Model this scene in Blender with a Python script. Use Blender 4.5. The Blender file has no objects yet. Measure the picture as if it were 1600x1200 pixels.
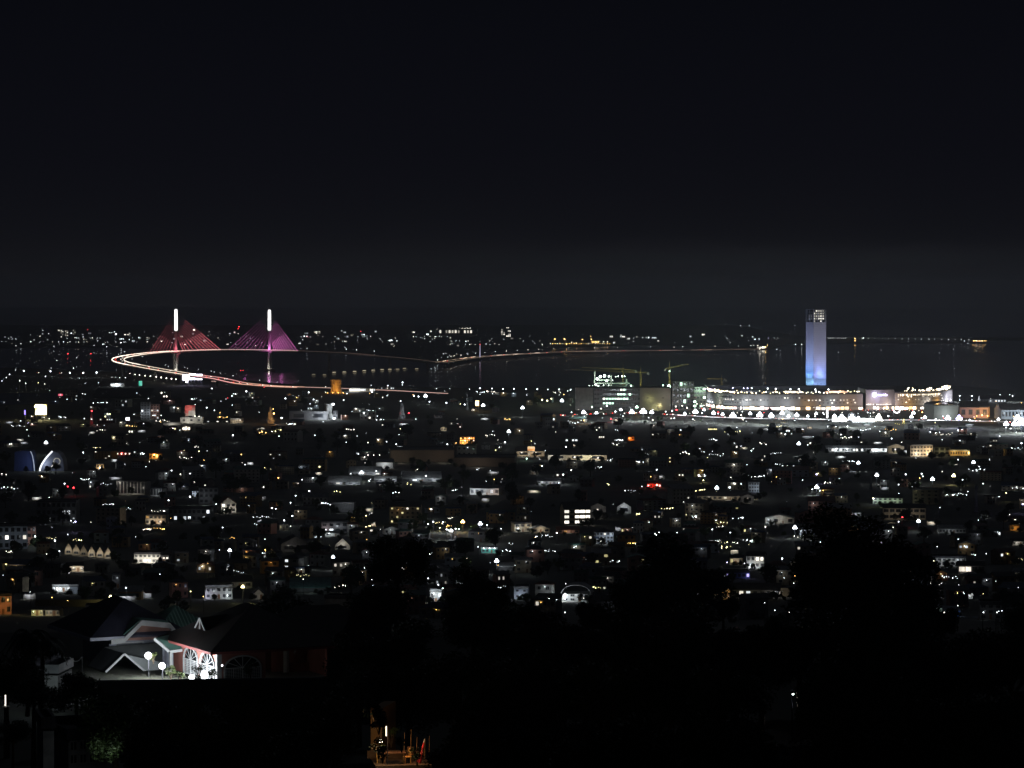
import bpy, math, random
from math import sin, cos, pi, radians, sqrt, atan, atan2, exp
from mathutils import Vector
random.seed(11)
R = random.Random(5)
sc = bpy.context.scene

# ---------------------------------------------------------------- camera
H = 198.0                      # eye height above the sea
F = 5000.0                     # focal length in photo pixels (1600 wide)
HOR = 447.0                    # photo row of the level line
PIT = atan((600.0 - HOR) / F)
cam = bpy.data.cameras.new('camera')
cam.sensor_width = 36.0
cam.lens = F / 1600.0 * 36.0
cam.clip_start = 1.0
cam.clip_end = 200000.0
camo = bpy.data.objects.new('camera', cam)
sc.collection.objects.link(camo)
camo.location = (0, 0, H)
camo.rotation_euler = (pi / 2 - PIT, 0, 0)
sc.camera = camo

# ---------------------------------------------------------------- world: moonless night sky with the town's glow low down
w = bpy.data.worlds.new('World')
sc.world = w
w.use_nodes = True
nt = w.node_tree
nt.nodes.clear()
wo = nt.nodes.new('ShaderNodeOutputWorld')
bg = nt.nodes.new('ShaderNodeBackground')
tc = nt.nodes.new('ShaderNodeTexCoord')
sx = nt.nodes.new('ShaderNodeSeparateXYZ')
cr = nt.nodes.new('ShaderNodeValToRGB')
nz = nt.nodes.new('ShaderNodeTexNoise')
nz.inputs['Scale'].default_value = 9.0
nz.inputs['Detail'].default_value = 3.0
ad = nt.nodes.new('ShaderNodeMath'); ad.operation = 'MULTIPLY_ADD'
ad.inputs[1].default_value = 0.02
nt.links.new(tc.outputs['Generated'], sx.inputs[0])
nt.links.new(tc.outputs['Generated'], nz.inputs['Vector'])
nt.links.new(nz.outputs['Fac'], ad.inputs[0])
nt.links.new(sx.outputs['Z'], ad.inputs[2])
nt.links.new(ad.outputs[0], cr.inputs['Fac'])
cr.color_ramp.interpolation = 'B_SPLINE'
e = cr.color_ramp.elements
SKY = [(0.0, (.0062, .0064, .0080)), (.022, (.0045, .0047, .0066)), (.05, (.0034, .0035, .0058)),
       (.10, (.0025, .0028, .0046)), (.25, (.0012, .0015, .0026)), (1.0, (.0005, .0006, .0012))]
e[0].position, e[0].color = SKY[0][0], SKY[0][1] + (1,)
e[1].position, e[1].color = SKY[-1][0], SKY[-1][1] + (1,)
for p_, c_ in SKY[1:-1]:
    q = e.new(p_); q.color = c_ + (1,)
nt.links.new(cr.outputs['Color'], bg.inputs['Color'])
bg.inputs['Strength'].default_value = 1.0
nt.links.new(bg.outputs[0], wo.inputs[0])

# added sun lamp over the bay: stands in for city light in the haze
HAZE_FILL = True
if HAZE_FILL:
    sl = bpy.data.lights.new('haze_fill', 'SUN')
    sl.energy = 0.037
    sl.angle = radians(0.5)
    sl.color = (.76, .85, 1.0)
    so = bpy.data.objects.new('haze_fill', sl)
    sc.collection.objects.link(so)
    so.rotation_euler = Vector((0.25, 1.0, 0.56)).to_track_quat('Z', 'Y').to_euler()

sc.view_settings.view_transform = 'Standard'
sc.view_settings.look = 'None'
sc.view_settings.exposure = 0.0
sc.view_settings.gamma = 1.0
cy = sc.cycles
cy.filter_width = 1.5
cy.max_bounces = 3
cy.diffuse_bounces = 1
cy.glossy_bounces = 2
cy.transmission_bounces = 1
cy.volume_bounces = 0
cy.sample_clamp_indirect = 0.03
cy.sample_clamp_direct = 10.0
cy.use_light_tree = True
cy.caustics_reflective = False
cy.caustics_refractive = False
cy.use_denoising = True
cy.use_adaptive_sampling = False

# ---------------------------------------------------------------- materials
M = {}
def mat(name, col, rough=.8, var=.25, scale=.6, metal=0.0, bump=0.0, coord='Object', spec=.3):
    """painted or mineral surface: base colour broken by two noises (dirt and weathering)"""
    if name in M:
        return M[name]
    m = bpy.data.materials.new(name)
    m.use_nodes = True
    n = m.node_tree.nodes; l = m.node_tree.links
    b = n['Principled BSDF']
    t = n.new('ShaderNodeTexCoord')
    a = n.new('ShaderNodeTexNoise'); a.inputs['Scale'].default_value = scale; a.inputs['Detail'].default_value = 6
    l.new(t.outputs[coord], a.inputs['Vector'])
    r = n.new('ShaderNodeValToRGB')
    r.color_ramp.elements[0].position = .3
    r.color_ramp.elements[1].position = .7
    r.color_ramp.elements[0].color = tuple(c * (1 - var) for c in col) + (1,)
    r.color_ramp.elements[1].color = tuple(min(1, c * (1 + var * .6)) for c in col) + (1,)
    l.new(a.outputs['Fac'], r.inputs['Fac'])
    l.new(r.outputs['Color'], b.inputs['Base Color'])
    b.inputs['Roughness'].default_value = rough
    b.inputs['Metallic'].default_value = metal
    b.inputs['Specular IOR Level'].default_value = spec
    if bump:
        bp = n.new('ShaderNodeBump'); bp.inputs['Strength'].default_value = bump
        l.new(a.outputs['Fac'], bp.inputs['Height']); l.new(bp.outputs['Normal'], b.inputs['Normal'])
    M[name] = m
    return m

def ribbed(name, col, scale=2.0, rough=.7):
    """corrugated or standing seam sheet metal"""
    m = mat(name, col, rough, .35, .5, spec=.12)
    n = m.node_tree.nodes; l = m.node_tree.links
    wv = n.new('ShaderNodeTexWave'); wv.inputs['Scale'].default_value = scale; wv.wave_profile = 'SIN'
    t = n.new('ShaderNodeTexCoord'); l.new(t.outputs['Object'], wv.inputs['Vector'])
    bp = n.new('ShaderNodeBump'); bp.inputs['Strength'].default_value = .6; bp.inputs['Distance'].default_value = .1
    l.new(wv.outputs['Fac'], bp.inputs['Height']); l.new(bp.outputs['Normal'], n['Principled BSDF'].inputs['Normal'])
    return m

def em(col, s, nee=False):
    """a lamp, lit window, screen or added glow"""
    key = 'glow %s %.3g' % (','.join('%.2f' % c for c in col), s)
    if key in M:
        return M[key]
    m = bpy.data.materials.new(key)
    m.use_nodes = True
    n = m.node_tree.nodes
    b = n['Principled BSDF']
    b.inputs['Base Color'].default_value = tuple(c * .8 for c in col) + (1,)
    b.inputs['Roughness'].default_value = .6
    b.inputs['Emission Color'].default_value = tuple(col) + (1,)
    b.inputs['Emission Strength'].default_value = s
    m.cycles.emission_sampling = 'AUTO' if nee else 'NONE'
    M[key] = m
    return m

WHITE = mat('white plaster', (.50, .50, .48), .85, .35)
CREAM = mat('cream plaster', (.44, .37, .27), .85, .35)
GREY = mat('grey render', (.20, .20, .21), .85, .35)
PALE = mat('pale blue render', (.40, .45, .52), .85, .2)
PINK = mat('salmon render', (.50, .27, .22), .85, .2)
OCHRE = mat('ochre render', (.50, .32, .14), .85, .2)
BLUEW = mat('blue render', (.12, .17, .34), .85, .2)
CONC = mat('raw concrete', (.30, .29, .27), .9, .3, .2, bump=.2)
RED = mat('red paint', (.45, .05, .04), .6, .2)
RROOF = ribbed('rust red roof', (.20, .07, .05), 3)
GROOF = ribbed('green sheet roof', (.12, .24, .20), 3)
BROOF = ribbed('blue sheet roof', (.06, .10, .20), 3)
SROOF = ribbed('silver sheet roof', (.42, .43, .44), 3)
DROOF = ribbed('dark sheet roof', (.06, .06, .07), 3)
TROOF = ribbed('teal sheet roof', (.16, .34, .33), 3)
STEEL = mat('galvanised steel', (.35, .36, .37), .5, .15, 1.5, metal=.6)
DARK = mat('dark painted metal', (.04, .04, .05), .5, .2)
GLASS = mat('dark window glass', (.02, .022, .026), .12, .1, spec=.6)
WOOD = mat('brown wood', (.16, .08, .04), .7, .3, 2)
BARK = mat('bark', (.09, .065, .045), .9, .4, 3, bump=.4)
ASPH = mat('asphalt', (.05, .05, .052), .85, .3, .05)
LEAF = [mat('foliage %d' % i, c, .6, .45, 1.2) for i, c in enumerate([(.045, .075, .022), (.055, .085, .03), (.035, .06, .02), (.07, .09, .03)])]
PAINT = mat('yellow crane paint', (.55, .38, .06), .5, .2, 1)
TIRE = mat('tyre rubber', (.02, .02, .02), .8, .1)

COL = {'w': (.86, .94, 1.0), 'y': (1.0, .88, .42), 'o': (1.0, .55, .16), 'r': (1.0, .03, .04), 'g': (.62, 1.0, .74),
       'b': (.55, .50, 1.0), 'n': (1.0, .93, .80), 't': (.3, .85, 1.0), 'v': (.62, .60, 1.0)}

# ---------------------------------------------------------------- mesh helpers
class MB:
    def __init__(s):
        s.v = []; s.f = []
    def add(s, vs, fs):
        b = len(s.v); s.v += [tuple(p) for p in vs]; s.f += [tuple(b + i for i in f) for f in fs]; return s
    def box(s, x0, x1, y0, y1, z0, z1):
        return s.add([(x0, y0, z0), (x1, y0, z0), (x1, y1, z0), (x0, y1, z0), (x0, y0, z1), (x1, y0, z1), (x1, y1, z1), (x0, y1, z1)],
                     [(0, 3, 2, 1), (4, 5, 6, 7), (0, 1, 5, 4), (1, 2, 6, 5), (2, 3, 7, 6), (3, 0, 4, 7)])
    def bar(s, a, b, r0, r1=None, n=6):
        a = Vector(a); b = Vector(b); r1 = r0 if r1 is None else r1
        d = (b - a)
        if d.length < 1e-6: return s
        q = d.to_track_quat('Z', 'Y')
        vs = []
        for p, r in ((a, r0), (b, r1)):
            for k in range(n):
                t = 2 * pi * k / n + pi / n
                vs.append(p + q @ Vector((r * cos(t), r * sin(t), 0)))
        fs = [(k, (k + 1) % n, n + (k + 1) % n, n + k) for k in range(n)] + [tuple(range(n - 1, -1, -1)), tuple(range(n, 2 * n))]
        return s.add(vs, fs)
    def ball(s, c, r, nu=8, nv=5, sz=1.0):
        cx, cy_, cz = c
        vs = [(cx, cy_, cz + r * sz)]
        for j in range(1, nv):
            a = pi * j / nv
            for k in range(nu):
                t = 2 * pi * k / nu
                vs.append((cx + r * sin(a) * cos(t), cy_ + r * sin(a) * sin(t), cz + r * sz * cos(a)))
        vs.append((cx, cy_, cz - r * sz))
        fs = [(0, 1 + k, 1 + (k + 1) % nu) for k in range(nu)]
        for j in range(nv - 2):
            for k in range(nu):
                a0 = 1 + j * nu
                fs.append((a0 + k, a0 + nu + k, a0 + nu + (k + 1) % nu, a0 + (k + 1) % nu))
        l = len(vs) - 1; a0 = 1 + (nv - 2) * nu
        fs += [(l, a0 + (k + 1) % nu, a0 + k) for k in range(nu)]
        return s.add(vs, fs)
    def prism(s, pts, z0, z1):
        n = len(pts)
        vs = [(x, y, z0) for x, y in pts] + [(x, y, z1) for x, y in pts]
        return s.add(vs, [tuple(range(n - 1, -1, -1)), tuple(range(n, 2 * n))] + [(k, (k + 1) % n, n + (k + 1) % n, n + k) for k in range(n)])
    def slab(s, pts, th):
        """closed sheet of thickness th under a 3-D polygon"""
        n = len(pts)
        vs = [tuple(p) for p in pts] + [(p[0], p[1], p[2] - th) for p in pts]
        return s.add(vs, [tuple(range(n)), tuple(range(2 * n - 1, n - 1, -1))] + [(k, n + k, n + (k + 1) % n, (k + 1) % n) for k in range(n)])
    def plate(s, pts, y0, y1):
        """polygon in the xz plane pushed from y0 to y1"""
        n = len(pts)
        vs = [(x, y0, z) for x, z in pts] + [(x, y1, z) for x, z in pts]
        return s.add(vs, [tuple(range(n)), tuple(range(2 * n - 1, n - 1, -1))] + [(k, n + k, n + (k + 1) % n, (k + 1) % n) for k in range(n)])
    def mesh(s, name, m):
        me = bpy.data.meshes.new(name)
        me.from_pydata(s.v, [], s.f)
        me.materials.append(m)
        return me
    def build(s, name, m, parent=None, loc=None):
        o = bpy.data.objects.new(name, s.mesh(name, m))
        sc.collection.objects.link(o)
        if parent is not None: o.parent = parent
        if loc is not None: o.location = loc
        return o

def tag(o, label, cat, group=None, kind=None):
    o['label'] = label
    if kind: o['kind'] = kind
    else: o['category'] = cat
    if group: o['group'] = group
    return o
def thing(name, label, cat, loc=(0, 0, 0), rz=0.0, group=None):
    o = bpy.data.objects.new(name, None)
    o.empty_display_size = 1
    sc.collection.objects.link(o)
    o.location = loc; o.rotation_euler = (0, 0, rz)
    return tag(o, label, cat, group)
def struct(o, label=None):
    o['kind'] = 'structure'
    if label: o['label'] = label
    return o
def copy_tree(o, parent=None):
    c = o.copy(); sc.collection.objects.link(c)
    if parent is not None: c.parent = parent
    for ch in list(o.children): copy_tree(ch, c)
    return c
NL = [0]
def light(parent, loc, power, col, r=.4, spot=None, aim=None, blend=.6):
    L = bpy.data.lights.new('lamp_light', 'SPOT' if spot else 'POINT')
    L.energy = power; L.color = COL[col] if isinstance(col, str) else col
    L.shadow_soft_size = r
    if spot:
        L.spot_size = radians(spot); L.spot_blend = blend
    o = bpy.data.objects.new('lamp_light', L)
    sc.collection.objects.link(o)
    o.parent = parent; o.location = loc
    if spot and aim is not None:
        o.rotation_euler = (Vector(loc) - Vector(aim)).to_track_quat('Z', 'Y').to_euler()
    NL[0] += 1
    return o

# ---------------------------------------------------------------- where a photo pixel lies in the world
CP, SP = cos(PIT), sin(PIT)
def ray(px, py):
    a = (px - 800.0) / F; b = (600.0 - py) / F
    return Vector((a, CP + b * SP, -SP + b * CP))
def P(px, py, Y):
    d = ray(px, py)
    return Vector((0, 0, H)) + d * (Y / d.y)
KN = [(0, 190), (60, 178), (120, 168), (250, 158), (345, 153.4), (420, 152.4), (500, 141), (700, 118), (900, 100), (1100, 82), (1336, 62),
      (1648, 45), (2037, 30), (2465, 20), (3030, 10), (3765, 4.5), (4465, 3), (9e9, 3)]
def hgt(Y):
    for (a, za), (b, zb) in zip(KN, KN[1:]):
        if Y <= b: return za + (zb - za) * (Y - a) / (b - a)
    return 3.0
def G(px, py, dz=0.0):
    """first ground point under photo pixel, or the point dz above ground"""
    d = ray(px, py); lo = 620.0 if py < 985 else 80.0
    Y = lo
    while Y < 40000:
        z = H + d.z / d.y * Y
        if z <= hgt(Y) + dz: break
        Y *= 1.01
    a, b = max(Y / 1.01, lo), Y
    for _ in range(25):
        m_ = (a + b) / 2
        if H + d.z / d.y * m_ <= hgt(m_) + dz: b = m_
        else: a = m_
    return Vector((0, 0, H)) + d * (b / d.y)
def mpp(Y): return Y / F        # metres per photo pixel
def interp(tab, x):
    if x <= tab[0][0]: return tab[0][1]
    for (a, u), (b, v) in zip(tab, tab[1:]):
        if x <= b: return u + (v - u) * (x - a) / (b - a)
    return tab[-1][1]
# ---------------------------------------------------------------- setting: land, bay, far shore, roads
SHORE = [(-600, 571), (0, 573), (200, 582), (300, 588), (450, 600), (700, 606), (900, 605), (1100, 601), (1500, 603), (1600, 612), (2200, 616)]
def shoreY(px):
    py = interp(SHORE, px)
    return (H - 3) / ((py - HOR) / F) / 1.0
mb = MB()
ys = [-200, 0, 60, 120, 180, 250, 300, 345, 420, 460, 500, 600, 700, 900, 1100, 1336, 1648, 2037, 2465, 3030, 3765, 4465, 5200]
cols = 49
rows = []
for Y in ys:
    row = []
    for i in range(cols):
        t = i / (cols - 1) * 2 - 1
        row.append((t * (.24 * abs(Y) + 260), Y, hgt(max(Y, 0))))
    rows.append(row)
edge = []
for i in range(cols):
    t = i / (cols - 1) * 2 - 1
    px = 800 + t * 1200
    Y = shoreY(px)
    x = (px - 800) / F * Y
    edge.append((x * 1.0, Y, 3.0))
rows.append(edge)
rows.append([(x, y + 3, -2.0) for x, y, z in edge])
vs = [p for r in rows for p in r]
fs = []
for j in range(len(rows) - 1):
    for i in range(cols - 1):
        a = j * cols + i
        fs.append((a, a + 1, a + 1 + cols, a + cols))
mb.add(vs, fs)
GROUND = mat('dark soil and scrub', (.045, .048, .035), .95, .4, .02, bump=.3)
struct(mb.build('ground', GROUND), 'dark sloping ground falling away to the flat coastal city')

# the bay
wm = bpy.data.materials.new('bay water'); wm.use_nodes = True
n = wm.node_tree.nodes; l = wm.node_tree.links; b = n['Principled BSDF']
b.inputs['Base Color'].default_value = (.012, .018, .03, 1); b.inputs['Roughness'].default_value = .15; b.inputs['IOR'].default_value = 1.33
t = n.new('ShaderNodeTexCoord'); a = n.new('ShaderNodeTexNoise'); a.inputs['Scale'].default_value = .06; a.inputs['Detail'].default_value = 3
bp = n.new('ShaderNodeBump'); bp.inputs['Strength'].default_value = .10; bp.inputs['Distance'].default_value = .6
l.new(t.outputs['Object'], a.inputs['Vector']); l.new(a.outputs['Fac'], bp.inputs['Height']); l.new(bp.outputs['Normal'], b.inputs['Normal'])
wb = MB()
wb.add([(-16000, 3500, 0), (16000, 3500, 0), (16000, 30000, 0), (-16000, 30000, 0)], [(0, 1, 2, 3)])
struct(wb.build('bay_water', wm), 'dark still water of the bay')

# far shore
FS = [(-300, 545), (0, 543), (180, 541), (240, 546), (320, 548.5), (460, 549), (600, 553), (645, 558), (700, 567), (735, 561), (760, 549),
      (830, 545), (1000, 538), (1120, 541), (1205, 546), (1225, 539), (1340, 535), (1500, 536), (1560, 531), (1900, 531)]
FB = [(-300, 508), (1150, 508), (1260, 527), (1900, 527)]
fb = MB(); top = []; bot = []
for i in range(90):
    px = -300 + i * 25
    Y = (H - 2) / ((interp(FS, px) - HOR) / F); top.append(((px - 800) / F * Y, Y, 2.0))
    Y2 = (H - 2) / ((interp(FB, px) - HOR) / F); bot.append(((px - 800) / F * Y2, Y2, 2.0))
nn = len(top)
fb.add(top + bot + [(x, y - 3, -2) for x, y, z in top],
       [(i, i + 1, nn + i + 1, nn + i) for i in range(nn - 1)] + [(2 * nn + i, 2 * nn + i + 1, i + 1, i) for i in range(nn - 1)])
struct(fb.build('far_shore_ground', GROUND), 'dark flat island on the far side of the bay')

def ribbon(name, pts, width, m, th=.25, zoff=.12, wall=0):
    """a road as one thick ribbon along 3-D points"""
    mb = MB(); L_ = []; Rr = []
    for i, p in enumerate(pts):
        a = pts[max(i - 1, 0)]; b_ = pts[min(i + 1, len(pts) - 1)]
        d = Vector((b_[0] - a[0], b_[1] - a[1], 0)).normalized(); q = Vector((-d.y, d.x, 0)) * width / 2
        p = Vector(p) + Vector((0, 0, zoff))
        L_.append(p + q); Rr.append(p - q)
    n_ = len(pts); dn = Vector((0, 0, -th))
    mb.add(L_ + Rr + [p + dn for p in L_] + [p + dn for p in Rr],
           sum([[(i, i + 1, n_ + i + 1, n_ + i), (2 * n_ + i, 3 * n_ + i, 3 * n_ + i + 1, 2 * n_ + i + 1),
                 (i, 2 * n_ + i, 2 * n_ + i + 1, i + 1), (n_ + i, n_ + i + 1, 3 * n_ + i + 1, 3 * n_ + i)] for i in range(n_ - 1)], []))
    return mb.build(name, m), L_, Rr

def ground_path(pxs, step=12):
    out = []
    for (a, b_) in zip(pxs, pxs[1:]):
        k = max(2, int(abs(b_[0] - a[0]) / step))
        for i in range(k):
            t = i / k
            out.append(G(a[0] + (b_[0] - a[0]) * t, a[1] + (b_[1] - a[1]) * t))
    out.append(G(*pxs[-1]))
    return out
CROAD = ground_path([(860, 650), (935, 647.5), (1010, 645), (1045, 648), (1110, 652), (1190, 654.5), (1260, 655), (1330, 657), (1420, 656.5), (1500, 657.5), (1620, 661)])
struct(ribbon('coast_road', CROAD, 26, ASPH)[0], 'wide lamp lit coastal road in front of the mall')
mk, Lm, Rm = ribbon('road_marking', CROAD, .5, WHITE, .05, .3)
struct(mk, 'white centre line of the coastal road')
MROAD = ground_path([(1040, 636), (1110, 640), (1250, 641), (1400, 642), (1500, 642)])
struct(ribbon('mall_road', MROAD, 16, ASPH)[0], 'road along the foot of the mall')
WROAD = ground_path([(-20, 582), (110, 583.5), (185, 583.5), (210, 585), (275, 592.5), (345, 597.6), (430, 604.6), (520, 607.2), (620, 611.5), (700, 616)])
struct(ribbon('shore_road', WROAD, 20, ASPH)[0], 'shore road curving along the water below the bridge')
for nm, pts, wd, lb in [('street', [(0, 700), (200, 690), (420, 668), (640, 652), (860, 650)], 12, 'city street running from the old town to the coastal road'),
                        ('street', [(60, 900), (160, 860), (300, 800), (420, 760), (600, 728), (820, 712)], 10, 'city street climbing between the houses toward the hill'),
                        ('street', [(720, 930), (700, 860), (740, 800), (820, 760), (1000, 730), (1270, 705), (1560, 690)], 9, 'street passing the school and the long low hall'),
                        ('street', [(1120, 930), (1200, 860), (1240, 820), (1300, 760), (1380, 700), (1420, 668)], 9, 'street rising through the dark eastern quarter')]:
    struct(ribbon(nm, ground_path(pts), wd, ASPH)[0], lb)

# ---------------------------------------------------------------- haze over city and bay
hz = bpy.data.materials.new('haze air'); hz.use_nodes = True
hz.node_tree.nodes.clear()
ho = hz.node_tree.nodes.new('ShaderNodeOutputMaterial'); pv = hz.node_tree.nodes.new('ShaderNodeVolumePrincipled')
pv.inputs['Color'].default_value = (.84, .89, 1.0, 1)
pv.inputs['Density'].default_value = 0.000036
pv.inputs['Anisotropy'].default_value = 0.55
hz.node_tree.links.new(pv.outputs[0], ho.inputs['Volume'])
hz.cycles.volume_sampling = 'EQUIANGULAR'
hb = MB(); hb.box(-18000, 18000, -300, 31000, -4, 250)
hzo = hb.build('haze', hz)
hzo['kind'] = 'stuff'; hzo['label'] = 'thin night haze over the city and the bay'

# ---------------------------------------------------------------- the cable stayed bridge
def zpt(px, py, z):
    Y = (H - z) / (-(ray(px, py).z / ray(px, py).y))
    return P(px, py, Y)
BR = [(470, 605.6, 8), (430, 604, 9), (398, 601.5, 11), (372, 598.5, 12), (340, 591.5, 18), (300, 586, 22), (250, 578, 27), (210, 570.5, 32), (191, 566.3, 34), (184.5, 562.8, 36),
      (189, 559, 38), (210, 555, 41), (240, 551.4, 44), (275, 549, 46), (310, 547.6, 48), (345, 546.8, 49), (383, 546.8, 49), (421, 547.3, 48),
      (463, 548.5, 46), (540, 552, 40), (600, 557.5, 32), (650, 562.5, 22), (684, 566.5, 13), (715, 562.5, 9), (750, 558, 8), (800, 554.5, 8), (850, 551.7, 8), (900, 549.7, 8),
      (1000, 548.3, 8), (1100, 547.2, 8), (1195, 545.5, 8)]
def catmull(pts, k=6):
    out = []
    n_ = len(pts)
    for i in range(n_ - 1):
        p0, p1, p2, p3 = pts[max(i - 1, 0)], pts[i], pts[i + 1], pts[min(i + 2, n_ - 1)]
        for j in range(k):
            t = j / k
            out.append(.5 * ((2 * p1) + (p2 - p0) * t + (2 * p0 - 5 * p1 + 4 * p2 - p3) * t * t + (3 * p1 - p0 - 3 * p2 + p3) * t ** 3))
    out.append(pts[-1])
    return out
BP = catmull([zpt(*q) for q in BR])
bridge = thing('cable_stayed_bridge', 'long curving bridge with two white tipped pylons and pink lit cable fans', 'bridge')
dk, DL, DR = ribbon('deck', BP, 26, CONC, 3.0, 0)
dk.parent = bridge
def strip(name, pts, m, parent, off=0, hh=1.4, wd=.8):
    mb = MB()
    for a, b_ in zip(pts, pts[1:]):
        mb.bar(a + Vector((0, 0, off)), b_ + Vector((0, 0, off)), wd, wd, 4)
    return mb.build(name, m, parent)
# added glow strips for the traffic's light trails, brightness varies by stretch
SEG = [(0, 3, (1, .55, .40), 1.3), (3, 5, (1, .45, .42), 1.4), (5, 7, (1, .80, .62), 1.6), (7, 9, (1, .9, .75), 3.2), (9, 11, (1, .88, .72), 3.6), (11, 13, (1, .82, .66), 2.6), (13, 15, (1, .76, .62), 1.5),
       (15, 17, (1, .75, .66), .75), (17, 18, (1, .8, .6), .8), (18, 20, (1, .7, .6), .06), (20, 22, (1, .75, .62), .09), (22, 24, (1, .72, .5), 1.5), (24, 26, (1, .75, .58), 1.3),
       (26, 28, (1, .72, .6), .5), (28, 29, (1, .7, .6), .35), (29, 30, (1, .62, .45), .3)]
for a_, b_, c_, s_ in SEG:
    if a_ >= 22:
        for q_ in range(a_ * 6, b_ * 6, 1):
            f_ = R.choice((.15, .6, 1.3, 2.2)); strip('traffic_glow', DL[q_: q_ + 2], em(c_, round(s_ * f_, 2)), bridge, .8, wd=.45)
        strip('traffic_glow', DR[a_ * 6: b_ * 6 + 1], em(c_, s_ * .25), bridge, .8, wd=.4)
        continue
    pl = DL[a_ * 6: b_ * 6 + 1]; pr = DR[a_ * 6: b_ * 6 + 1]
    strip('traffic_glow', pl, em(c_, s_), bridge, .8, wd=.8 if a_ < 22 else .6)
    strip('traffic_glow', pr, em(c_, s_ * .7), bridge, .8, wd=.8 if a_ < 22 else .5)
# piers
acc = 0
for i in range(1, len(BP)):
    acc += (BP[i] - BP[i - 1]).length
    px_ok = True
    if acc > 150 and BP[i].z > 7:
        acc = 0
        p = BP[i]
        if any(abs(p.x - zpt(*q).x) < 80 and abs(p.y - zpt(*q).y) < 200 for q in ((275, 549, 46), (345, 546.8, 49), (383, 546.8, 49), (421, 547.3, 48))): continue
        pm = MB(); pm.box(p.x - 2.5, p.x + 2.5, p.y - 4, p.y + 4, -1, p.z - 4.2); pm.box(p.x - 4, p.x + 4, p.y - 11, p.y + 11, p.z - 4.2, p.z - 3.02)
        pm.build('pier', CONC, bridge)
CAB = mat('cable sheath', (.75, .72, .74), .5, .05)
PYL = mat('pylon concrete', (.6, .6, .6), .8, .1)
def pylon(px, colr, fans, seed, toppx, cabc):
    pxs_ = [q.x / q.y * F + 800 for q in BP]
    ii = next(i for i in range(6 * 11, 6 * 20) if pxs_[i] <= px < pxs_[i + 1]); fr_ = (px - pxs_[ii]) / (pxs_[ii + 1] - pxs_[ii]); i0 = ii + fr_
    c = BP[ii].lerp(BP[ii + 1], fr_); d = (BP[ii + 4] - BP[ii - 4]); d.z = 0; d.normalize(); q = Vector((-d.y, d.x, 0))
    zt = H - (toppx - HOR) / F * c.y
    zm = c.z + (zt - c.z) * .50
    for s_ in (-1, 1):
        lm = MB()
        foot = Vector((c.x, c.y, 0)) + q * 11 * s_ + d * 4.2 * s_
        kn = Vector((c.x, c.y, c.z - 5)) + q * 13 * s_ + d * 3.6 * s_
        tp = Vector((c.x, c.y, zm)) + q * 2.4 * s_ + d * .5 * s_
        lm.bar(foot, kn, 3.2, 2.8, 6)
        lm.build('pylon_leg', PYL, bridge)
    sm_ = MB(); sm_.bar((c.x, c.y, c.z - 5), (c.x, c.y, zm), 3.6, 3.0, 8); sm_.build('pylon_shaft', PYL, bridge)
    fm = MB(); fm.prism([(c.x + (q * a + d * e_).x, c.y + (q * a + d * e_).y) for a, e_ in ((-24, -11), (24, -11), (27, 0), (24, 11), (-24, 11), (-27, 0))], -1.5, 5)
    fm.build('pylon_footing', CONC, bridge)
    xm = MB(); xm.bar(Vector((c.x, c.y, c.z - 5)) - q * 17, Vector((c.x, c.y, c.z - 5)) + q * 17, 2.2, 2.2, 4); xm.build('crossbeam', PYL, bridge)
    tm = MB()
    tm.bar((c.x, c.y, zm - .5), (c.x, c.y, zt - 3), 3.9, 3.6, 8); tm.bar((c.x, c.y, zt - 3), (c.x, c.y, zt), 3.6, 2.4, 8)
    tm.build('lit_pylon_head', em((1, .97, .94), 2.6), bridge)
    am = MB(); am.bar((c.x, c.y, zt), (c.x, c.y, zt + 4), .3, .15, 5); am.build('lightning_rod', STEEL, bridge)
    # stays
    for (endpx, nC, s0) in fans:
        j = min(range(6 * 9, 6 * 20), key=lambda i: abs((BP[i].x / BP[i].y * F + 800) - endpx) + (0 if BP[i].y > 7100 else 99))
        for side, edge_ in ((1, DL), (-1, DR)):
            for k in range(nC):
                t = (k + 2.0) / (nC + 1)
                fi = i0 + (j - i0) * t
                a = int(math.floor(fi)); fr = fi - a
                e0 = edge_[a].lerp(edge_[min(a + 1, len(edge_) - 1)], fr) + Vector((0, 0, .5))
                z = c.z + (zt - c.z) * (.30 + .62 * t)
                cm = MB(); top_ = Vector((c.x, c.y, z)); cm.bar(e0, top_, .09, .08, 4)
                cb_ = cm.build('stay_cable', CAB, bridge)
                if side == 1: continue
                cm = MB(); sh_ = Vector((0, -.55, 0)); cm.bar(e0 + sh_, e0.lerp(top_, .45) + sh_, .24, .22, 4); cm.build('cable_glow', em(cabc, 3.0 * s0 ** 1.4), cb_)  # glowing tube added beside the cable for its floodlit look
                cm = MB(); cm.bar(e0.lerp(top_, .45) + sh_, e0.lerp(top_, .8) + sh_, .18, .14, 4); cm.build('cable_glow', em(cabc, 1.0 * s0 ** 1.4), cb_)
        # floodlights on the deck wash the fan from below
        p = BP[int(i0 + (j - i0) * .6)]
        light(bridge, (p.x, p.y, p.z + 5), 9000 * s0, colr, 1.5)
    for s_ in (-1, 1):
        light(bridge, Vector((c.x, c.y - 14, c.z + 4)) + q * 6 * s_, 8000, fans[0][3] if len(fans[0]) > 3 else colr, 2)
    # warm lamps at the footing
    light(bridge, (c.x, c.y - 20, 6), 9000, 'n', 1.5)
    return c
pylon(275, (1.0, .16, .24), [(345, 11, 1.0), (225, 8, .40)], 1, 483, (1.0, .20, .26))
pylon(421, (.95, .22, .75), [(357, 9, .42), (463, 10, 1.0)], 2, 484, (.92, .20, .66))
# lamp posts of the bridge are things of their own, placed with the other lamps

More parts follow.
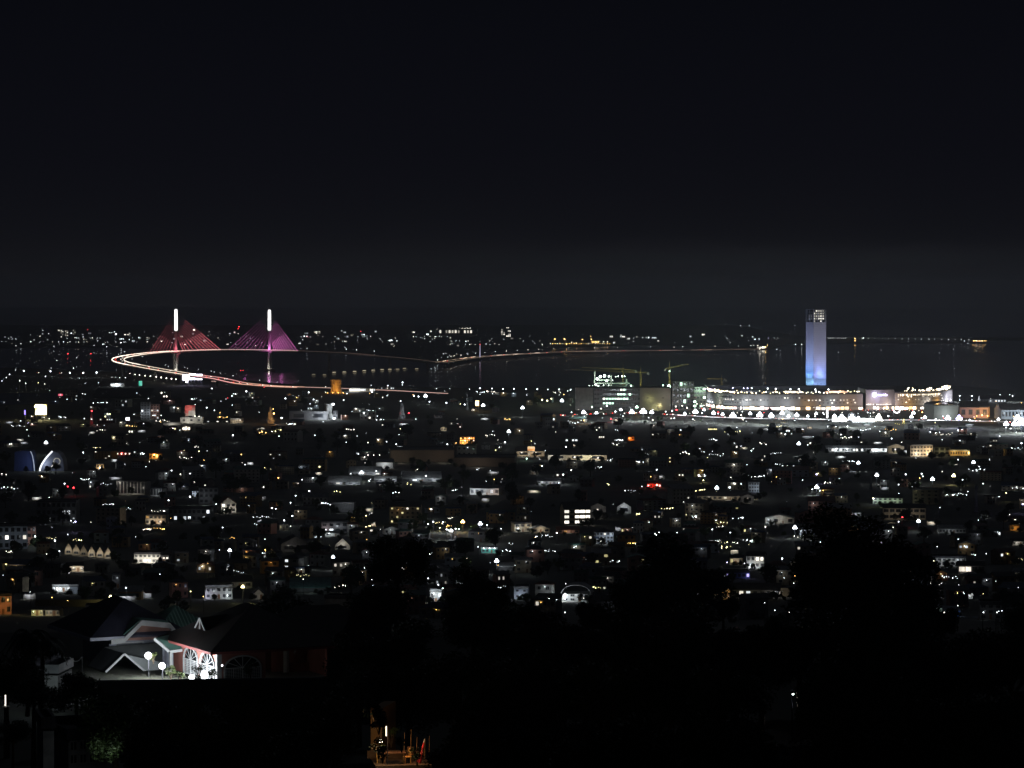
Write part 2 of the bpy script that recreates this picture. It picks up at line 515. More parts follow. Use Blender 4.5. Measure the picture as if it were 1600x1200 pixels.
# ---------------------------------------------------------------- labels that single out one thing
LMK = [(275, 520, 'first bridge pylon'), (421, 520, 'second bridge pylon'), (184, 563, 'sharp bend of the bridge'), (300, 588, 'three glowing panels'), (525, 604, 'orange lit fort'),
       (513, 642, 'white glowing statue tower'), (62, 640, 'glaring yellow billboard'), (143, 643, 'big red beacon'), (297, 641, 'red and white billboard'), (422, 648, 'orange lattice mast'),
       (750, 548, 'slim pylon of the causeway'), (690, 566, 'dark point of the island'), (1195, 545, 'far end of the causeway'), (905, 531, 'orange far shore harbour'), (710, 514, 'lit ridge across the bay'),
       (1277, 540, 'tall blue lit tower'), (940, 590, 'green construction glare'), (1045, 600, 'unfinished concrete block'), (1150, 625, 'curved mall front'), (1375, 620, 'glowing sign block'),
       (1475, 625, 'white lit mall end'), (1217, 645, 'white lit marquee'), (1350, 655, 'fairground stalls'), (1525, 640, 'pink warehouse'), (1592, 655, 'blinding floodlight cluster'),
       (75, 720, 'arched hall with a ring emblem'), (205, 760, 'white ribbed block'), (243, 712, 'orange lit house'), (357, 790, 'lit gabled house'), (140, 860, 'row of white gables'),
       (232, 876, 'brightly lit two storey house'), (102, 915, 'white carport'), (345, 925, 'house with the pale balcony'), (700, 710, 'long dim arena wall'), (730, 688, 'orange lit facade'),
       (600, 728, 'pale shed roof'), (690, 750, 'white factory yard'), (757, 765, 'striped white house'), (730, 818, 'orange garden lamp'), (520, 825, 'dim block with the lit doorway'),
       (535, 850, 'white lit gable'), (765, 858, 'teal pavilion'), (680, 915, 'white glare between the trees'), (875, 712, 'long pale hall'), (857, 752, 'long white bungalow'),
       (910, 803, 'school with bright windows'), (946, 840, 'pale three storey house'), (815, 922, 'white cube house'), (890, 922, 'floodlit curved roof'), (1176, 762, 'pale tower block'),
       (1170, 885, 'lit terrace house'), (1130, 925, 'orange lit entrance'), (1220, 922, 'long pale garden wall'), (1276, 755, 'starry white floodlight'), (1345, 702, 'long bright row building'),
       (1440, 704, 'cream lit block'), (1387, 781, 'balcony block with green light'), (1415, 803, 'dim balcony block'), (1340, 880, 'huge black tree'), (1242, 824, 'glaring streetlamp by the gable'),
       (1480, 875, 'curved white villa'), (1488, 957, 'blue lit shed'), (1536, 940, 'dim grey house'), (1457, 748, 'twin floodlights'), (1024, 757, 'red lit kiosk'), (986, 685, 'orange lit shop'),
       (200, 640, 'twin strip lit tower'), (60, 585, 'shoreline lamps'), (1100, 590, 'small tower crane'), (1400, 530, 'dotted causeway lights'), (1530, 532, 'orange lit jetty'), (100, 530, 'far town lights'),
       (560, 528, 'dark middle of the far shore'), (300, 1050, 'floodlit villa'), (80, 1015, 'bare white wall'), (615, 1160, 'glowing terrace'), (120, 1150, 'dim roadside building'), (1060, 860, 'broad dark tree by the school'),
       (640, 870, 'broad black tree in the middle'), (1238, 1083, 'lone white lamp among the leaves'), (990, 950, 'dark wooded slope'), (420, 950, 'dark garden trees')]
ORD = ['nearest', 'second nearest', 'third nearest', 'fourth nearest', 'fifth nearest', 'sixth nearest', 'seventh nearest', 'eighth nearest', 'ninth nearest', 'tenth nearest',
       'eleventh nearest', 'twelfth nearest', 'thirteenth nearest', 'fourteenth nearest', 'fifteenth nearest', 'sixteenth nearest', 'seventeenth nearest', 'eighteenth nearest', 'nineteenth nearest', 'twentieth nearest']
ORD += ['twenty ' + w for w in ['first', 'second', 'third', 'fourth', 'fifth', 'sixth', 'seventh', 'eighth', 'ninth']]
PEND = []
def name_later(o, base, px, py):
    PEND.append((o, base, px, py))
def resolve_labels():
    by = {}; used = set(o.get('label') for o in sc.objects)
    for o, base, px, py in PEND:
        lm = min(LMK, key=lambda q: (q[0] - px) ** 2 + (2.2 * (q[1] - py)) ** 2)
        dx, dy = px - lm[0], py - lm[1]
        if abs(dx) > 1.1 * abs(dy): d = 'right of' if dx > 0 else 'left of'
        else: d = 'above' if dy < 0 else 'below'
        by.setdefault((base, d, lm[2]), []).append((dx * dx + dy * dy, o))
    for (base, d, lm), v in by.items():
        v.sort(key=lambda q: q[0])
        for i, (_, o) in enumerate(v):
            pre = '' if len(v) == 1 else (ORD[i] + ' ' if i < len(ORD) else 'farthest ')
            s_ = pre + base + ' ' + d + ' the ' + lm
            if len(s_.split()) > 16:
                b2 = base.split(' and ')[0].split(' with a ')
                b2 = (b2[1].replace(' roof', ' roofed') + ' ' + b2[0]) if len(b2) > 1 else base.split(' with ')[0]
                s_ = pre + b2 + ' ' + d + ' the ' + lm
            if len(s_.split()) > 16: s_ = pre + base.split(' with ')[0].split()[-1] + ' ' + d + ' the ' + lm
            if s_ in used: s_ = s_.replace(' ' + d + ' the ', ' farther ' + d + ' the ') if len(s_.split()) < 16 else s_.replace(pre, pre.replace('nearest', 'next nearest'))
            used.add(s_)
            o['label'] = s_

# ---------------------------------------------------------------- street lamps
CW = {'w': 'white', 'y': 'yellow', 'o': 'orange', 'r': 'red', 'g': 'greenish', 'b': 'violet', 'n': 'warm white', 't': 'turquoise', 'v': 'violet'}
POSED = []
SCR = []
def clear_view(x0, x1, y0, y1):
    return all(x1 < a or x0 > b_ or y1 < c_ or y0 > d_ for a, b_, c_, d_ in SCR)
def lamp(px, py, s, c='w', Y=None, h=None, base=None, arm=True, pw=None, label=None, nm=None):
    """a lamp whose bulb shows at the pixel: pole, arm, head and glowing bulb"""
    big = s >= 4
    hh = h or (14 if big and py < 700 else 9 if py < 760 else 7.5)
    if Y is None:
        p = G(px, py, hh); Y = p.y; gz = hgt(Y)
    else:
        p = P(px, py, Y); gz = base if base is not None else hgt(Y)
        hh = p.z - gz
    k = mpp(Y)
    size = 'huge' if s >= 5 else 'big' if s >= 3.8 else 'bright' if s >= 2.8 else 'small' if s >= 1.7 else 'faint'
    kind = 'floodlight mast' if big else 'street lamp' if s >= 1.7 else 'lamp post'
    t = thing(nm or ('floodlight_mast' if big else 'street_lamp' if s >= 1.7 else 'yard_lamp'), 'x', 'lamp', (p.x, p.y, gz), 0, 'masts with glaring floodlights' if big else 'lamps dotted through the city')
    if label: t['label'] = label
    else: name_later(t, f'{size} {CW[c]} {kind}', px, py)
    mb = MB(); mb.bar((0, .6, 0), (0, .6, hh + .25), .10 if not big else .2, .07, 6); mb.build('pole', DARK, t)
    st = s * s * 6 + 14
    r = max(.09, .27 * s * k * (1 if not big else R.uniform(.9, 2.1) if py < 670 and px > 860 else 1.2))
    if big:
        mb = MB(); mb.box(-r * 2, r * 2, .36, .6, hh - .15, hh + .15); mb.build('crossarm', STEEL, t)
        for q, qz in ((-.52, -.3), (0, .62), (.52, -.3)):
            hh2 = hh + qz * r * 1.6; hd = MB(); hd.box(q * r * 2.2 - r * .8, q * r * 2.2 + r * .8, -.1, .35, hh2 - r * .7, hh2 + r * .7); ho_ = hd.build('floodlight', DARK, t)
            hd = MB(); hd.ball((q * r * 2.2, -.18 - r * .5, hh2), r, 8, 5); hd.build('bulb', em(COL[c], st), ho_)
    else:
        mb = MB(); mb.bar((0, .6, hh + .2), (0, -.35, hh + .3), .09, .07, 5); mb.build('arm', STEEL, t)
        mb = MB(); mb.box(-.25, .25, -.75, -.1, hh + r * .7 + .02, hh + r * .7 + .25); hd = mb.build('lamp_head', DARK, t)
        mb = MB(); mb.ball((0, -.45, hh), r, 8, 5, 1.0); mb.build('bulb', em(COL[c], st), hd)
    if s >= 2.4:
        W_ = pw if pw is not None else (900 if 638 < py < 664 and px > 860 else 500 if 650 < px < 770 and 805 < py < 835 else 120) * (s / 3) ** 2 * (Y / 2000) ** 1.1
        light(t, (0, -r * 1.6 - 1.0, hh - .6 - r), W_ * 3, c, .5)
    POSED.append((p.x, p.y, 6))
    if big: SCR.append((px - 5, px + 5, py - 4, py + 4))
    return t

# ---------------------------------------------------------------- buildings
def roof_mesh(kind, W, D, z, over, rise):
    mb = MB(); x0, x1, y0, y1 = -W / 2 - over, W / 2 + over, -over, D + over
    th = .22
    if kind == 'gx':
        ym = (y0 + y1) / 2
        mb.slab([(x0, y0, z), (x1, y0, z), (x1, ym, z + rise), (x0, ym, z + rise)], th)
        mb.slab([(x0, ym, z + rise), (x1, ym, z + rise), (x1, y1, z), (x0, y1, z)], th)
    elif kind == 'gy':
        mb.slab([(x0, y0, z), (0, y0, z + rise), (0, y1, z + rise), (x0, y1, z)], th)
        mb.slab([(0, y0, z + rise), (x1, y0, z), (x1, y1, z), (0, y1, z + rise)], th)
    elif kind == 'hip':
        ym = (y0 + y1) / 2; k = min(W, D) / 2 * .95
        if W >= D: a, b_ = (x0 + k, ym, z + rise), (x1 - k, ym, z + rise)
        else: a, b_ = (0, y0 + k, z + rise), (0, y1 - k, z + rise)
        c = [(x0, y0, z), (x1, y0, z), (x1, y1, z), (x0, y1, z)]
        if W >= D: fs_ = [[c[0], c[1], b_, a], [c[1], c[2], b_], [c[2], c[3], a, b_], [c[3], c[0], a]]
        else: fs_ = [[c[0], c[1], a], [c[1], c[2], b_, a], [c[2], c[3], b_], [c[3], c[0], a, b_]]
        for q in fs_: mb.slab(q, th)
    elif kind == 'shed':
        mb.slab([(x0, y0, z), (x1, y0, z), (x1, y1, z + rise), (x0, y1, z + rise)], th)
    elif kind == 'arch':
        n_ = 8; pts = []
        for i in range(n_ + 1):
            a = pi * i / n_; pts.append((x0 + (x1 - x0) * (1 - cos(a)) / 2, z + rise * sin(a)))
        for (xa, za), (xb, zb) in zip(pts, pts[1:]):
            mb.slab([(xa, y0, za), (xb, y0, zb), (xb, y1, zb), (xa, y1, za)], th)
    else:
        mb.box(x0, x1, y0, y1, z, z + .25)
        mb.box(x0, x1, y0, y0 + .25, z + .25, z + .9); mb.box(x0, x1, y1 - .25, y1, z + .25, z + .9)
        mb.box(x0, x0 + .25, y0 + .25, y1 - .25, z + .25, z + .9); mb.box(x1 - .25, x1, y0 + .25, y1 - .25, z + .25, z + .9)
    return mb
def bld(name, label, cat, px, py, w, h, dep=None, rz=0, wall=WHITE, roof='flat', rm=DROOF, rows=2, cols=3, lit=0.0, lc='n', ls=1.6, lamps=(), group=None, Y=None, base=None, rise=None, door=True, over=None, wk=(.55, .5), litset=None, fm_=None):
    if Y is None: Y = G(px, py).y
    p = P(px, py, Y)
    if base is not None: p.z = base
    k = mpp(Y); W = w * k; Ht = h * k
    dep = dep or max(6, min(14, W * .8)); over = (.5 if roof != 'flat' else .15) if over is None else over
    rise = (min(W, dep) * .22 if roof != 'flat' else 0) if rise is None else rise
    zr = Ht - (rise * .6 if roof in ('gx', 'gy', 'hip', 'shed', 'arch') else 0.9 if roof == 'flat' else 0)
    zr = max(zr, 2.2)
    t = thing(name, label or 'x', cat, p, radians(rz), group)
    mb = MB(); mb.box(-W / 2, W / 2, 0, dep, -2.5, zr - .24)
    if roof == 'gy':
        mb.plate([(-W / 2, zr - .24), (W / 2, zr - .24), (0, zr - .3 + rise * W / (W + 2 * over))], 0.0, .3)
    if roof == 'gx':
        for sx_ in (-W / 2, W / 2 - .3):
            mb.add([(sx_, 0, zr - .24), (sx_, dep, zr - .24), (sx_, dep / 2, zr - .3 + rise * dep / (dep + 2 * over)), (sx_ + .3, 0, zr - .24), (sx_ + .3, dep, zr - .24), (sx_ + .3, dep / 2, zr - .3 + rise * dep / (dep + 2 * over))],
                   [(0, 2, 1), (3, 4, 5), (0, 1, 4, 3), (1, 2, 5, 4), (2, 0, 3, 5)])
    mb.build('wall', wall, t)
    if roof != 'none': roof_mesh(roof, W, dep, zr, over, rise).build('roof', rm, t)
    far = Y > 3300
    fs_ = max(1.0, (Y / 1900) ** 1.15)
    ch = zr / max(rows, 1)
    for r_ in range(rows):
        for c_ in range(cols):
            cx = -W / 2 + W * (c_ + .5) / cols; cz = ch * (r_ + .55)
            ww, wh = W / cols * wk[0] / 2, ch * wk[1] / 2
            on = ((r_, c_) in litset) if litset is not None else R.random() < lit
            if r_ == 0 and c_ == cols // 2 and door and not far and litset is None:
                dm = MB(); dm.box(cx - .5, cx + .5, -.06, .0, 0, 2.1); dd = dm.build('door', WOOD, t)
                hm = MB(); hm.ball((cx + .38, -.1, 1.0), .05, 5, 3); hm.build('handle', STEEL, dd)
                continue
            cc = em(COL[lc if R.random() < .8 else 'n'], ls * fs_ * R.choice((.6, 1, 1.5))) if on else GLASS
            if far:
                pm = MB(); pm.box(cx - ww, cx + ww, -.12, -.003, cz - wh, cz + wh); pm.build('window', cc, t)
            else:
                f_ = .10; fm = MB()
                fm.box(cx - ww - f_, cx - ww, -.14, -.003, cz - wh - f_, cz + wh + f_); fm.box(cx + ww, cx + ww + f_, -.14, -.003, cz - wh - f_, cz + wh + f_)
                fm.box(cx - ww, cx + ww, -.14, -.003, cz + wh, cz + wh + f_); fm.box(cx - ww, cx + ww, -.2, -.003, cz - wh - f_, cz - wh)
                fm.box(cx - .04, cx + .04, -.11, -.06, cz - wh, cz + wh)
                fo = fm.build('window', fm_ or (WHITE if Y < 2200 and wall in (WHITE, CREAM) else GREY), t)
                pm = MB(); pm.box(cx - ww, cx + ww, -.055, -.003, cz - wh, cz + wh); pm.build('pane', cc, fo)
    for lp in lamps:
        u, v, pw, c, sz = lp[:5]; off = lp[5] if len(lp) > 5 else 2.6
        r = max(.09, .26 * sz * k)
        lx = -W / 2 + W * u
        if sz > 0:
            bm_ = MB(); bm_.box(lx - .12, lx + .12, -.5, -.003, zr * v - .06, zr * v + .06); br_ = bm_.build('lamp_bracket', DARK, t)
            bm_ = MB(); bm_.ball((lx, -.5 - r, zr * v), r, 8, 5); bm_.build('bulb', em(COL[c] if isinstance(c, str) else c, sz * sz * 5 + 14), br_)
        light(t, (lx, -off - 2 * r, zr * v), pw * (.72 if Y > 700 else 1), c, .4)
    POSED.append((p.x, p.y + dep / 2, max(W, dep) * .62))
    if label: SCR.append((px - w / 2, px + w / 2, py - h, py))
    return t

# ---------------------------------------------------------------- trees
def crown_mesh(seed, n_leaf, size, nb=14, flat=.8, leaf=.5):
    rr = random.Random(seed); mb = MB(); blobs = []
    for i in range(nb):
        a = rr.uniform(0, 2 * pi); q = rr.random() ** .5 * .62; zz = rr.uniform(-.45, .62)
        q *= sqrt(max(.1, 1 - zz * zz * 1.3))
        blobs.append((q * cos(a), q * sin(a), zz * flat, rr.uniform(.20, .42)))
    tot = sum(b_[3] ** 2 for b_ in blobs)
    for bx, by, bz, br_ in blobs:
        for _ in range(int(n_leaf * br_ * br_ / tot)):
            v = Vector((rr.gauss(0, 1), rr.gauss(0, 1), rr.gauss(0, 1))).normalized() * br_ * (rr.random() ** .4) * rr.choice((1, 1, 1, 1.18))
            c = Vector((bx, by, bz)) + Vector((v.x, v.y, v.z * .8)); c *= size
            u = Vector((rr.gauss(0, 1), rr.gauss(0, 1), rr.gauss(0, .6))).normalized(); w_ = u.orthogonal().normalized()
            L_ = leaf * rr.uniform(.6, 1.3)
            mb.add([c - u * L_ - w_ * L_ * .1, c + w_ * L_ * .45, c + u * L_ + w_ * L_ * .05, c - w_ * L_ * .45], [(0, 1, 2, 3)])
    return mb, [(b_[0] * size, b_[1] * size, b_[2] * size) for b_ in blobs]
def tree_proto(seed, n_leaf, size, th, leaf, mi):
    mb, bl = crown_mesh(seed, n_leaf, size, leaf=leaf)
    cm = mb.mesh('crown', LEAF[mi])
    tm = MB(); cz = th
    tm.bar((0, 0, -1.5), (0.1, 0, cz * .6), size * .07, size * .05, 7); tm.bar((.1, 0, cz * .6), (0, .1, cz + size * .2), size * .05, size * .02, 6)
    for b_ in bl[:8]:
        tm.bar((.1, 0, cz * .62), (b_[0] * .8, b_[1] * .8, cz + b_[2] * .8), size * .025, size * .008, 5)
    return cm, tm.mesh('trunk', BARK), th
TP = [tree_proto(3, 900, 5.2, 5.5, .55, 0), tree_proto(8, 900, 4.4, 5.0, .5, 1), tree_proto(14, 1000, 6.2, 6.8, .6, 2), tree_proto(21, 700, 3.6, 4.2, .45, 3)]
NP = [tree_proto(31, 9000, 6.0, 6.5, .22, 0), tree_proto(37, 9000, 6.0, 7.0, .22, 2), tree_proto(43, 8000, 6.0, 6.0, .24, 1)]
def tree(loc, proto, sc_=1.0, px=0, py=0, base='dark round tree', group='dark trees between the houses', name='tree', cat_='tree'):
    cm, tm, th = proto
    t = thing(name, 'x', cat_, loc, R.uniform(0, 6.28), group)
    t.scale = (sc_, sc_, sc_ * R.uniform(.9, 1.1))
    c = bpy.data.objects.new('crown', cm); sc.collection.objects.link(c); c.parent = t; c.location = (0, 0, th)
    k = bpy.data.objects.new('trunk', tm); sc.collection.objects.link(k); k.parent = t
    name_later(t, base, px, py)
    return t

# ---------------------------------------------------------------- cars
def car_proto(bodym):
    b_ = MB(); b_.prism([(-2.15, -.85), (2.15, -.85), (2.15, .85), (-2.15, .85)], .35, .85)
    c = MB(); c.add([(-1.3, -.78, .85), (1.0, -.78, .85), (1.0, .78, .85), (-1.3, .78, .85), (-.8, -.68, 1.42), (.45, -.68, 1.42), (.45, .68, 1.42), (-.8, .68, 1.42)],
                    [(4, 5, 6, 7), (0, 1, 5, 4), (1, 2, 6, 5), (2, 3, 7, 6), (3, 0, 4, 7)])
    wh = []
    for x in (-1.35, 1.35):
        for y in (-.86, .86):
            q = MB(); q.bar((x, y - .1, .33), (x, y + .1, .33), .33, .33, 10); wh.append(q)
    return b_, c, wh, bodym
def car(loc, rz, front, px, py, m, far_s):
    t = thing('car', 'x', 'car', loc, rz, 'cars on the roads')
    b_, c, wh, _ = car_proto(m)
    b_.build('body', m, t); c.build('cabin', GLASS, t)
    for q in wh: q.build('wheel', TIRE, t)
    for y in (-.6, .6):
        q = MB(); q.box(2.152, 2.42, y - .27, y + .27, .45, .85); q.build('headlight', em((1, .95, .85), far_s), t)
        q = MB(); q.box(-2.42, -2.152, y - .27, y + .27, .5, .9); q.build('taillight', em((1, .04, .03), far_s * .55), t)
    name_later(t, 'car with bright headlights' if front else 'car with red tail lights', px, py)
    return t

# ---------------------------------------------------------------- the tall tower
TY = 6372.0
tw = thing('skyscraper', 'tall slab tower washed blue and violet, dark open storeys at its top', 'tower', P(1271, 600, TY), radians(26))
k = mpp(TY); S_ = 22.8 * k; HT = 116 * k; zc = HT - 20 * k
TCON = mat('pale tower wall', (.60, .60, .62), .8, .08, .05)
# local frame: nearest corner at the origin; the wide face runs along +x, the narrow one along +y
mb = MB(); mb.box(0, S_, 0, S_, -3, zc); mb.build('shaft', TCON, tw)
for i in range(1, 30):
    if i * zc / 30 < zc - 2:
        mb = MB(); zz = i * zc / 30; mb.box(-.12, S_ + .12, -.12, S_ + .12, zz, zz + .25); mb.build('floor_joint', mat('joint grey', (.42, .42, .44), .8, .1), tw)
mb = MB(); mb.box(-.25, .7, -.25, .7, 0, zc); mb.build('corner_rib', TCON, tw)
fl = 5; fh = (HT - zc) / fl
for i in range(fl + 1):
    mb = MB(); z = zc + i * fh; mb.box(0, S_, 0, S_, z + (.0 if i else .02), z + .7); mb.build('floor_slab', TCON, tw)
for i in range(fl):
    z = zc + i * fh + .7; zt = zc + (i + 1) * fh
    for x, y in [(0, 0), (S_ - 1.2, 0), (0, S_ - 1.2), (S_ - 1.2, S_ - 1.2), (S_ * .33, 0), (S_ * .66, 0), (0, S_ * .5)]:
        mb = MB(); mb.box(x, x + 1.2, y, y + 1.2, z, zt); mb.build('column', TCON, tw)
    mb = MB(); mb.box(3, S_ - 3, 3.5, S_ - 3, z, zt); mb.build('dark_core', DARK, tw)
    for j in range(5):
        if i in (1, 2, 3) or (i == 4 and j != 0) or (i == 0 and j in (0, 3)):
            x = 1.6 + j * (S_ - 3) / 5
            mb = MB(); mb.box(x + .3, x + 3.6, 3.2, 3.48, z + .8, zt - 1.2)
            mb.build('lit_window', em((1, .95, .82), R.choice((.3, .7, 1.6))), tw)
    if i in (1, 2):
        for j in range(3):
            y = 4 + j * 8; mb = MB(); mb.box(2.7, 2.98, y, y + 3, z + .8, zt - 1.2); mb.build('lit_window', em((.9, .92, 1), R.choice((.1, .2))), tw)
mb = MB(); mb.bar((S_ * .3, S_ * .3, HT + .7), (S_ * .3, S_ * .3, HT + 7), .5, .3, 6); mb.build('antenna', STEEL, tw)
for y, pw in ((7, 90000), (15, 150000), (23, 90000)):
    light(tw, (-13, y, 1.5), pw, (.17, .38, 1.0), 1.0, 84, (0, y, 50), 1.0)
light(tw, (-85, 15, 14), 230000, (.60, .62, 1.0), 1.0, 66, (0, 14, 78), .9)
for x, pw, c in ((6, 40000, (.45, .42, 1.0)), (15, 95000, (.26, .42, 1.0)), (24, 80000, (.36, .40, 1.0))):
    light(tw, (x, -13, 1.5), pw, c, 1.0, 84, (x, 0, 40), 1.0)
light(tw, (14, -110, 14), 300000, (.66, .65, .88), 2.0, 60, (14, 0, 78), .9)
for y in (4, 14, 24): light(tw, (-7, y, 3), 5200, (.30, .62, 1.0), .8)
for x in (4, 14, 24): light(tw, (x, -7, 3), 4200, (.32, .50, 1.0), .8)
light(tw, (14, -30, zc + 30), 2500, (1, .95, .85), 1.5)  # added fill light for the top storeys
for x in (3, 11, 19, 26):
    mb = MB(); mb.box(x - .8, x + .8, -11.3, -10, 0, 1.1); mb.build('uplight', DARK, tw)
POSED.append((tw.location.x, tw.location.y, 40))
# ---------------------------------------------------------------- the mall
MW = mat('mall cladding', (.40, .385, .38), .8, .3, .03)
def wall_curve(pts, depth, ztop, zb=0):
    """closed block standing behind a front line given as (px, base row)"""
    f = [G(*q) for q in pts]
    return [(p.x, p.y) for p in f], f
def mall_block(name, label, pts, ztop, depth, shop, rowsw):
    xy, f = wall_curve(pts, depth, ztop)
    t = thing(name, label, 'mall', (xy[0][0], xy[0][1], 3.0), 0)
    ox, oy = xy[0]
    loc = [(x - ox, y - oy) for x, y in xy]
    back = [(x + 0.0, y + depth) for x, y in reversed(loc)]
    mb = MB(); mb.prism(loc + back, -1, ztop); mb.build('wall', MW, t)
    mb = MB(); mb.prism([(x, y + 3) for x, y in loc] + [(x, y - 3) for x, y in back], ztop + .02, ztop + 1.2); mb.build('roof', mat('mall roof', (.16, .16, .17), .8, .2, .03), t)
    # cumulative length
    seg = []; tot = 0
    for a, b_ in zip(loc, loc[1:]):
        L_ = sqrt((a[0] - b_[0]) ** 2 + (a[1] - b_[1]) ** 2); seg.append((tot, L_, a, b_)); tot += L_
    def at(s_):
        for s0, L_, a, b_ in seg:
            if s_ <= s0 + L_ or (s0, L_, a, b_) == seg[-1]:
                u = (s_ - s0) / L_; dx, dy = (b_[0] - a[0]) / L_, (b_[1] - a[1]) / L_
                return a[0] + dx * (s_ - s0), a[1] + dy * (s_ - s0), dx, dy
    def panel(name_, s0, s1, z0, z1, m, out=.35):
        a = at(s0); b_ = at(s1); nx, ny = a[3], -a[2]
        mb = MB(); mb.prism([(a[0] + nx * out, a[1] + ny * out), (b_[0] + nx * out, b_[1] + ny * out), (b_[0] + nx * .01, b_[1] + ny * .01), (a[0] + nx * .01, a[1] + ny * .01)], z0, z1)
        return mb.build(name_, m, t)
    nS = int(tot / shop[0])
    for i in range(nS):
        s0 = i * tot / nS + .8; s1 = (i + 1) * tot / nS - .8
        if R.random() < .88:
            panel('shopfront', s0, s1, .6, R.choice((3.6, 4.4, 5.2)), em(R.choice([(1, .84, .58), (1, .90, .70), (1, .95, .86), (1, .72, .40), (1, .70, .66)]), R.choice((1.2, 2.4, 4.5, 8)) * shop[1]))
        panel('awning', s0 - .6, s1 + .6, 5.6, 6.2, DARK, 2.2)
    for z, s0f, s1f, n_, p_, w_ in rowsw:
        for i in range(n_):
            s0 = tot * (s0f + (s1f - s0f) * i / n_); s1 = s0 + w_
            on = R.random() < p_
            panel('window', s0, s1, z, z + 1.5, em((1, .95, .85), R.choice((.7, 1.4, 3))) if on else GLASS, .12)
    return t, at, tot, panel
mall, at, tot, panel = mall_block('mall_building', 'curved long mall with warm shopfronts and bulbs along its roof edge',
    [(1101, 634), (1112, 637), (1130, 639), (1160, 640.3), (1200, 640.8), (1250, 641), (1300, 640.8), (1348, 640)], 24.5, 130, (8.0, 1.0),
    [(17.5, .02, .08, 5, .0, 1.4), (14.5, .02, .10, 7, .1, 1.4), (11.5, .02, .22, 15, .1, 1.4), (8.5, .04, .24, 15, .3, 1.4), (19, .30, .42, 11, .0, 2), (15, .36, .60, 16, .6, 2.4), (10.5, .36, .48, 8, .2, 2),
     (18.5, .62, .74, 10, .3, 2), (14.8, .74, .97, 15, .6, 2.2), (10.5, .8, .98, 10, .3, 2)])
for i in range(78):
    s_ = tot * (.10 + .89 * (i + R.random()) / 78); a = at(s_)
    z = R.uniform(25.9, 28.6) if i % 3 else R.uniform(27, 30)
    mb = MB(); mb.ball((a[0], a[1] + R.uniform(3.5, 9), z), R.uniform(.5, 1.05), 6, 4)
    mb.build('roof_garden_bulb', em(R.choice([(1, .86, .55), (1, .94, .78), (1, .75, .42)]), R.choice((6, 14, 30))), mall)
for s0, s1, c, s_ in [(.19, .30, (1, .72, .45), 2.6), (.66, .74, (1, .86, .66), 3.0), (.83, .93, (1, .60, .40), 2.6), (.06, .20, (.72, .62, 1), .9)]:
    n_ = 7
    for i in range(n_):
        a = at(tot * (s0 + (s1 - s0) * i / n_)); mb = MB()
        mb.box(a[0], a[0] + tot * (s1 - s0) / n_ * .8, a[1] + 4, a[1] + 4.6, 27.2, R.uniform(28.6, 30.2)); mb.build('roof_cafe_front', em(c, s_ * R.uniform(.5, 1.3)), mall)
for s_, pw, c in [(.06, 30000, 'w'), (.115, 24000, 'w'), (.18, 5000, 'w'), (.28, 7000, 'n'), (.38, 6000, 'w'), (.47, 11000, 'w'), (.56, 9000, 'w'), (.66, 7000, 'w'), (.76, 5000, 'o'), (.86, 7000, 'w'), (.95, 5000, 'o')]:
    a = at(tot * s_); light(mall, (a[0], a[1] - 15, 9), pw * 1.1, c, .8)
mb = MB(); mb.prism([(8, 60), (320, 60), (150, 128), (8, 128)], 25.72, 30); mb.build('upper_roof', mat('upper roof', (.10, .10, .12), .8, .2), mall)

sgn, at2, tot2, panel2 = mall_block('mall_building', 'blank sided mall block with a glowing violet disc and lettering', [(1353, 640), (1375, 640), (1397.5, 639.6)], 31, 120, (5.0, 1.3), [(7.4, .0, .9, 16, .95, 2.0)])
a = at2(tot2 * .36)
mb = MB(); mb.bar((a[0] - 4, a[1] - 1.0, 23.5), (a[0] - 4, a[1] - .3, 23.5), 3.1, 3.1, 20); mb.build('logo_disc', em((.80, .76, 1), 22), sgn)
fc = bpy.data.curves.new('lettering', 'FONT'); fc.body = 'seaside'; fc.size = 5.6; fc.extrude = .15; fc.align_x = 'LEFT'; fc.align_y = 'CENTER'
tmp = bpy.data.objects.new('tmp', fc); sc.collection.objects.link(tmp); dg = bpy.context.evaluated_depsgraph_get(); lme = bpy.data.meshes.new_from_object(tmp.evaluated_get(dg)); bpy.data.objects.remove(tmp); lme.materials.clear(); lme.materials.append(em((.66, .60, 1), 6))
fo = bpy.data.objects.new('lettering', lme); sc.collection.objects.link(fo); fo.parent = sgn; fo.location = (a[0] + .3, a[1] - .7, 23.4); fo.rotation_euler = (pi / 2, 0, 0)
light(sgn, (a[0], a[1] - 12, 20), 9000, 'b', 1.5)
for u in (.2, .8): light(sgn, (at2(tot2 * u)[0], at2(tot2 * u)[1] - 15, 8), 12000, (1, .80, .72), 1)
mend, at3, tot3, panel3 = mall_block('mall_building', 'far mall wing with lights scattered on its roof and a floodlit white rounded end',
    [(1398.5, 640), (1420, 640), (1450, 639.5), (1468, 638), (1480, 636.5), (1488.5, 634)], 26.5, 60, (7.0, 1.2),
    [(19.5, .02, .55, 22, .5, 1.6), (15, .02, .6, 22, .35, 1.6), (10.8, .05, .6, 20, .4, 1.6)])
for i in range(60):
    s_ = tot3 * R.uniform(.02, .9); a = at3(s_)
    mb = MB(); mb.ball((a[0], a[1] + R.uniform(2, 22), R.uniform(28.9, 34) if R.random() < .5 else R.uniform(23, 27) if a[1] < 30 and False else R.uniform(29, 31)), R.uniform(.5, 1.15), 6, 4)
    mb.build('roof_bulb', em(R.choice([(1, .86, .62), (1, .95, .85), (1, .78, .5)]), R.choice((8, 16, 34))), mend)
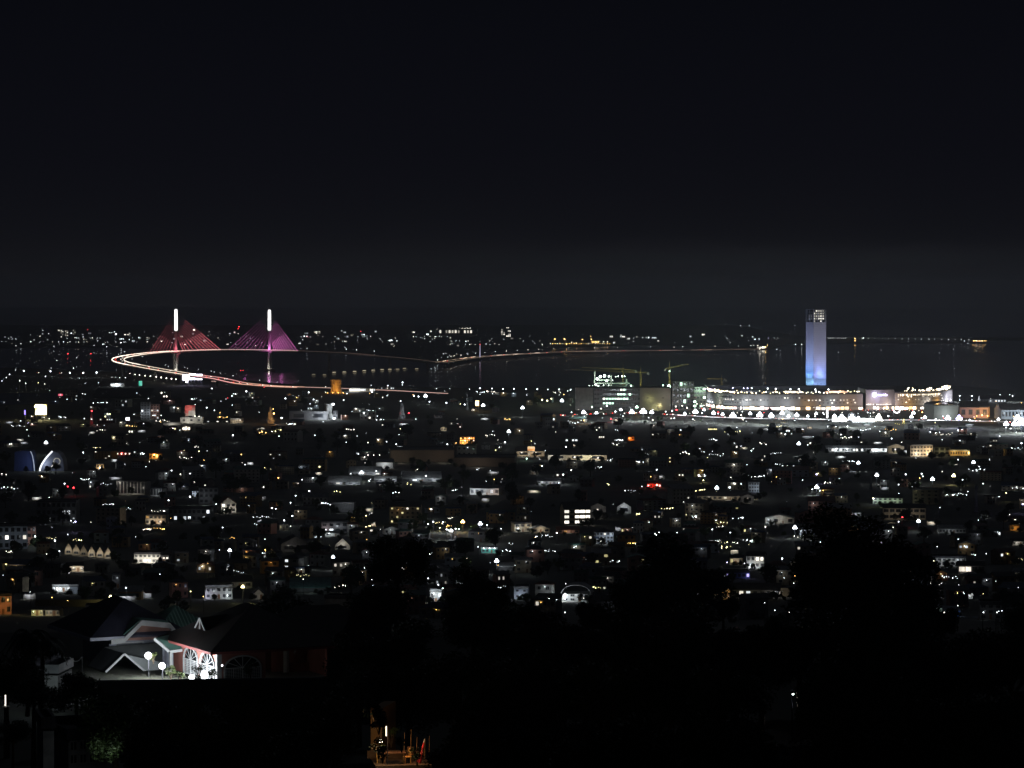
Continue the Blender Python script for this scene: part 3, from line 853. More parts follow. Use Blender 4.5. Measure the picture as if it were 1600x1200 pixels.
for i in range(30):
    panel3('terrace_light', tot3 * (.02 + i * .016), tot3 * (.02 + i * .016) + 1.6, R.choice((21.5, 22.6)), 24.4, em((1, .85, .62), R.choice((1, 2.5, 5))), .3)
for u, pw, c in ((.1, 10000, 'o'), (.3, 11000, 'n'), (.48, 9000, 'o')): a = at3(tot3 * u); light(mend, (a[0], a[1] - 14, 8), pw * 1.1, c, .8)
for u, pw in ((.72, 26000), (.84, 28000), (.95, 22000)): a = at3(tot3 * u); light(mend, (a[0] + 4, a[1] - 14, 12), pw, (.86, .86, 1.0), .8)
for u in (.62, .8): a = at3(tot3 * u); mb = MB(); mb.bar((a[0] + 1, a[1] - 8, 0), (a[0] + 1, a[1] - 8, 10), .3, .2, 6); pl = mb.build('light_post', STEEL, mend); mb = MB(); mb.ball((a[0] + 1, a[1] - 8, 10.8), .8, 8, 5); mb.build('bulb', em((.9, .9, 1), 60), pl)

# ---------------------------------------------------------------- halls and blocks of the reclaimed shore
BLACKH = mat('dark hall sheet', (.08, .08, .09), .7, .2, .05)
bld('low_hall', 'low dark hall roof just behind the curved mall, left of the tall tower', 'hall', 1213, 608, 130, 4, 60, 0, BLACKH, 'shed', DROOF, 0, 0, Y=5560, rise=1.5)
bld('low_hall', 'low dark hall roof behind the mall, right of the tall tower', 'hall', 1340, 608, 46, 6, 60, 0, BLACKH, 'flat', DROOF, 1, 6, .15, 'w', 1, Y=5600)
bld('office_block', 'dim block with a lit strip on top beside the glowing sign block', 'building', 1338, 613, 20, 15, 30, 0, GREY, 'flat', DROOF, 2, 4, .2, 'n', .5, Y=5280, base=3)
CB = mat('beige hoarding', (.36, .34, .29), .85, .15, .05)
bld('shore_block', 'grey windowless block at the edge of the construction site', 'building', 913, 641, 27, 36, 40, 0, CONC, 'flat', DROOF, 0, 0, lamps=((.5, .1, 1800, 'w', 0, 14),))
bld('car_park_block', 'dark open car park floors with rows of white lamps', 'building', 964, 641, 72, 36, 50, 0, GREY, 'flat', DROOF, 5, 16, .0, 'g', 1.2, litset={(3, c) for c in (8, 9, 10, 12)} | {(2, c) for c in range(3, 12)} | {(1, c) for c in (3, 4, 5, 6)} | {(4, 9), (4, 10)}, wk=(.7, .38), lamps=((.2, .1, 2000, 'g', 0, 14), (.8, .1, 1600, 'w', 0, 14)))
bld('exhibition_hall', 'beige hoarding hall washed yellow by a floodlight', 'building', 1024, 641, 48, 36, 45, 0, CB, 'flat', DROOF, 1, 2, 0, litset={(0, 5)}, wk=(.12, .04), lamps=((.3, .5, 1800, (1, 1, .40), 0, 5), (.5, .1, 3200, (1, 1, .5), 0, 5), (.85, .6, 2600, 'n', 0, 14)))
bld('concrete_frame', 'unfinished concrete frame block with open dark storeys', 'building', 1067, 641, 34, 46, 40, 0, CONC, 'flat', DROOF, 5, 6, .04, 'g', 1, wk=(.62, .6), lamps=((.3, .2, 3200, 'w', 0, 14), (.6, .9, 2500, 'g', 0, 8)))
bld('concrete_frame', 'low open deck with greenish work lamps between the frame and the mall', 'building', 1093, 638, 20, 34, 40, 0, CONC, 'flat', DROOF, 5, 4, .3, 'g', 2.2, wk=(.7, .4), lamps=((.5, .9, 14000, 'g', 0, 8),))
# upper floors in green glare
gf = thing('construction_deck', 'scaffolded upper floors drowned in green work light', 'construction', P(950, 606, 5400))
k = mpp(5400)
for i, (x0, x1, z0, z1) in enumerate([(-22, 40, 0, 3), (-18, 34, 6, 8), (-16, 8, 11, 13), (-22, -20, 0, 26), (4, 6, 0, 20), (28, 30, 0, 14)]):
    mb = MB(); mb.box(x0 * k, x1 * k, 0, 16, z0 * k - (8 if i == 0 else 0), z1 * k); mb.build('scaffold_floor' if i < 3 else 'lift_mast', CONC, gf)
for (px, py, s_) in [(933, 592, 4.6), (938, 588.5, 5), (944.5, 587.5, 5.2), (951.5, 588, 3.2), (948, 595, 3.8), (931, 601, 3), (935, 603, 2.4), (921, 602.5, 1.5), (926, 602.5, 1.2), (943, 602, 1.6), (951, 602, 1.6), (962, 588.5, 1.5), (966, 588, 1.8), (972, 588, 2.6), (976, 588, 2.0), (957, 594, 1.4)]:
    p = P(px, py, 5390) - gf.location; mb = MB(); mb.ball(tuple(p), s_ * .40 * k, 8, 5); mb.build('work_lamp', em((.80, 1, .86), s_ * s_ * 4), gf)
for (px, py, pw) in ((938, 590, 9000), (946, 594, 8000), (930, 600, 5000), (972, 586, 4000)):
    p = P(px, py, 5375) - gf.location; light(gf, tuple(p), pw, (.45, 1, .62), 1)
# pink and grey warehouses on the right
bld('warehouse', 'grey ribbed round ended hall beside the bright mall end', 'warehouse', 1478, 655, 40, 25, 40, 14, mat('grey cladding', (.34, .36, .33), .7, .15, .3), 'arch', SROOF, 0, 0, lamps=((.5, .4, 14000, 'w', 0, 14),), rise=5)
bld('warehouse', 'pink lit warehouse with a flat roof on the shore', 'warehouse', 1522, 653, 44, 22, 40, -6, mat('pink cladding', (.50, .36, .33), .8, .1), 'gx', SROOF, 1, 4, .1, 'o', 1.5, lamps=((.3, .5, 7000, (1, .7, .62), 0, 16), (.75, .3, 7500, (1, .62, .5), 0, 14)))
bld('warehouse', 'small warehouse lit orange beside the pink one', 'warehouse', 1539, 653, 14, 18, 30, -6, OCHRE, 'flat', SROOF, 2, 3, .3, 'o', 2, lamps=((.5, .4, 12000, 'o', 0, 10),))
bld('terminal_building', 'long dark roofed terminal with a row of pale windows', 'terminal', 1552, 637, 40, 9, 30, 0, GREY, 'gx', DROOF, 1, 9, .25, 'w', .25, Y=5350, base=3, lamps=((.5, .8, 5000, 'w', 0, 14),))
bld('warehouse', 'grey blue warehouse behind the floodlight cluster', 'warehouse', 1586, 655, 44, 20, 40, 6, mat('blue grey cladding', (.3, .34, .38), .8, .1), 'gx', SROOF, 1, 8, .1, 'w', 1, lamps=((.2, .6, 12000, 'w', 0, 14), (.8, .6, 26000, 'w', 0, 14)))
# the two big tents and the fairground
rl = MB(); rp = [q for q in WROAD if q.x / q.y * F + 800 > 322]
strip_t = thing('road_glow', 'added rosy glow strip along the shore road from the glowing panels to past the fort', 'glow strip', (0, 0, 0))
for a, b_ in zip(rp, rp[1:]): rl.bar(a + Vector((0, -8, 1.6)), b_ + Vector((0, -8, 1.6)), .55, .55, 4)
rl.build('glow_strip', em((1, .62, .52), 1.0), strip_t)  # added glow standing in for the lit line of the road
rl = MB()
for a in rp[::3]: rl.bar(a + Vector((0, -7.6, 0)), a + Vector((0, -7.6, 1.6)), .15, .15, 4)
rl.build('post', STEEL, strip_t)  # posts added only to carry the glow strip
CR_ = [q for q in CROAD if 1040 < q.x / q.y * F + 800 < 1575]
strip_t = thing('road_glow', 'bright white glow strip added along the coast road before the mall', 'glow strip', (0, 0, 0))
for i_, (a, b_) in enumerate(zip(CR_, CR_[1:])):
    rl = MB(); rl.bar(a + Vector((0, -14, 1.0)), b_ + Vector((0, -14, 1.0)), .42, .42, 4); rl.build('glow_strip', em((.95, .97, 1), R.choice((.5, 1.2, 2.6, 4))), strip_t)  # glow added to imitate the lit road surface
rl = MB()
for a in CR_: rl.bar(a + Vector((0, -13.5, 0)), a + Vector((0, -13.5, 1.0)), .15, .15, 4)
rl.build('post', STEEL, strip_t)  # posts added only to carry the glow strip
TENT = mat('tent canvas', (.62, .62, .60), .8, .1)
def tent(px, py, w_, h_, label, lit):
    p = G(px, py); k = mpp(p.y); t = thing('marquee', label, 'tent', p)
    W = w_ * k / 2; h2 = h_ * k
    n_ = 14; mb = MB()
    rim = [(W * cos(2 * pi * i / n_), W * .8 * sin(2 * pi * i / n_), 2.2) for i in range(n_)]
    mid = [(x * .42, y * .42, h2 * .50) for x, y, z in rim]
    mb.add(rim + mid + [(0, 0, h2)], [(i, (i + 1) % n_, n_ + (i + 1) % n_, n_ + i) for i in range(n_)] + [(n_ + i, n_ + (i + 1) % n_, 2 * n_) for i in range(n_)])
    mb.build('canopy', TENT if lit else BLACKH, t)
    mb = MB(); mb.bar((0, 0, 0), (0, 0, h2 + 2.5), .35, .25, 6); mb.build('king_pole', STEEL, t)
    for i in range(n_):
        mb = MB(); x, y, z = rim[i]; mb.bar((x * .42, y * .42, h2 * .5), (x * 1.35, y * 1.35, 0), .18, .18, 4); mb.build('guy_rope', TENT, t)
    if lit:
        for (x, y, z, pw) in ((-W * .5, -W * .9, 9, 9000), (W * .2, -W * .9, 8, 9000), (0, -W * .5, h2 + 3, 5000)): light(t, (x, y, z), pw, 'w', .8)
    return t
tent(1203, 654, 38, 18, 'dark pointed tent left of the white lit marquee', False)
tent(1230, 655, 56, 17, 'white lit marquee with guy ropes fanning out', True)
for i, (px, py, w_, c) in enumerate([(1306, 659, 12, 'w'), (1318, 659, 11, 'n'), (1338, 660, 12, 'w'), (1350, 660, 10, 'w'), (1361, 660, 11, 'w')]):
    lab = ['white canopied fair stall nearest to the marquee', 'warm lit fair stall next to the first white one', 'bright fair stall under the little big wheel', 'narrow fair stall in the middle of the bright row', 'bright fair stall beside the cone of lights'][i]
    t = bld('fair_stall', lab, 'stall', px, py, w_, 7, 7, 0, WHITE, 'hip', TENT, 1, 3, 1.0, c, 5, wk=(.8, .7), group='fairground stalls', lamps=((.5, .9, 9000, 'w', 3.0, 4),))
t = thing('ferris_wheel', 'small big wheel glowing white above the fair stalls', 'big wheel', G(1331, 659), .3); k = mpp(t.location.y)
rw = 6.0 * k
for i in range(16):
    a0, a1 = 2 * pi * i / 16, 2 * pi * (i + 1) / 16
    mb = MB(); mb.bar((rw * cos(a0), 0, 8 * k + rw * sin(a0)), (rw * cos(a1), 0, 8 * k + rw * sin(a1)), .22, .22, 5); mb.build('rim_section', em((.9, .95, 1), 1.1), t)
    if i % 2 == 0:
        mb = MB(); mb.bar((0, 0, 8 * k), (rw * cos(a0), 0, 8 * k + rw * sin(a0)), .12, .12, 4); mb.build('spoke', STEEL, t)
        mb = MB(); mb.box(rw * cos(a0) - .7, rw * cos(a0) + .7, -.8, .8, 8 * k + rw * sin(a0) - 1.6, 8 * k + rw * sin(a0) - .1); mb.build('gondola', PALE, t)
for q in (-1, 1): mb = MB(); mb.bar((q * 4, q, 0), (0, q, 8 * k), .3, .25, 5); mb.build('support_leg', STEEL, t)
t = thing('light_cone', 'tall cone of strung white bulbs at the end of the fair', 'light display', G(1373, 658)); k = mpp(t.location.y)
mb = MB(); mb.bar((0, 0, 0), (0, 0, 13 * k), .3, .2, 6); mb.build('pole', STEEL, t)
for i in range(12):
    a0 = 2 * pi * i / 12; ex, ey = 7 * k * cos(a0), 7 * k * sin(a0)
    for j in range(7):
        u = (j + .5) / 7.5; mb = MB(); mb.ball((ex * (1 - u), ey * (1 - u), 13 * k * u), .5, 6, 4); mb.build('bulb', em((1, .93, .84), R.choice((3, 7, 12))), t)
light(t, (0, -10, 6), 9000, 'n', .5)
t = thing('light_column', 'tall white glowing column between the marquee and the fair', 'light column', G(1292.5, 654)); k = mpp(t.location.y)
mb = MB(); mb.box(-1.6, 1.6, -1.6, 1.6, 0, 1.2); mb.build('base', CONC, t); mb = MB(); mb.box(-1.1, 1.1, -1.1, 1.1, 1.2, 14 * k); mb.build('glowing_shaft', em((.95, .97, 1), 5), t)
t = thing('festoon_arch', 'smile shaped string of white bulbs behind the coast road', 'light display', G(1401, 650)); k = mpp(t.location.y)
for i in range(9):
    a0 = pi * (1 + i / 8.0); mb = MB(); mb.ball((5 * k * cos(a0), 0, 10 * k + 5 * k * sin(a0)), .75, 6, 4); mb.build('bulb', em((.95, .97, 1), 14), t)
for q in (-1, 1): mb = MB(); mb.bar((q * 5 * k, .5, 0), (q * 5 * k, .5, 10.5 * k), .25, .2, 5); mb.build('post', STEEL, t)
t = thing('street_sculpture', 'small figure shaped frame of yellow bulbs below the coast road', 'light display', G(1412, 664)); k = mpp(t.location.y)
mb = MB(); mb.bar((0, .5, 0), (0, .5, 8 * k), .25, .2, 5); mb.build('post', STEEL, t)
for (x, z) in [(0, 8), (0, 6.4), (1, 5), (1.4, 3.6), (-.6, 3), (-1.4, 1.8), (1.6, 1.6), (-7, .6), (-10, 1), (-13, 1.4), (3.5, .8)]:
    mb = MB(); mb.ball((x * k, 0, z * k + .6), .5, 6, 4); mb.build('bulb', em((.95, .85, .25), 1.6 if z < 8 else 6), t)

# ---------------------------------------------------------------- tower cranes
def crane(px, top, basepy, jib, label, Y=5500, hook=None):
    b_ = P(px, basepy, Y); b_.z = 3; k = mpp(Y)
    t = thing('tower_crane', label, 'crane', b_, 0, 'tower cranes over the construction site')
    zj = P(px, (jib[0][1] * (jib[1][0] - px) + jib[1][1] * (px - jib[0][0])) / (jib[1][0] - jib[0][0]), Y).z - 3; zt = P(px, top, Y).z - 3
    mb = MB()
    for sx_ in (-1, 1):
        for sy_ in (-1, 1): mb.bar((sx_, sy_, 0), (sx_, sy_, zj), .16, .16, 4)
    z = 0; q = 1
    while z < zj - 3:
        for sy_ in (-1, 1): mb.bar((-q, sy_, z), (q, sy_, z + 3), .1, .1, 4); mb.bar((sy_, -q, z), (sy_, q, z + 3), .1, .1, 4)
        z += 3; q = -q
    mb.build('mast', PAINT, t)
    mb = MB(); mb.bar((0, 0, zj), (0, 0, zt), .5, .2, 4); mb.build('apex', PAINT, t)
    for nm, (ex, ey) in zip(('jib', 'counter_jib') if abs(jib[0][0] - px) > abs(jib[1][0] - px) else ('counter_jib', 'jib'), jib):
        e_ = P(ex, ey, Y); X = e_.x - b_.x; Z = e_.z - 3
        mb = MB(); n_ = max(3, int(abs(X) / 3))
        mb.bar((0, -.7, zj), (X, -.7, Z), .16, .16, 4); mb.bar((0, .7, zj), (X, .7, Z), .16, .16, 4); mb.bar((0, 0, zj + 1.6), (X, 0, Z + 1), .16, .16, 4)
        for i in range(n_):
            u, v = i / n_, (i + 1) / n_
            mb.bar((X * u, -.7, zj + (Z - zj) * u), (X * v, 0, zj + 1.5 + (Z + 1 - zj - 1.5) * v), .08, .08, 4); mb.bar((X * v, .7, zj + (Z - zj) * v), (X * u, 0, zj + 1.5 + (Z + 1 - zj - 1.5) * u), .08, .08, 4)
        mb.build(nm, PAINT, t)
        mb = MB(); mb.bar((0, 0, zt), (X * .7, 0, zj + (Z - zj) * .7 + 1.5), .08, .08, 4); mb.build('tie_bar', STEEL, t)
        if nm == 'counter_jib': mb = MB(); mb.box(X * .98 - 1.6, X * .98 + 1.6, -1, 1, Z - 3, Z); mb.build('counterweight', CONC, t)
        else:
            mb = MB(); mb.bar((X * .8, 0, zj + (Z - zj) * .8), (X * .8, 0, zj + (Z - zj) * .8 - 9), .07, .07, 4); mb.build('hoist_rope', STEEL, t)
    mb = MB(); mb.box(.9, 2.6, -1.8, -.2, zj - 2.6, zj - .4); mb.build('cab', GLASS, t)
    light(t, (6, -16, zj * .6), 8000, (.8, 1, .85), 1); light(t, (-14, -14, zj - 8), 5000, (.8, .9, .8), 1)
    return t
crane(973.5, 568, 600, ((910, 574.5), (994, 579)), 'tower crane left of the middle with a long jib over the green glare')
crane(1001, 573, 606, ((893, 578), (1013, 583)), 'taller tower crane just right of the green glare with a faint long jib', Y=5600)
crane(1046, 565, 605, ((1039, 577), (1076, 569)), 'tower crane with its jib tilted up toward the sea')
crane(1127.5, 585, 612, ((1105, 592), (1134, 593)), 'tower crane standing over the left end of the mall', Y=5320)

# ---------------------------------------------------------------- shore landmarks
def fort():
    p = G(525, 614); k = mpp(p.y); t = thing('fort_tower', 'squat orange lit round fort tower with battlements', 'tower', p, 0)
    h_ = 21 * k; r0, r1 = 9.4 * k, 7.4 * k
    ST = mat('warm fort stone', (.45, .38, .28), .9, .35, .25, bump=.6)
    mb = MB(); mb.bar((0, 0, 0), (0, 0, h_ * .62), r0, r1, 28); mb.build('wall', ST, t)
    mb = MB(); mb.bar((0, 0, h_ * .62), (0, 0, h_ * .70), r1 + 1.3, r1 + 1.9, 28); mb.build('cornice', ST, t)
    mb = MB(); mb.bar((0, 0, h_ * .70), (0, 0, h_ * .92), r1 + 1.0, r1 + 1.2, 28); mb.build('parapet', ST, t)
    for i in range(18):
        a0 = 2 * pi * i / 18; x, y = (r1 + .5) * cos(a0), (r1 + .5) * sin(a0)
        mb = MB(); mb.box(x - .8, x + .8, y - .8, y + .8, h_ * .92, h_); mb.build('merlon', ST, t)
    mb = MB(); mb.box(-1.4, 1.4, -r0 - .3, -r0 + 2, 0, 3.4); mb.build('doorway', DARK, t)
    for x in (-14, -5, 5, 14): light(t, (x, -r0 - 9, 2.5), 5500, (1, .42, .06), .6); mb = MB(); mb.ball((x, -r0 - 6, .8), .6, 6, 4); mb.build('uplight', em((1, .5, .12), 12), t)
    light(t, (0, -r0 - 16, h_ * .8), 6000, (1, .42, .06), 1)
fort()
SCR.extend([(512, 538, 590, 618), (500, 526, 628, 658), (1100, 1600, 600, 660), (16, 105, 700, 738), (900, 1100, 590, 648)])
def statue():
    p = G(513, 655); k = mpp(p.y); t = thing('monument', 'tall white tower monument glowing under floodlights', 'monument', p, .2)
    WM = mat('monument white', (.8, .8, .8), .8, .1)
    mb = MB(); mb.prism([(-9 * k, -6 * k), (9 * k, -6 * k), (11 * k, 0), (9 * k, 6 * k), (-9 * k, 6 * k), (-11 * k, 0)], -1, 2 * k); mb.build('plinth', WM, t)
    mb = MB(); mb.bar((0, 0, 2 * k), (0, 0, 9 * k), 8.6 * k, 6 * k, 10); mb.build('base', WM, t)
    mb = MB(); mb.bar((0, 0, 9 * k), (0, 0, 22 * k), 5.6 * k, 6.0 * k, 10); mb.build('shaft', WM, t)
    mb = MB(); mb.bar((0, 0, 22 * k), (0, 0, 24 * k), 6.6 * k, 6.2 * k, 10); mb.build('cap', WM, t)
    for i in range(6):
        a0 = 2 * pi * i / 6; mb = MB(); mb.bar((5.6 * k * cos(a0), 5.6 * k * sin(a0), 24 * k), (5.6 * k * cos(a0), 5.6 * k * sin(a0), 25.5 * k), .8, .5, 6); mb.build('finial', WM, t)
    for x, z, pw in ((-9, 4, 12000), (9, 4, 12000), (0, 16, 12000)): light(t, (x, -9 * k, z), pw, 'w', .6)
    mb = MB(); mb.ball((7.5 * k, -3, 23.5 * k), 1.5, 8, 5); mb.build('floodlight', em(COL['w'], 60), t)
    for x in (-9, 8): mb = MB(); mb.ball((x, -7.5 * k, 1.4), 1.2, 8, 5); mb.build('floodlight', em(COL['w'], 60), t)
statue()
def board(px, py, w_, h_, dx, label, face, strength, lamps, name='billboard', Y=None, colz=None, group=None, post=None):
    """hoarding on two posts; face rows of colour, py is its middle"""
    hh = 14 if post is None else post
    Y = Y or G(px, py, hh).y; c = P(px, py, Y); k = mpp(Y); W, Hh = w_ * k / 2, h_ * k / 2
    t = thing(name, label, 'billboard', (c.x, c.y, hgt(Y)), dx, group); z = c.z - hgt(Y)
    for q in (-.6, .6): mb = MB(); mb.bar((q * W, .9, 0), (q * W, .9, z + Hh * .8), .45, .35, 6); mb.build('post', STEEL, t)
    mb = MB(); mb.box(-W - .3, W + .3, .02, .6, z - Hh - .3, z + Hh + .3); mb.build('frame', DARK, t)
    nr = len(face); nc = len(face[0])
    for i in range(nr):
        for j in range(nc):
            c_ = face[i][j]
            mb = MB(); mb.box(-W + 2 * W * j / nc, -W + 2 * W * (j + 1) / nc, -.12 - .004 * ((i + j) % 2), .0, z + Hh - 2 * Hh * (i + 1) / nr, z + Hh - 2 * Hh * i / nr)
            mb.build('panel', em(c_, strength) if strength else mat('print %s' % (c_,), c_, .6, .1), t)
    for (x, z_, pw, c__) in lamps: light(t, (x * W, -4, z + z_ * Hh), pw, c__, .5)
    POSED.append((c.x, c.y, W)); SCR.append((px - w_ / 2, px + w_ / 2, py - h_ / 2, py + h_ / 2))
    return t
board(290.5, 589.5, 11, 9, .1, 'left glowing white panel of three by the shore road', [[(1, .86, 1), (.86, .82, 1)], [(.95, .95, 1), (1, .9, .95)]], 5, [(0, -1, 6000, 'b')], 'screen_sign', group='glowing panels by the shore road', post=16)
board(301.5, 588.7, 9, 9.6, .1, 'middle glowing white panel of three by the shore road', [[(.9, .88, 1), (1, 1, 1)], [(.9, 1, 1), (.8, .8, 1)]], 5, [(0, -1, 6000, 'b')], 'screen_sign', group='glowing panels by the shore road', post=16)
board(311.5, 589, 9, 9, .1, 'last glowing white panel of three, tinged violet at its top', [[(.80, .78, 1), (.92, .9, 1)], [(1, .98, 1), (.9, .92, 1)]], 5, [(0, -1, 6000, 'b')], 'screen_sign', group='glowing panels by the shore road', post=16)
board(292, 596, 4, 3.6, .1, 'small square lamp box hanging below the glowing panels', [[(.95, .97, 1)]], 8, [], 'screen_sign', post=4)
board(64, 640, 18, 16, -.15, 'glaring pale yellow billboard in the old town', [[(.9, .72, .34), (1, .84, .5), (.7, .52, .22), (.35, .28, .12)], [(.25, .2, .08), (1, .85, .5), (1, .9, .6), (1, .8, .45)], [(.5, .4, .16), (1, .9, .6), (1, .88, .55), (.8, .62, .3)], [(1, .85, .5), (1, .86, .5), (.9, .7, .35), (.6, .45, .2)]], 8, [(-.3, .2, 5000, 'y'), (.8, -1.2, 5000, 'y')], post=15)
for (px_, py_, s_) in ((56.5, 635, 4), (60, 634, 3.4), (64, 637, 3.2), (57.5, 646, 3.2), (70, 643, 3)): lamp(px_, py_, s_, 'y', Y=G(64, 640, 15).y - 6, nm='billboard_floodlight', pw=1200)
board(39, 644.5, 1.8, 7, 0, 'narrow upright violet neon sign in the old town', [[(.30, .22, 1)]], 3.2, [], 'neon_sign', post=10)
board(297, 641.5, 16, 17, 0, 'tall red and white billboard above the white hall', [[(.45, .08, .08), (.50, .10, .09), (.42, .07, .08)], [(.42, .07, .07), (.45, .09, .08), (.40, .2, .2)], [(.40, .08, .08), (.55, .5, .5), (.6, .58, .58)], [(.5, .30, .28), (.6, .58, .56), (.62, .6, .6)]], 0, [(.6, -1.0, 3000, 'n'), (-.2, 0, 3500, 'n')], post=16)
board(199.5, 654.5, 6, 4.4, 0, 'small plain white glowing sign by the old town', [[(.95, .95, 1)]], 3.5, [], 'screen_sign', post=8)
board(219.5, 599, 5, 7.5, .2, 'small green neon sign near the shore', [[(.12, .9, .62), (.2, .8, .6)], [(.1, .75, .5), (.25, .9, .7)]], .9, [(0, -2, 4000, (.1, 1, .6))], 'neon_sign', post=7)
board(745.5, 630, 5.2, 8, 0, 'tall oval orange sign glowing on a pole', [[(1, .66, .28)], [(1, .88, .55)], [(1, .62, .25)]], 6, [(0, 0, 6000, 'o')], 'oval_sign', post=12)
board(830, 701, 11, 7, 0, 'brown kiosk sign with a pale face by the long hall', [[(.9, .75, .5), (1, .85, .6)], [(.55, .3, .14), (.6, .33, .15)]], .35, [(0, -1, 900, 'o')], post=9)
board(94.5, 617, 7, 3, 0, 'small red shop sign in the old town', [[(1, .12, .2), (1, .5, .55), (1, .1, .16)]], 1.2, [], 'neon_sign', post=6)
def lattice(px, py, top, w_, label, c, pw, lights=()):
    p = G(px, py); k = mpp(p.y); t = thing('lattice_mast', label, 'mast', p, .3, 'lattice masts over the city'); h_ = P(px, top, p.y).z - p.z; W = max(1.2, w_ * k / 2)
    mb = MB()
    for sx_ in (-1, 1):
        for sy_ in (-1, 1): mb.bar((sx_ * W, sy_ * W, 0), (sx_ * W * .2, sy_ * W * .2, h_ * .92), .22, .14, 4)
    mb.build('leg_frame', PAINT if c == 'o' else STEEL, t)
    mb = MB(); n_ = 10
    for i in range(n_):
        u, v = i / n_ * .92, (i + 1) / n_ * .92; a, b_ = W * (1 - .8 * u / .92), W * (1 - .8 * v / .92)
        for sy_ in (-1, 1): mb.bar((-a, sy_ * a, h_ * u), (b_, sy_ * b_, h_ * v), .12, .12, 4); mb.bar((a, sy_ * a, h_ * u), (-b_, sy_ * b_, h_ * v), .12, .12, 4); mb.bar((-a, sy_ * a, h_ * u), (a, sy_ * a, h_ * u), .12, .12, 4)
    mb.build('bracing', PAINT if c == 'o' else STEEL, t)
    mb = MB(); mb.bar((0, 0, h_ * .9), (0, 0, h_), .2, .1, 5); mb.build('aerial', STEEL, t)
    mb = MB()
    for a in (0, 2.1, 4.2): mb.box(cos(a) * .9 - .25, cos(a) * .9 + .25, sin(a) * .9 - .25, sin(a) * .9 + .25, h_ * .78, h_ * .86)
    mb.build('antenna_panel', PALE, t)
    if pw: light(t, (3, -9, h_ * .25), pw, COL[c] if isinstance(c, str) else c, .5); light(t, (-5, -9, h_ * .6), pw * .6, COL[c] if isinstance(c, str) else c, .5)
    for z, cc, s_ in lights: mb = MB(); mb.ball((0, -W - .5, h_ * z), s_ * .22 * k, 8, 5); mb.build('beacon', em(COL[cc], 18), t)
    POSED.append((p.x, p.y, 4)); SCR.append((px - w_ / 2, px + w_ / 2, top, py)); return t
lattice(422.5, 662, 634, 9, 'orange lit lattice mast beside a bright shop', (1, .42, .08), 6500)
lattice(143, 664, 642, 5, 'dark lattice mast carrying a big red beacon', 'r', 900, ((1, 'r', 4.2),))
lattice(457, 790, 754, 4, 'thin dark lattice mast above the school quarter', 'w', 0)
lattice(359.5, 655, 652, 3, 'short mast with a lamp by the white hall', 'w', 0)
lattice(1361, 765, 742, 3, 'slim mast beside a blue white lamp', 'w', 0)
lattice(1525, 800, 752, 4, 'tall thin mast in the dark eastern quarter', 'w', 0)
lattice(730, 640, 612, 3, 'slim mast behind the oval orange sign', 'w', 900)
lattice(628, 655, 628, 9, 'stubby lattice tower with a white lamp at its top', 'w', 2500)
lattice(373, 545, 511, 3, 'far mast with a red beacon between the two pylons', 'r', 0, ((.99, 'r', 2.0),)) if False else None
# ---------------------------------------------------------------- the city: buildings one can tell apart
W_, F_ = 'w', 'n'
bld('hall', 'long white hall with dark arched openings below the red billboard', 'hall', 299, 661, 35, 9, 16, 0, WHITE, 'flat', SROOF, 1, 3, 0, wk=(.32, .4), lamps=((.85, 1.3, 4200, 'n', 1.8, 4), (.3, .6, 5000, 'n', 0, 9), (.7, .3, 5000, 'n', 0, 9)))
bld('low_wall_building', 'low pale strip of a building left of the white hall', 'building', 269, 664, 27, 3.5, 8, 0, WHITE, 'flat', SROOF, 0, 0, lamps=((.5, .8, 3500, 'n', 0, 7),))
bld('shop_building', 'small lit shop under the white hall with the arches', 'shop', 291, 673, 13, 7, 8, 0, CREAM, 'flat', DROOF, 1, 3, 1, 'n', 1.4, lamps=((.5, .9, 1800, 'n', 2.4),))
bld('office_block', 'pale lit strip windowed building right of the white hall', 'building', 369.5, 661, 20, 7, 12, 0, CREAM, 'flat', SROOF, 2, 7, .2, 'n', .7, lamps=((.5, .8, 5200, 'n', 0, 8),))
bld('yard_wall', 'long dim yard building between the hall and the strip windowed one', 'building', 335, 660, 44, 3.5, 8, 0, GREY, 'flat', DROOF, 1, 9, .25, 'w', .5)
bld('apartment_tower', 'dim tower with two upright strips of light on its edges', 'building', 227, 656, 14, 29, 14, 0, GREY, 'flat', DROOF, 7, 3, .15, 'w', .5, lamps=((.0, .4, 2200, 'w', 0, 4), (1, .4, 2200, 'w', 0, 4)))
bld('apartment_tower', 'brown office block right of the strip lit tower', 'building', 242, 655, 13, 24, 14, 0, PINK, 'flat', DROOF, 6, 3, .2, 'w', .35, lamps=((.5, .5, 1500, 'w', 0, 9),))
bld('warehouse', 'long grey hall beside the white glowing monument', 'warehouse', 482, 656, 60, 13, 30, 0, GREY, 'flat', SROOF, 1, 2, 0, lamps=((.9, .5, 22000, 'w', 0, 8), (.6, .5, 5000, 'w', 0, 14)))
bld('annex', 'small grey block right behind the glowing monument', 'building', 524, 654, 7, 12, 14, 0, GREY, 'flat', DROOF, 2, 2, 0, lamps=((.1, .5, 3500, 'w', 0, 6),))
bld('market_hall', 'row of pale pillars lit beside the orange fort', 'hall', 566, 612, 40, 6, 12, 0, CREAM, 'flat', DROOF, 1, 14, .75, 'w', .5, lamps=((.1, .7, 30000, 'w', 0, 12), (.3, .7, 12000, 'w', 0, 12)))
bld('market_hall', 'dimmer row of small pillars farther right of the fort', 'hall', 604, 609, 30, 5, 12, 0, GREY, 'flat', DROOF, 1, 10, .4, 'w', .25)
bld('petrol_station', 'white lit canopy station near the bend of the shore road', 'station', 183, 604, 21, 5, 14, 0, WHITE, 'flat', SROOF, 1, 4, .7, 'w', .7, lamps=((.45, .8, 17000, 'w', 4.2, 5),))
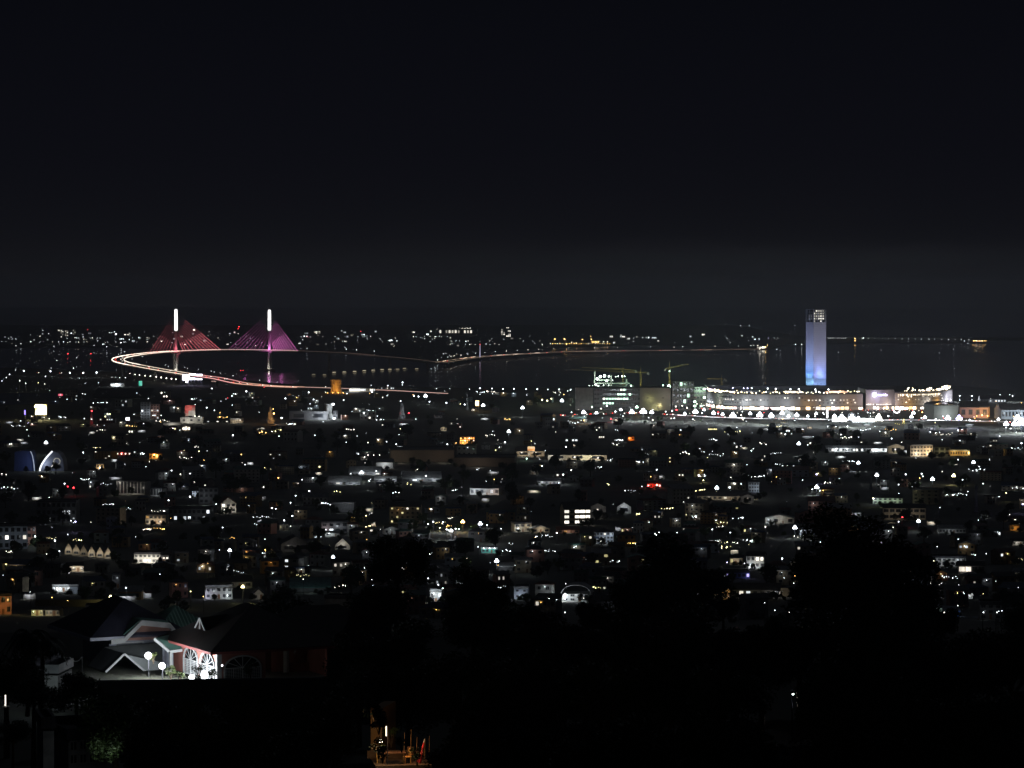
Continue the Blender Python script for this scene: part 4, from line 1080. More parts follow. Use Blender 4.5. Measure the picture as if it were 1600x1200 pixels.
bld('school_block', 'grey block with two rows of faint windows below the red beacon', 'building', 166, 661, 28, 8, 14, 0, GREY, 'flat', DROOF, 2, 8, .35, 'w', .22)
bld('house', 'small pale gabled house above the orange lit facade', 'house', 693, 673, 9, 6, 9, 0, CREAM, 'gy', SROOF, 1, 2, 0, lamps=((.5, .5, 1600, 'n', 0, 5),))
bld('restaurant', 'facade glowing orange behind upright screens', 'restaurant', 730, 694, 23, 12, 14, 0, OCHRE, 'flat', DROOF, 3, 7, .9, 'o', 1.0, lamps=((.3, .4, 5000, 'o', 0), (.8, .8, 5000, (1, .4, .1), 0)))
bld('arena', 'long dim brown curved arena wall', 'arena', 660, 722, 100, 20, 60, 4, mat('arena brown', (.20, .16, .13), .9, .15), 'flat', DROOF, 0, 0, lamps=((.1, .6, 2600, (1, .8, .65), 0, 22), (.8, .5, 2600, (1, .85, .7), 0, 22)))
bld('arena', 'lower right part of the dim arena wall', 'arena', 757, 729, 94, 15, 60, -3, mat('arena brown', (.20, .16, .13), .9, .15), 'flat', DROOF, 0, 0, lamps=((.4, .5, 3200, (1, .88, .75), 0, 22),))
bld('long_shed', 'dim grey shed seen as a dark blue roof near the shore', 'warehouse', 40, 632, 90, 12, 50, 0, BLUEW, 'shed', BROOF, 0, 0)
bld('long_shed', 'big dark roofed shed left of the second small tower', 'warehouse', 190, 622, 90, 9, 60, 0, BLACKH, 'shed', DROOF, 0, 0)
bld('pavilion', 'pale shed with a lit silver roof right of the dark trees', 'shed', 601, 732, 26, 12, 18, 0, PALE, 'shed', SROOF, 0, 0, rise=3, lamps=((.5, .8, 3000, 'n', 0, 6),))
for i, (px, py, w_, h_, d_, lab) in enumerate([(570, 742, 50, 6, 26, 'long grey factory roof left of the white yard'), (602, 753, 34, 6, 14, 'slim white roofed shed below the pale one'), (660, 752, 60, 8, 30, 'silver factory roof lit by the white yard lamp'), (640, 745, 26, 5, 14, 'small lit workshop in the white factory yard'), (538, 757, 50, 7, 24, 'low dark workshop left of the factory yard')]):
    bld('factory_shed', lab, 'factory', px, py, w_, h_, d_, R.uniform(-6, 6), GREY, 'gx', SROOF, 1, 5, .3, 'w', .6, group='factory sheds', lamps=((.4, 1.5, 2600, 'w', 0, 4), (.8, .8, 2600, 'w', 0, 4)))
bld('row_house', 'white striped house with four slanting roof lines', 'house', 757, 773, 46, 13, 14, -8, WHITE, 'gx', SROOF, 1, 6, .15, 'w', .5, rise=3, lamps=((.1, .6, 4500, 'w', 0, 5), (.45, .6, 3800, 'w', 0, 5), (.8, .6, 3000, (1, .75, .65), 0, 5)))
bld('long_hall', 'long pale hall with dim wall behind the trees, left half', 'hall', 829, 713, 44, 12, 22, 2, CREAM, 'gx', DROOF, 1, 2, 0, lamps=((.2, .7, 4200, 'n', 0, 10), (.7, .7, 4200, 'n', 0, 10)))
bld('long_hall', 'long pale hall right of the kiosk sign with bright base', 'hall', 902, 719, 92, 13, 26, -3, CREAM, 'gx', DROOF, 1, 3, 0, lamps=((.1, .4, 6500, 'w', 0, 6), (.45, .5, 4200, 'n', 0, 10), (.65, .3, 7000, (.95, 1, .8), 0, 6), (.85, .4, 5500, 'n', 0, 8)))
bld('bungalow', 'long white bungalow with dark windows under a dark roof', 'house', 857, 757, 36, 8, 12, -8, WHITE, 'gx', DROOF, 1, 6, 0, lamps=((.2, .5, 2500, 'w', 0, 6), (.55, .5, 2500, 'w', 0, 6), (.95, .5, 3000, 'w', 1.8, 4)))
bld('cafe', 'low cafe under a red glowing awning', 'cafe', 1022, 762, 22, 8, 10, 0, RED, 'gx', RROOF, 1, 5, .6, 'n', 1.5, lamps=((.2, .7, 2400, (1, .12, .05), 0), (.7, .9, 1400, (1, .2, .1), 1.8)))
bld('school', 'school block with two rows of bright windows', 'school', 902, 820, 42, 31, 16, 10, CREAM, 'gx', DROOF, 3, 5, 0, 'n', 1.6, litset={(2, 0), (2, 3), (2, 4), (1, 0), (1, 3), (1, 4), (0, 0), (0, 2), (0, 3), (0, 4), (2, 2), (1, 2)}, wk=(.84, .52), door=False, rise=5)
bld('school', 'plain gable end wing right of the bright school block', 'school', 934, 810, 26, 22, 20, 8, GREY, 'gy', DROOF, 1, 1, 0, door=False, lamps=((.6, .7, 700, 'n', 0, 8),))
bld('chapel', 'white gable with a pointed front near the school', 'chapel', 975, 802, 22, 15, 14, 6, WHITE, 'gy', DROOF, 1, 1, 0, rise=4, door=False, lamps=((.5, .9, 900, 'w', 0, 4),))
bld('apartment_house', 'pale three storey house with rows of dark windows', 'house', 945, 849, 27, 21, 12, 6, PALE, 'hip', DROOF, 3, 5, .06, lamps=((.5, .5, 1300, 'w', 0, 8), (.9, .8, 300, 'w', 0)))
bld('house', 'cream two storey house with a starry lamp, below the lit gardens', 'house', 817, 831, 27, 15, 10, 14, CREAM, 'flat', DROOF, 2, 3, .1, lamps=((.2, .4, 900, 'w', 2.6), (.8, .8, 400, 'n', 0)))
bld('house', 'small house showing a pale double gable roof edge', 'house', 845, 832, 28, 9, 10, 10, CREAM, 'gy', SROOF, 1, 3, 0, lamps=((.5, .8, 500, 'n', 0),))
bld('house', 'dim salmon house right of the pale roofed one', 'house', 888, 833, 34, 8, 10, 4, PINK, 'gx', RROOF, 1, 4, .2, 'o', .3, lamps=((.5, .7, 250, 'n', 0),))
bld('office_block', 'dark block with a lit doorway and a narrow bright room', 'building', 523, 833, 42, 19, 14, 5, GREY, 'flat', DROOF, 2, 4, .2, 'w', 1.0, litset={(0, 0), (0, 1)}, lamps=((.15, .4, 500, (1, .8, .8), 0), (.6, .6, 700, 'w', 0, 5)))
bld('carport', 'low carport with two cars under white light', 'carport', 519, 838, 22, 5, 6, 0, WHITE, 'shed', SROOF, 1, 2, .8, 'w', 1.6, lamps=((.3, .9, 700, 'w', 2.0),))
bld('gable_house', 'dark house with a brightly lit white triangular gable', 'house', 535, 858, 24, 14, 12, -8, WHITE, 'gy', DROOF, 1, 1, 0, door=False, rise=5, lamps=((.5, .95, 500, 'n', 0, 3),))
bld('gable_house', 'big dim house with a wide faint gable', 'house', 462, 862, 46, 20, 16, 10, GREY, 'gy', DROOF, 1, 2, 0, door=False, rise=5, lamps=((.3, .7, 260, 'n', 0, 7),))
bld('billboard_block', 'plain grey box building with a bright roof edge', 'building', 536, 801, 34, 16, 14, -4, GREY, 'flat', SROOF, 0, 0, lamps=((.7, 1.0, 700, 'w', 0, 8), (.4, .5, 300, 'w', 0, 12)))
bld('garden_pavilion', 'teal garden pavilion under three white lamps', 'pavilion', 765, 864, 26, 9, 7, 0, mat('teal render', (.08, .38, .32), .7, .1), 'flat', SROOF, 1, 4, .2, 't', .8, lamps=((.15, 1.1, 350, 'w', 2.2), (.5, 1.1, 350, 'w', 2.2), (.8, 1.1, 350, 'w', 2.2)))
bld('canopy', 'thin white roof edge beside the starry lamp right of the black tree', 'roof', 790, 892, 22, 4, 10, -6, GREY, 'shed', SROOF, 0, 0, lamps=((.3, 2.2, 500, 'w', 0, 3),))
bld('row_block', 'white framed ribbed block with tall upright bays', 'building', 204, 773, 46, 22, 16, -14, WHITE, 'flat', DROOF, 1, 8, 0, wk=(.7, .86), door=False, lamps=((.05, .9, 1600, 'n', 0, 4), (.5, .5, 900, 'n', 0, 9), (.85, .5, 500, 'n', 0, 8)))
bld('row_block', 'smaller white framed block right of the ribbed one', 'building', 244, 775, 19, 13, 12, -14, WHITE, 'flat', DROOF, 1, 4, 0, wk=(.7, .8), door=False, lamps=((.8, .6, 900, 'w', 0, 5),))
bld('house', 'house glowing orange under its eave', 'house', 243, 717, 19, 10, 10, 0, OCHRE, 'hip', RROOF, 1, 4, .5, 'o', 1.6, lamps=((.4, .8, 2600, 'o', 3.4),))
bld('house', 'lone house with a glowing oval porch', 'house', 156, 733, 12, 9, 8, 0, OCHRE, 'flat', DROOF, 1, 2, 0, lamps=((.5, .3, 1500, 'n', 2.6),))
bld('diner', 'low diner strung with small red and white lights', 'diner', 193, 711, 22, 5, 8, 0, PINK, 'flat', DROOF, 1, 7, .6, 'n', 1.2, lamps=((.4, 1, 700, 'r', 1.4),))
bld('gable_house', 'gabled house with a lit white front and red trimmed roof', 'house', 357, 801, 24, 21, 14, 18, WHITE, 'gy', RROOF, 2, 3, .3, 'n', 1.0, rise=5, lamps=((.3, .3, 1100, 'n', 0, 3), (.8, .3, 700, (1, .85, .7), 0, 3)))
bld('apartment_block', 'dim grey block behind the lit gabled house', 'building', 326, 787, 30, 26, 14, 8, GREY, 'flat', DROOF, 3, 4, .0, lamps=((.3, .5, 600, 'w', 0, 10),))
bld('house', 'pale corner house right of a bright white lamp', 'house', 307, 776, 14, 11, 8, 8, PALE, 'gx', DROOF, 2, 3, .1, lamps=((.1, .5, 1300, 'w', 0, 3),))
bld('terrace_house', 'two storey house with an orange lit terrace', 'house', 243, 819, 32, 16, 12, -6, CREAM, 'flat', DROOF, 2, 5, .1, 'o', .6, lamps=((.3, .2, 900, 'n', 0), (.7, .25, 900, (1, .8, .6), 0)))
bld('school_block', 'long dark block with a few lit upstairs windows', 'building', 296, 815, 66, 22, 16, -4, GREY, 'flat', DROOF, 2, 9, 0, 'w', 1.0, litset={(0, 3), (0, 4), (1, 8), (0, 1), (0, 7)}, lamps=((.7, .5, 250, 'w', 0, 9),))
bld('cinema', 'dark building with two lit windows above a pair of parked cars', 'building', 88, 818, 62, 36, 20, 0, GREY, 'flat', DROOF, 3, 8, 0, 'w', 1.2, litset={(1, 5), (1, 6), (0, 1), (0, 2)}, lamps=((.9, .2, 300, 'w', 0, 8),))
bld('apartment_block', 'pale apartment block with small square windows at the frame edge', 'building', 20, 858, 46, 38, 18, 12, PALE, 'flat', DROOF, 3, 5, .04, lamps=((.2, .5, 260, 'w', 0, 10), (.8, .5, 300, 'w', 0, 10)))
bld('apartment_block', 'brownish apartment block right of the pale one', 'building', 46, 852, 20, 32, 14, 8, PINK, 'flat', DROOF, 3, 3, .2, 'o', .3, lamps=((.8, .3, 700, 'w', 0, 7),))
for i, (px, py) in enumerate([(107, 866), (119, 867.5), (130.5, 869), (143, 870.5), (156, 871.5), (169, 872.5)]):
    lab = ['row house under the first white gable from the bright lamp', 'row house with the second white gable', 'dimmest of the six gabled row houses', 'row house with the fourth white gable', 'bright row house, fifth gable of the row', 'row house ending the row, tall bright gable'][i]
    bld('row_house', lab, 'house', px, py, 11.6, 14, 9, 0, CREAM, 'gy', DROOF, 1, 1, 0, group='gabled row houses', rise=4.4, over=.1, door=False, lamps=((.5, .9, (420, 330, 160, 420, 460, 480)[i], 'n', 0, 2.6),))
bld('house', 'white house lit brightly under its upper floor', 'house', 230, 880, 41, 17, 10, -2, WHITE, 'flat', DROOF, 2, 6, .2, 'n', 1, door=False, litset={(0, 2), (0, 3)}, lamps=((.15, .5, 900, 'n', 0, 3), (.5, .35, 1500, 'n', 1.8, 2.5), (.8, .3, 1300, 'n', 0, 3)))
bld('house', 'dim annex right of the brightly lit white house', 'house', 256, 880, 16, 13, 8, -2, GREY, 'flat', DROOF, 2, 3, .2, lamps=((.3, .4, 350, 'n', 0),))
bld('house', 'cream house behind shrubs, lit along one side', 'house', 119, 893, 24, 12, 8, 18, CREAM, 'gx', DROOF, 1, 4, .2, 'n', .6, lamps=((.4, .6, 700, 'n', 0), (.9, .5, 500, 'n', 0)))
bld('carport', 'white lit carport with parked vans', 'carport', 97, 925, 30, 12, 10, 6, WHITE, 'flat', SROOF, 1, 6, .7, 'w', 1.2, lamps=((.3, .5, 700, 'w', 0), (.8, .5, 700, 'w', 0)))
bld('annex', 'pale blank box right of the white carport', 'building', 115, 928, 13, 15, 10, 4, PALE, 'flat', SROOF, 0, 0, lamps=((.3, .8, 350, 'w', 0, 5),))
bld('perimeter_wall', 'long olive perimeter wall under the yellow lamp', 'wall', 115, 948, 120, 12, 1.2, 2, mat('olive wall', (.22, .20, .13), .9, .2), 'none', DROOF, 0, 0, Y=None, lamps=((.85, .9, 300, 'y', 0, 6),))
bld('water_tower', 'pale water tower standing over the white carport', 'tower', 181, 919, 12, 24, 5, 0, GREY, 'flat', DROOF, 2, 2, 0, lamps=((.5, .7, 160, 'w', 0, 5),))
bld('apartment_block', 'orange lit block cut by the frame edge', 'building', 5, 960, 26, 33, 12, 18, PINK, 'flat', DROOF, 2, 3, .1, 'o', .5, lamps=((.9, .7, 420, 'o', 0, 5), (.5, .3, 300, 'o', 0, 5)))
bld('villa', 'cream villa with tall arched bays', 'house', 143, 972, 18, 26, 9, 6, CREAM, 'flat', DROOF, 2, 3, 0, wk=(.5, .7), door=False, lamps=((.5, .5, 220, 'n', 0, 4),))
bld('villa', 'cream gabled villa in front of the arched one', 'house', 158, 984, 20, 22, 9, 14, CREAM, 'gy', DROOF, 2, 3, 0, rise=3, lamps=((.2, .4, 240, 'n', 0, 4),))
bld('cottage', 'small cottage in yellow light behind garden shrubs', 'house', 58, 962, 18, 12, 7, 0, CREAM, 'gx', DROOF, 1, 3, .5, 'n', 1, lamps=((.8, .7, 260, 'y', 0), (.2, .7, 240, (.9, 1, .5), 2.0)))
bld('cottage', 'small cottage with a white lit eave right of the yellow one', 'house', 82, 962, 22, 9, 7, -4, CREAM, 'gx', DROOF, 1, 4, .5, 'n', 1, lamps=((.3, .8, 240, 'n', 0),))
bld('apartment_house', 'long house with a pale balcony and a blue white corner', 'house', 342, 936, 42, 22, 12, 8, WHITE, 'flat', SROOF, 2, 5, .1, 'w', .8, lamps=((.03, .3, 450, (.75, .75, 1), 0, 2.4), (.35, .55, 300, 'w', 0, 6), (.82, .3, 450, 'w', 2.4, 3)))
bld('house', 'house with a wide dim gable above the pale balcony', 'house', 368, 918, 52, 14, 12, 8, GREY, 'gx', DROOF, 1, 4, .1, lamps=((.5, .7, 160, 'n', 0, 6), (.8, .7, 200, 'y', 0, 4)))
bld('dormer_house', 'small white dormer house behind the floodlit villa', 'house', 404, 936, 17, 13, 8, 5, WHITE, 'gy', DROOF, 1, 2, 0, rise=3, lamps=((.5, .5, 120, 'n', 0, 4),))
bld('long_shed', 'long shed with a teal roof above the dark garden trees', 'shed', 485, 925, 62, 13, 14, 4, GREY, 'shed', TROOF, 0, 0, rise=3.5, lamps=((.5, 2.0, 420, (.8, 1, 1), 0, 10),))
bld('annex', 'dim plain wall standing right of the dark garden trees', 'building', 528, 965, 42, 34, 10, -8, GREY, 'flat', DROOF, 0, 0, lamps=((.5, .8, 70, 'n', 0, 9),))
bld('house', 'white glare of a lit wall seen between the black trees', 'house', 681, 942, 18, 22, 8, 5, WHITE, 'flat', SROOF, 1, 3, .6, 'w', 2, lamps=((.3, .8, 700, 'w', 3.0), (.7, .5, 700, 'w', 0, 3)))
bld('house', 'plain white cube house with one dark window', 'house', 814, 936, 22, 20, 10, -4, PALE, 'flat', SROOF, 2, 2, 0, wk=(.3, .3), door=False, lamps=((.4, .4, 300, (.8, .85, 1), 0, 6), (.4, .12, 300, 'w', 1.6)))
bld('clubhouse', 'house with a curved floodlit roof edge', 'house', 900, 940, 44, 21, 14, -6, WHITE, 'arch', SROOF, 2, 4, .2, 'w', 1, rise=4, lamps=((.1, .4, 700, 'w', 4.6, 2.4), (.12, .95, 700, 'w', 4.2, 2.4), (.5, 1.1, 400, 'w', 0, 2), (.9, .5, 250, 'w', 0, 5)))
bld('school_block', 'long school roof with lit dashes of windows', 'school', 1137, 781, 95, 9, 14, -4, CREAM, 'gx', DROOF, 1, 12, .2, 'n', .5, lamps=((.2, .7, 1400, 'n', 0, 7), (.5, .7, 1400, 'n', 0, 7), (.85, .7, 1400, 'n', 0, 7)))
bld('apartment_block', 'pale tower block with a grid of dark windows', 'building', 1178, 780, 16, 28, 12, 0, PALE, 'flat', DROOF, 5, 4, 0, lamps=((.9, .6, 1300, 'w', 0, 7),))
bld('gable_house', 'grey gable end right of the long school roof', 'house', 1168, 786, 20, 13, 12, 0, GREY, 'gy', DROOF, 1, 1, 0, door=False, lamps=((.5, .7, 700, 'n', 0, 7),))
bld('shop', 'small shop glowing orange in the dark quarter', 'shop', 940, 685, 9, 5, 8, 0, OCHRE, 'flat', DROOF, 1, 3, 1, 'o', .9, lamps=())
bld('shop', 'shop lit deep orange from inside', 'shop', 986, 688, 10, 7, 8, 0, OCHRE, 'gx', RROOF, 1, 2, .5, (1.0) and 'o', .7, lamps=((.5, .4, 1500, (1, .25, .03), 0),))
bld('station', 'white lit bar over a narrow bright post', 'station', 893, 690, 20, 5, 8, 0, WHITE, 'flat', SROOF, 1, 4, .8, 'w', .7)
bld('arched_shop', 'wide low shopfront in yellow light in the far quarter', 'shop', 1113.5, 672, 14, 3.6, 8, 0, CREAM, 'flat', DROOF, 1, 6, 1, 'y', 1.3)
bld('house', 'terrace house with one brightly lit open room', 'house', 1180, 888, 28, 23, 10, -10, WHITE, 'gx', DROOF, 2, 4, 0, litset={(1, 2), (1, 3)}, lamps=((.2, .12, 500, 'w', 4.0, 2.4), (.7, .1, 500, 'w', 0, 2.4), (.6, .55, 350, 'n', 0)), lc='n', ls=2)
bld('house', 'cream house left of the lit terrace house', 'house', 1150, 882, 20, 13, 8, -10, CREAM, 'gx', DROOF, 1, 3, .4, 'y', .7, lamps=((.5, .7, 300, 'n', 0),))
bld('porch_house', 'dark house with a blue glowing window', 'house', 1152, 904, 40, 12, 10, 4, BLUEW, 'flat', DROOF, 1, 6, 0, 'b', 1.4, litset={(0, 5), (0, 0)}, lamps=((.95, .5, 160, 'b', 0),))
bld('villa', 'cream villa whose entrance glows orange', 'house', 1128, 937, 26, 21, 10, 12, CREAM, 'flat', DROOF, 2, 4, 0, 'o', 1.1, litset={(0, 3), (0, 2), (1, 3)}, lamps=((.75, .35, 260, 'o', 0, 2.4), (.3, .5, 160, 'n', 0, 4)))
bld('long_house', 'long dim house with a pale roof edge and two lit doors', 'house', 1180, 933, 76, 17, 12, -8, GREY, 'gx', DROOF, 1, 7, 0, 'w', 1.0, litset={(0, 1), (0, 2), (0, 6)}, lamps=((.8, .9, 240, 'n', 0, 5), (.3, .9, 140, 'y', 0, 5)))
bld('perimeter_wall', 'long pale garden wall in dim light', 'wall', 1218, 932, 40, 14, 1.2, 0, CREAM, 'none', DROOF, 0, 0, lamps=((.5, .5, 260, 'n', 0, 7),))
bld('row_house', 'long blue grey house with dim windows above the dark slope', 'house', 1292, 966, 48, 13, 10, 5, PALE, 'hip', DROOF, 1, 6, .05, door=False, lamps=((.1, .4, 70, (.7, .8, 1), 0, 5), (.5, .4, 60, (.7, .8, 1), 0, 6)))
bld('long_building', 'long low building with a row of white and violet windows', 'building', 1345, 706, 108, 8, 14, -3, WHITE, 'gx', SROOF, 1, 26, .55, 'w', 1.0, lamps=((.15, .9, 3500, 'w', 2.4, 4), (.3, .9, 3500, 'w', 2.2, 4), (.72, .5, 5500, 'w', 3.8, 4), (.88, .5, 5500, 'w', 3.6, 4)))
bld('gable_house', 'plain pale gable at the end of the long bright building', 'building', 1400, 708, 25, 13, 14, 0, CREAM, 'gy', SROOF, 1, 1, 0, door=False, lamps=((.5, .5, 2600, 'n', 0, 7),))
bld('yard_wall', 'bright low wall between the gable and the cream block', 'wall', 1420, 708, 20, 3.4, 4, 0, WHITE, 'flat', SROOF, 0, 0, lamps=((.5, .8, 3500, 'w', 0, 4),))
bld('apartment_block', 'cream lit block of three storeys in yellow light', 'building', 1440, 713, 36, 18, 16, 8, CREAM, 'flat', SROOF, 3, 7, .1, 'n', .8, lamps=((.3, .2, 7000, 'n', 0, 5), (.8, .4, 7500, (1, .78, .5), 0, 5)))
bld('concrete_frame', 'dark frame building with two open storeys beside the cream block', 'building', 1472, 711, 25, 13, 14, 2, CONC, 'flat', DROOF, 2, 3, 0, wk=(.7, .7), door=False, lamps=((.5, .5, 1500, 'y', 0, 7),))
bld('long_building', 'long low facade in ochre light', 'building', 1500, 712, 31, 9, 14, -2, OCHRE, 'flat', SROOF, 1, 8, .1, 'y', .8, lamps=((.2, .8, 2600, (1, .8, .35), 0, 5), (.8, .8, 2600, (1, .8, .35), 0, 5)))
bld('balcony_block', 'two storey balcony block in greenish light', 'building', 1387, 787, 46, 12, 12, -3, mat('pale green render', (.45, .52, .44), .8, .15), 'gx', DROOF, 2, 6, .15, 'g', .6, wk=(.5, .55), lamps=((.02, .9, 1300, 'w', 2.8, 4), (.35, .5, 1000, (.8, 1, .75), 0, 5), (.75, .5, 1000, (.85, 1, .75), 0, 5)))
bld('balcony_block', 'long dim balcony block below the greenish one', 'building', 1413, 812, 66, 22, 14, -3, CREAM, 'gx', DROOF, 2, 7, .02, 'n', .5, wk=(.75, .5), lamps=((.25, .5, 600, 'n', 0, 9), (.75, .5, 600, 'n', 0, 9)))
bld('long_shed', 'dim pale sided shed right of the starry lamp', 'shed', 1488, 833, 42, 10, 12, -3, WHITE, 'gx', SROOF, 1, 8, 0, lamps=((.4, .5, 500, 'w', 0, 6),))
bld('gable_house', 'dark house with a pale lit ridge left of the glaring streetlamp', 'house', 1218, 818, 44, 12, 12, -8, WHITE, 'gy', SROOF, 1, 4, .1, lamps=((.1, .6, 900, 'w', 0, 4), (.5, .7, 700, 'n', 0, 5)))
bld('house', 'pale roofed house right of the glaring streetlamp', 'house', 1262, 836, 24, 11, 10, 4, PALE, 'hip', SROOF, 1, 4, .2, 'w', .6, lamps=((.1, .7, 700, 'w', 0),))
bld('villa', 'white villa with a curved pale front and small tower', 'house', 1483, 885, 52, 16, 12, -10, WHITE, 'flat', DROOF, 2, 7, .1, 'w', .7, lamps=((.3, .8, 420, 'w', 0, 4), (.75, .7, 420, 'w', 0, 4)))
bld('porch_house', 'dark house with one wide lit open porch', 'house', 1518, 896, 40, 16, 10, -4, GREY, 'gx', DROOF, 1, 4, 0, litset={(0, 0), (0, 1)}, wk=(.85, .6), lc='n', ls=.5, lamps=((.3, .5, 350, 'n', 0, 2),))
bld('hut', 'small shed lit blue between the trees', 'shed', 1488, 963, 23, 8, 6, 3, mat('bright blue sheet', (.10, .22, .5), .6, .1), 'shed', SROOF, 1, 3, .3, 't', .5, lamps=((.2, .9, 110, (.7, .9, 1), 0), (.7, .9, 100, (.3, .5, 1), 0)))
bld('hut', 'pale green roofed hut left of the blue shed', 'shed', 1470, 958, 15, 8, 6, 20, GREY, 'shed', SROOF, 0, 0, lamps=((.5, 1.0, 170, (.7, 1, .8), 0),))
bld('apartment_house', 'dim grey three storey house at the wood edge', 'house', 1548, 968, 34, 28, 10, -6, GREY, 'flat', DROOF, 3, 3, 0, lamps=((.3, .5, 60, 'w', 0, 6),))
bld('house', 'ochre wall house by the right frame edge', 'house', 1586, 829, 14, 10, 8, 0, OCHRE, 'flat', DROOF, 1, 2, .4, 'n', 1, lamps=((.5, .5, 420, 'o', 0),))
bld('house', 'pale windowed house low at the right frame edge', 'house', 1592, 852, 20, 9, 8, 0, WHITE, 'gx', DROOF, 1, 4, .3, 'n', .5, lamps=((.4, .5, 320, 'n', 0),))
# the arched hall with its ring emblem
t = thing('arched_hall', 'arched hall with a bright white rim and a ring emblem on its front', 'hall', G(78, 736), 0); k = mpp(t.location.y)
def arcpts(x0, xt, x1, h_, n_=14):
    out = []
    for i in range(n_ + 1):
        a = i / n_
        out.append((x0 + (xt - x0) * sin(a * pi / 2) ** 1.2, h_ * sin(a * pi / 2) ** .75))
    return out
ar = [(x * k, z * k) for x, z in arcpts(-16, 4, 20, 31)]
body = ar + [(x * k, z * k) for x, z in [(10, 30), (16, 26), (20, 18), (22, 8), (22, 0)]]
mb = MB(); mb.plate(body, 0, 26); mb.build('wall', mat('hall navy', (.10, .11, .16), .7, .1), t)
mb = MB()
for a, b_ in zip(ar, ar[1:]): mb.bar((a[0], -.6, a[1]), (b_[0], -.6, b_[1]), .75, .75, 6)
mb.build('lit_rim', em((.92, .96, 1), 1.5), t)
mb = MB()
for i in range(20):
    a0, a1 = 2 * pi * i / 20, 2 * pi * (i + 1) / 20
    mb.bar((11 * k + 5 * k * cos(a0), -.4, 15 * k + 5.2 * k * sin(a0)), (11 * k + 5 * k * cos(a1), -.4, 15 * k + 5.2 * k * sin(a1)), .28, .28, 5)
mb.bar((7 * k, -.4, 11.6 * k), (1.5 * k, -.4, 6 * k), .28, .28, 5); mb.bar((7 * k, -.4, 12.8 * k), (9 * k, -.4, 10.4 * k), .25, .25, 5)
mb.build('ring_emblem', em((1, .92, .75), .30), t)
light(t, (-8 * k, -5, 8), 3200, 'w', .5); light(t, (8 * k, -10, 6), 1500, 'w', .5)
t = thing('arched_hall', 'dark blue arched hall with a faint lit edge left of the ring emblem', 'hall', G(38, 736), 0); k = mpp(t.location.y)
mb = MB(); mb.plate([(-16 * k, 0), (16 * k, 0), (15 * k, 12 * k), (13 * k, 24 * k), (10 * k, 31 * k), (-4 * k, 32 * k), (-15 * k, 30 * k)], 0, 26); mb.build('wall', mat('hall blue', (.07, .10, .25), .7, .1), t)
mb = MB()
for a, b_ in [((16, 0), (15, 12)), ((15, 12), (13, 24)), ((13, 24), (10, 31))]: mb.bar((a[0] * k, -.5, a[1] * k), (b_[0] * k, -.5, b_[1] * k), .4, .4, 6)
mb.build('lit_rim', em((.75, .85, 1), .4), t); light(t, (6, -14, 9), 900, (.5, .6, 1), .6)
for px, w_ in ((40, 40), (85, 24)):
    pass

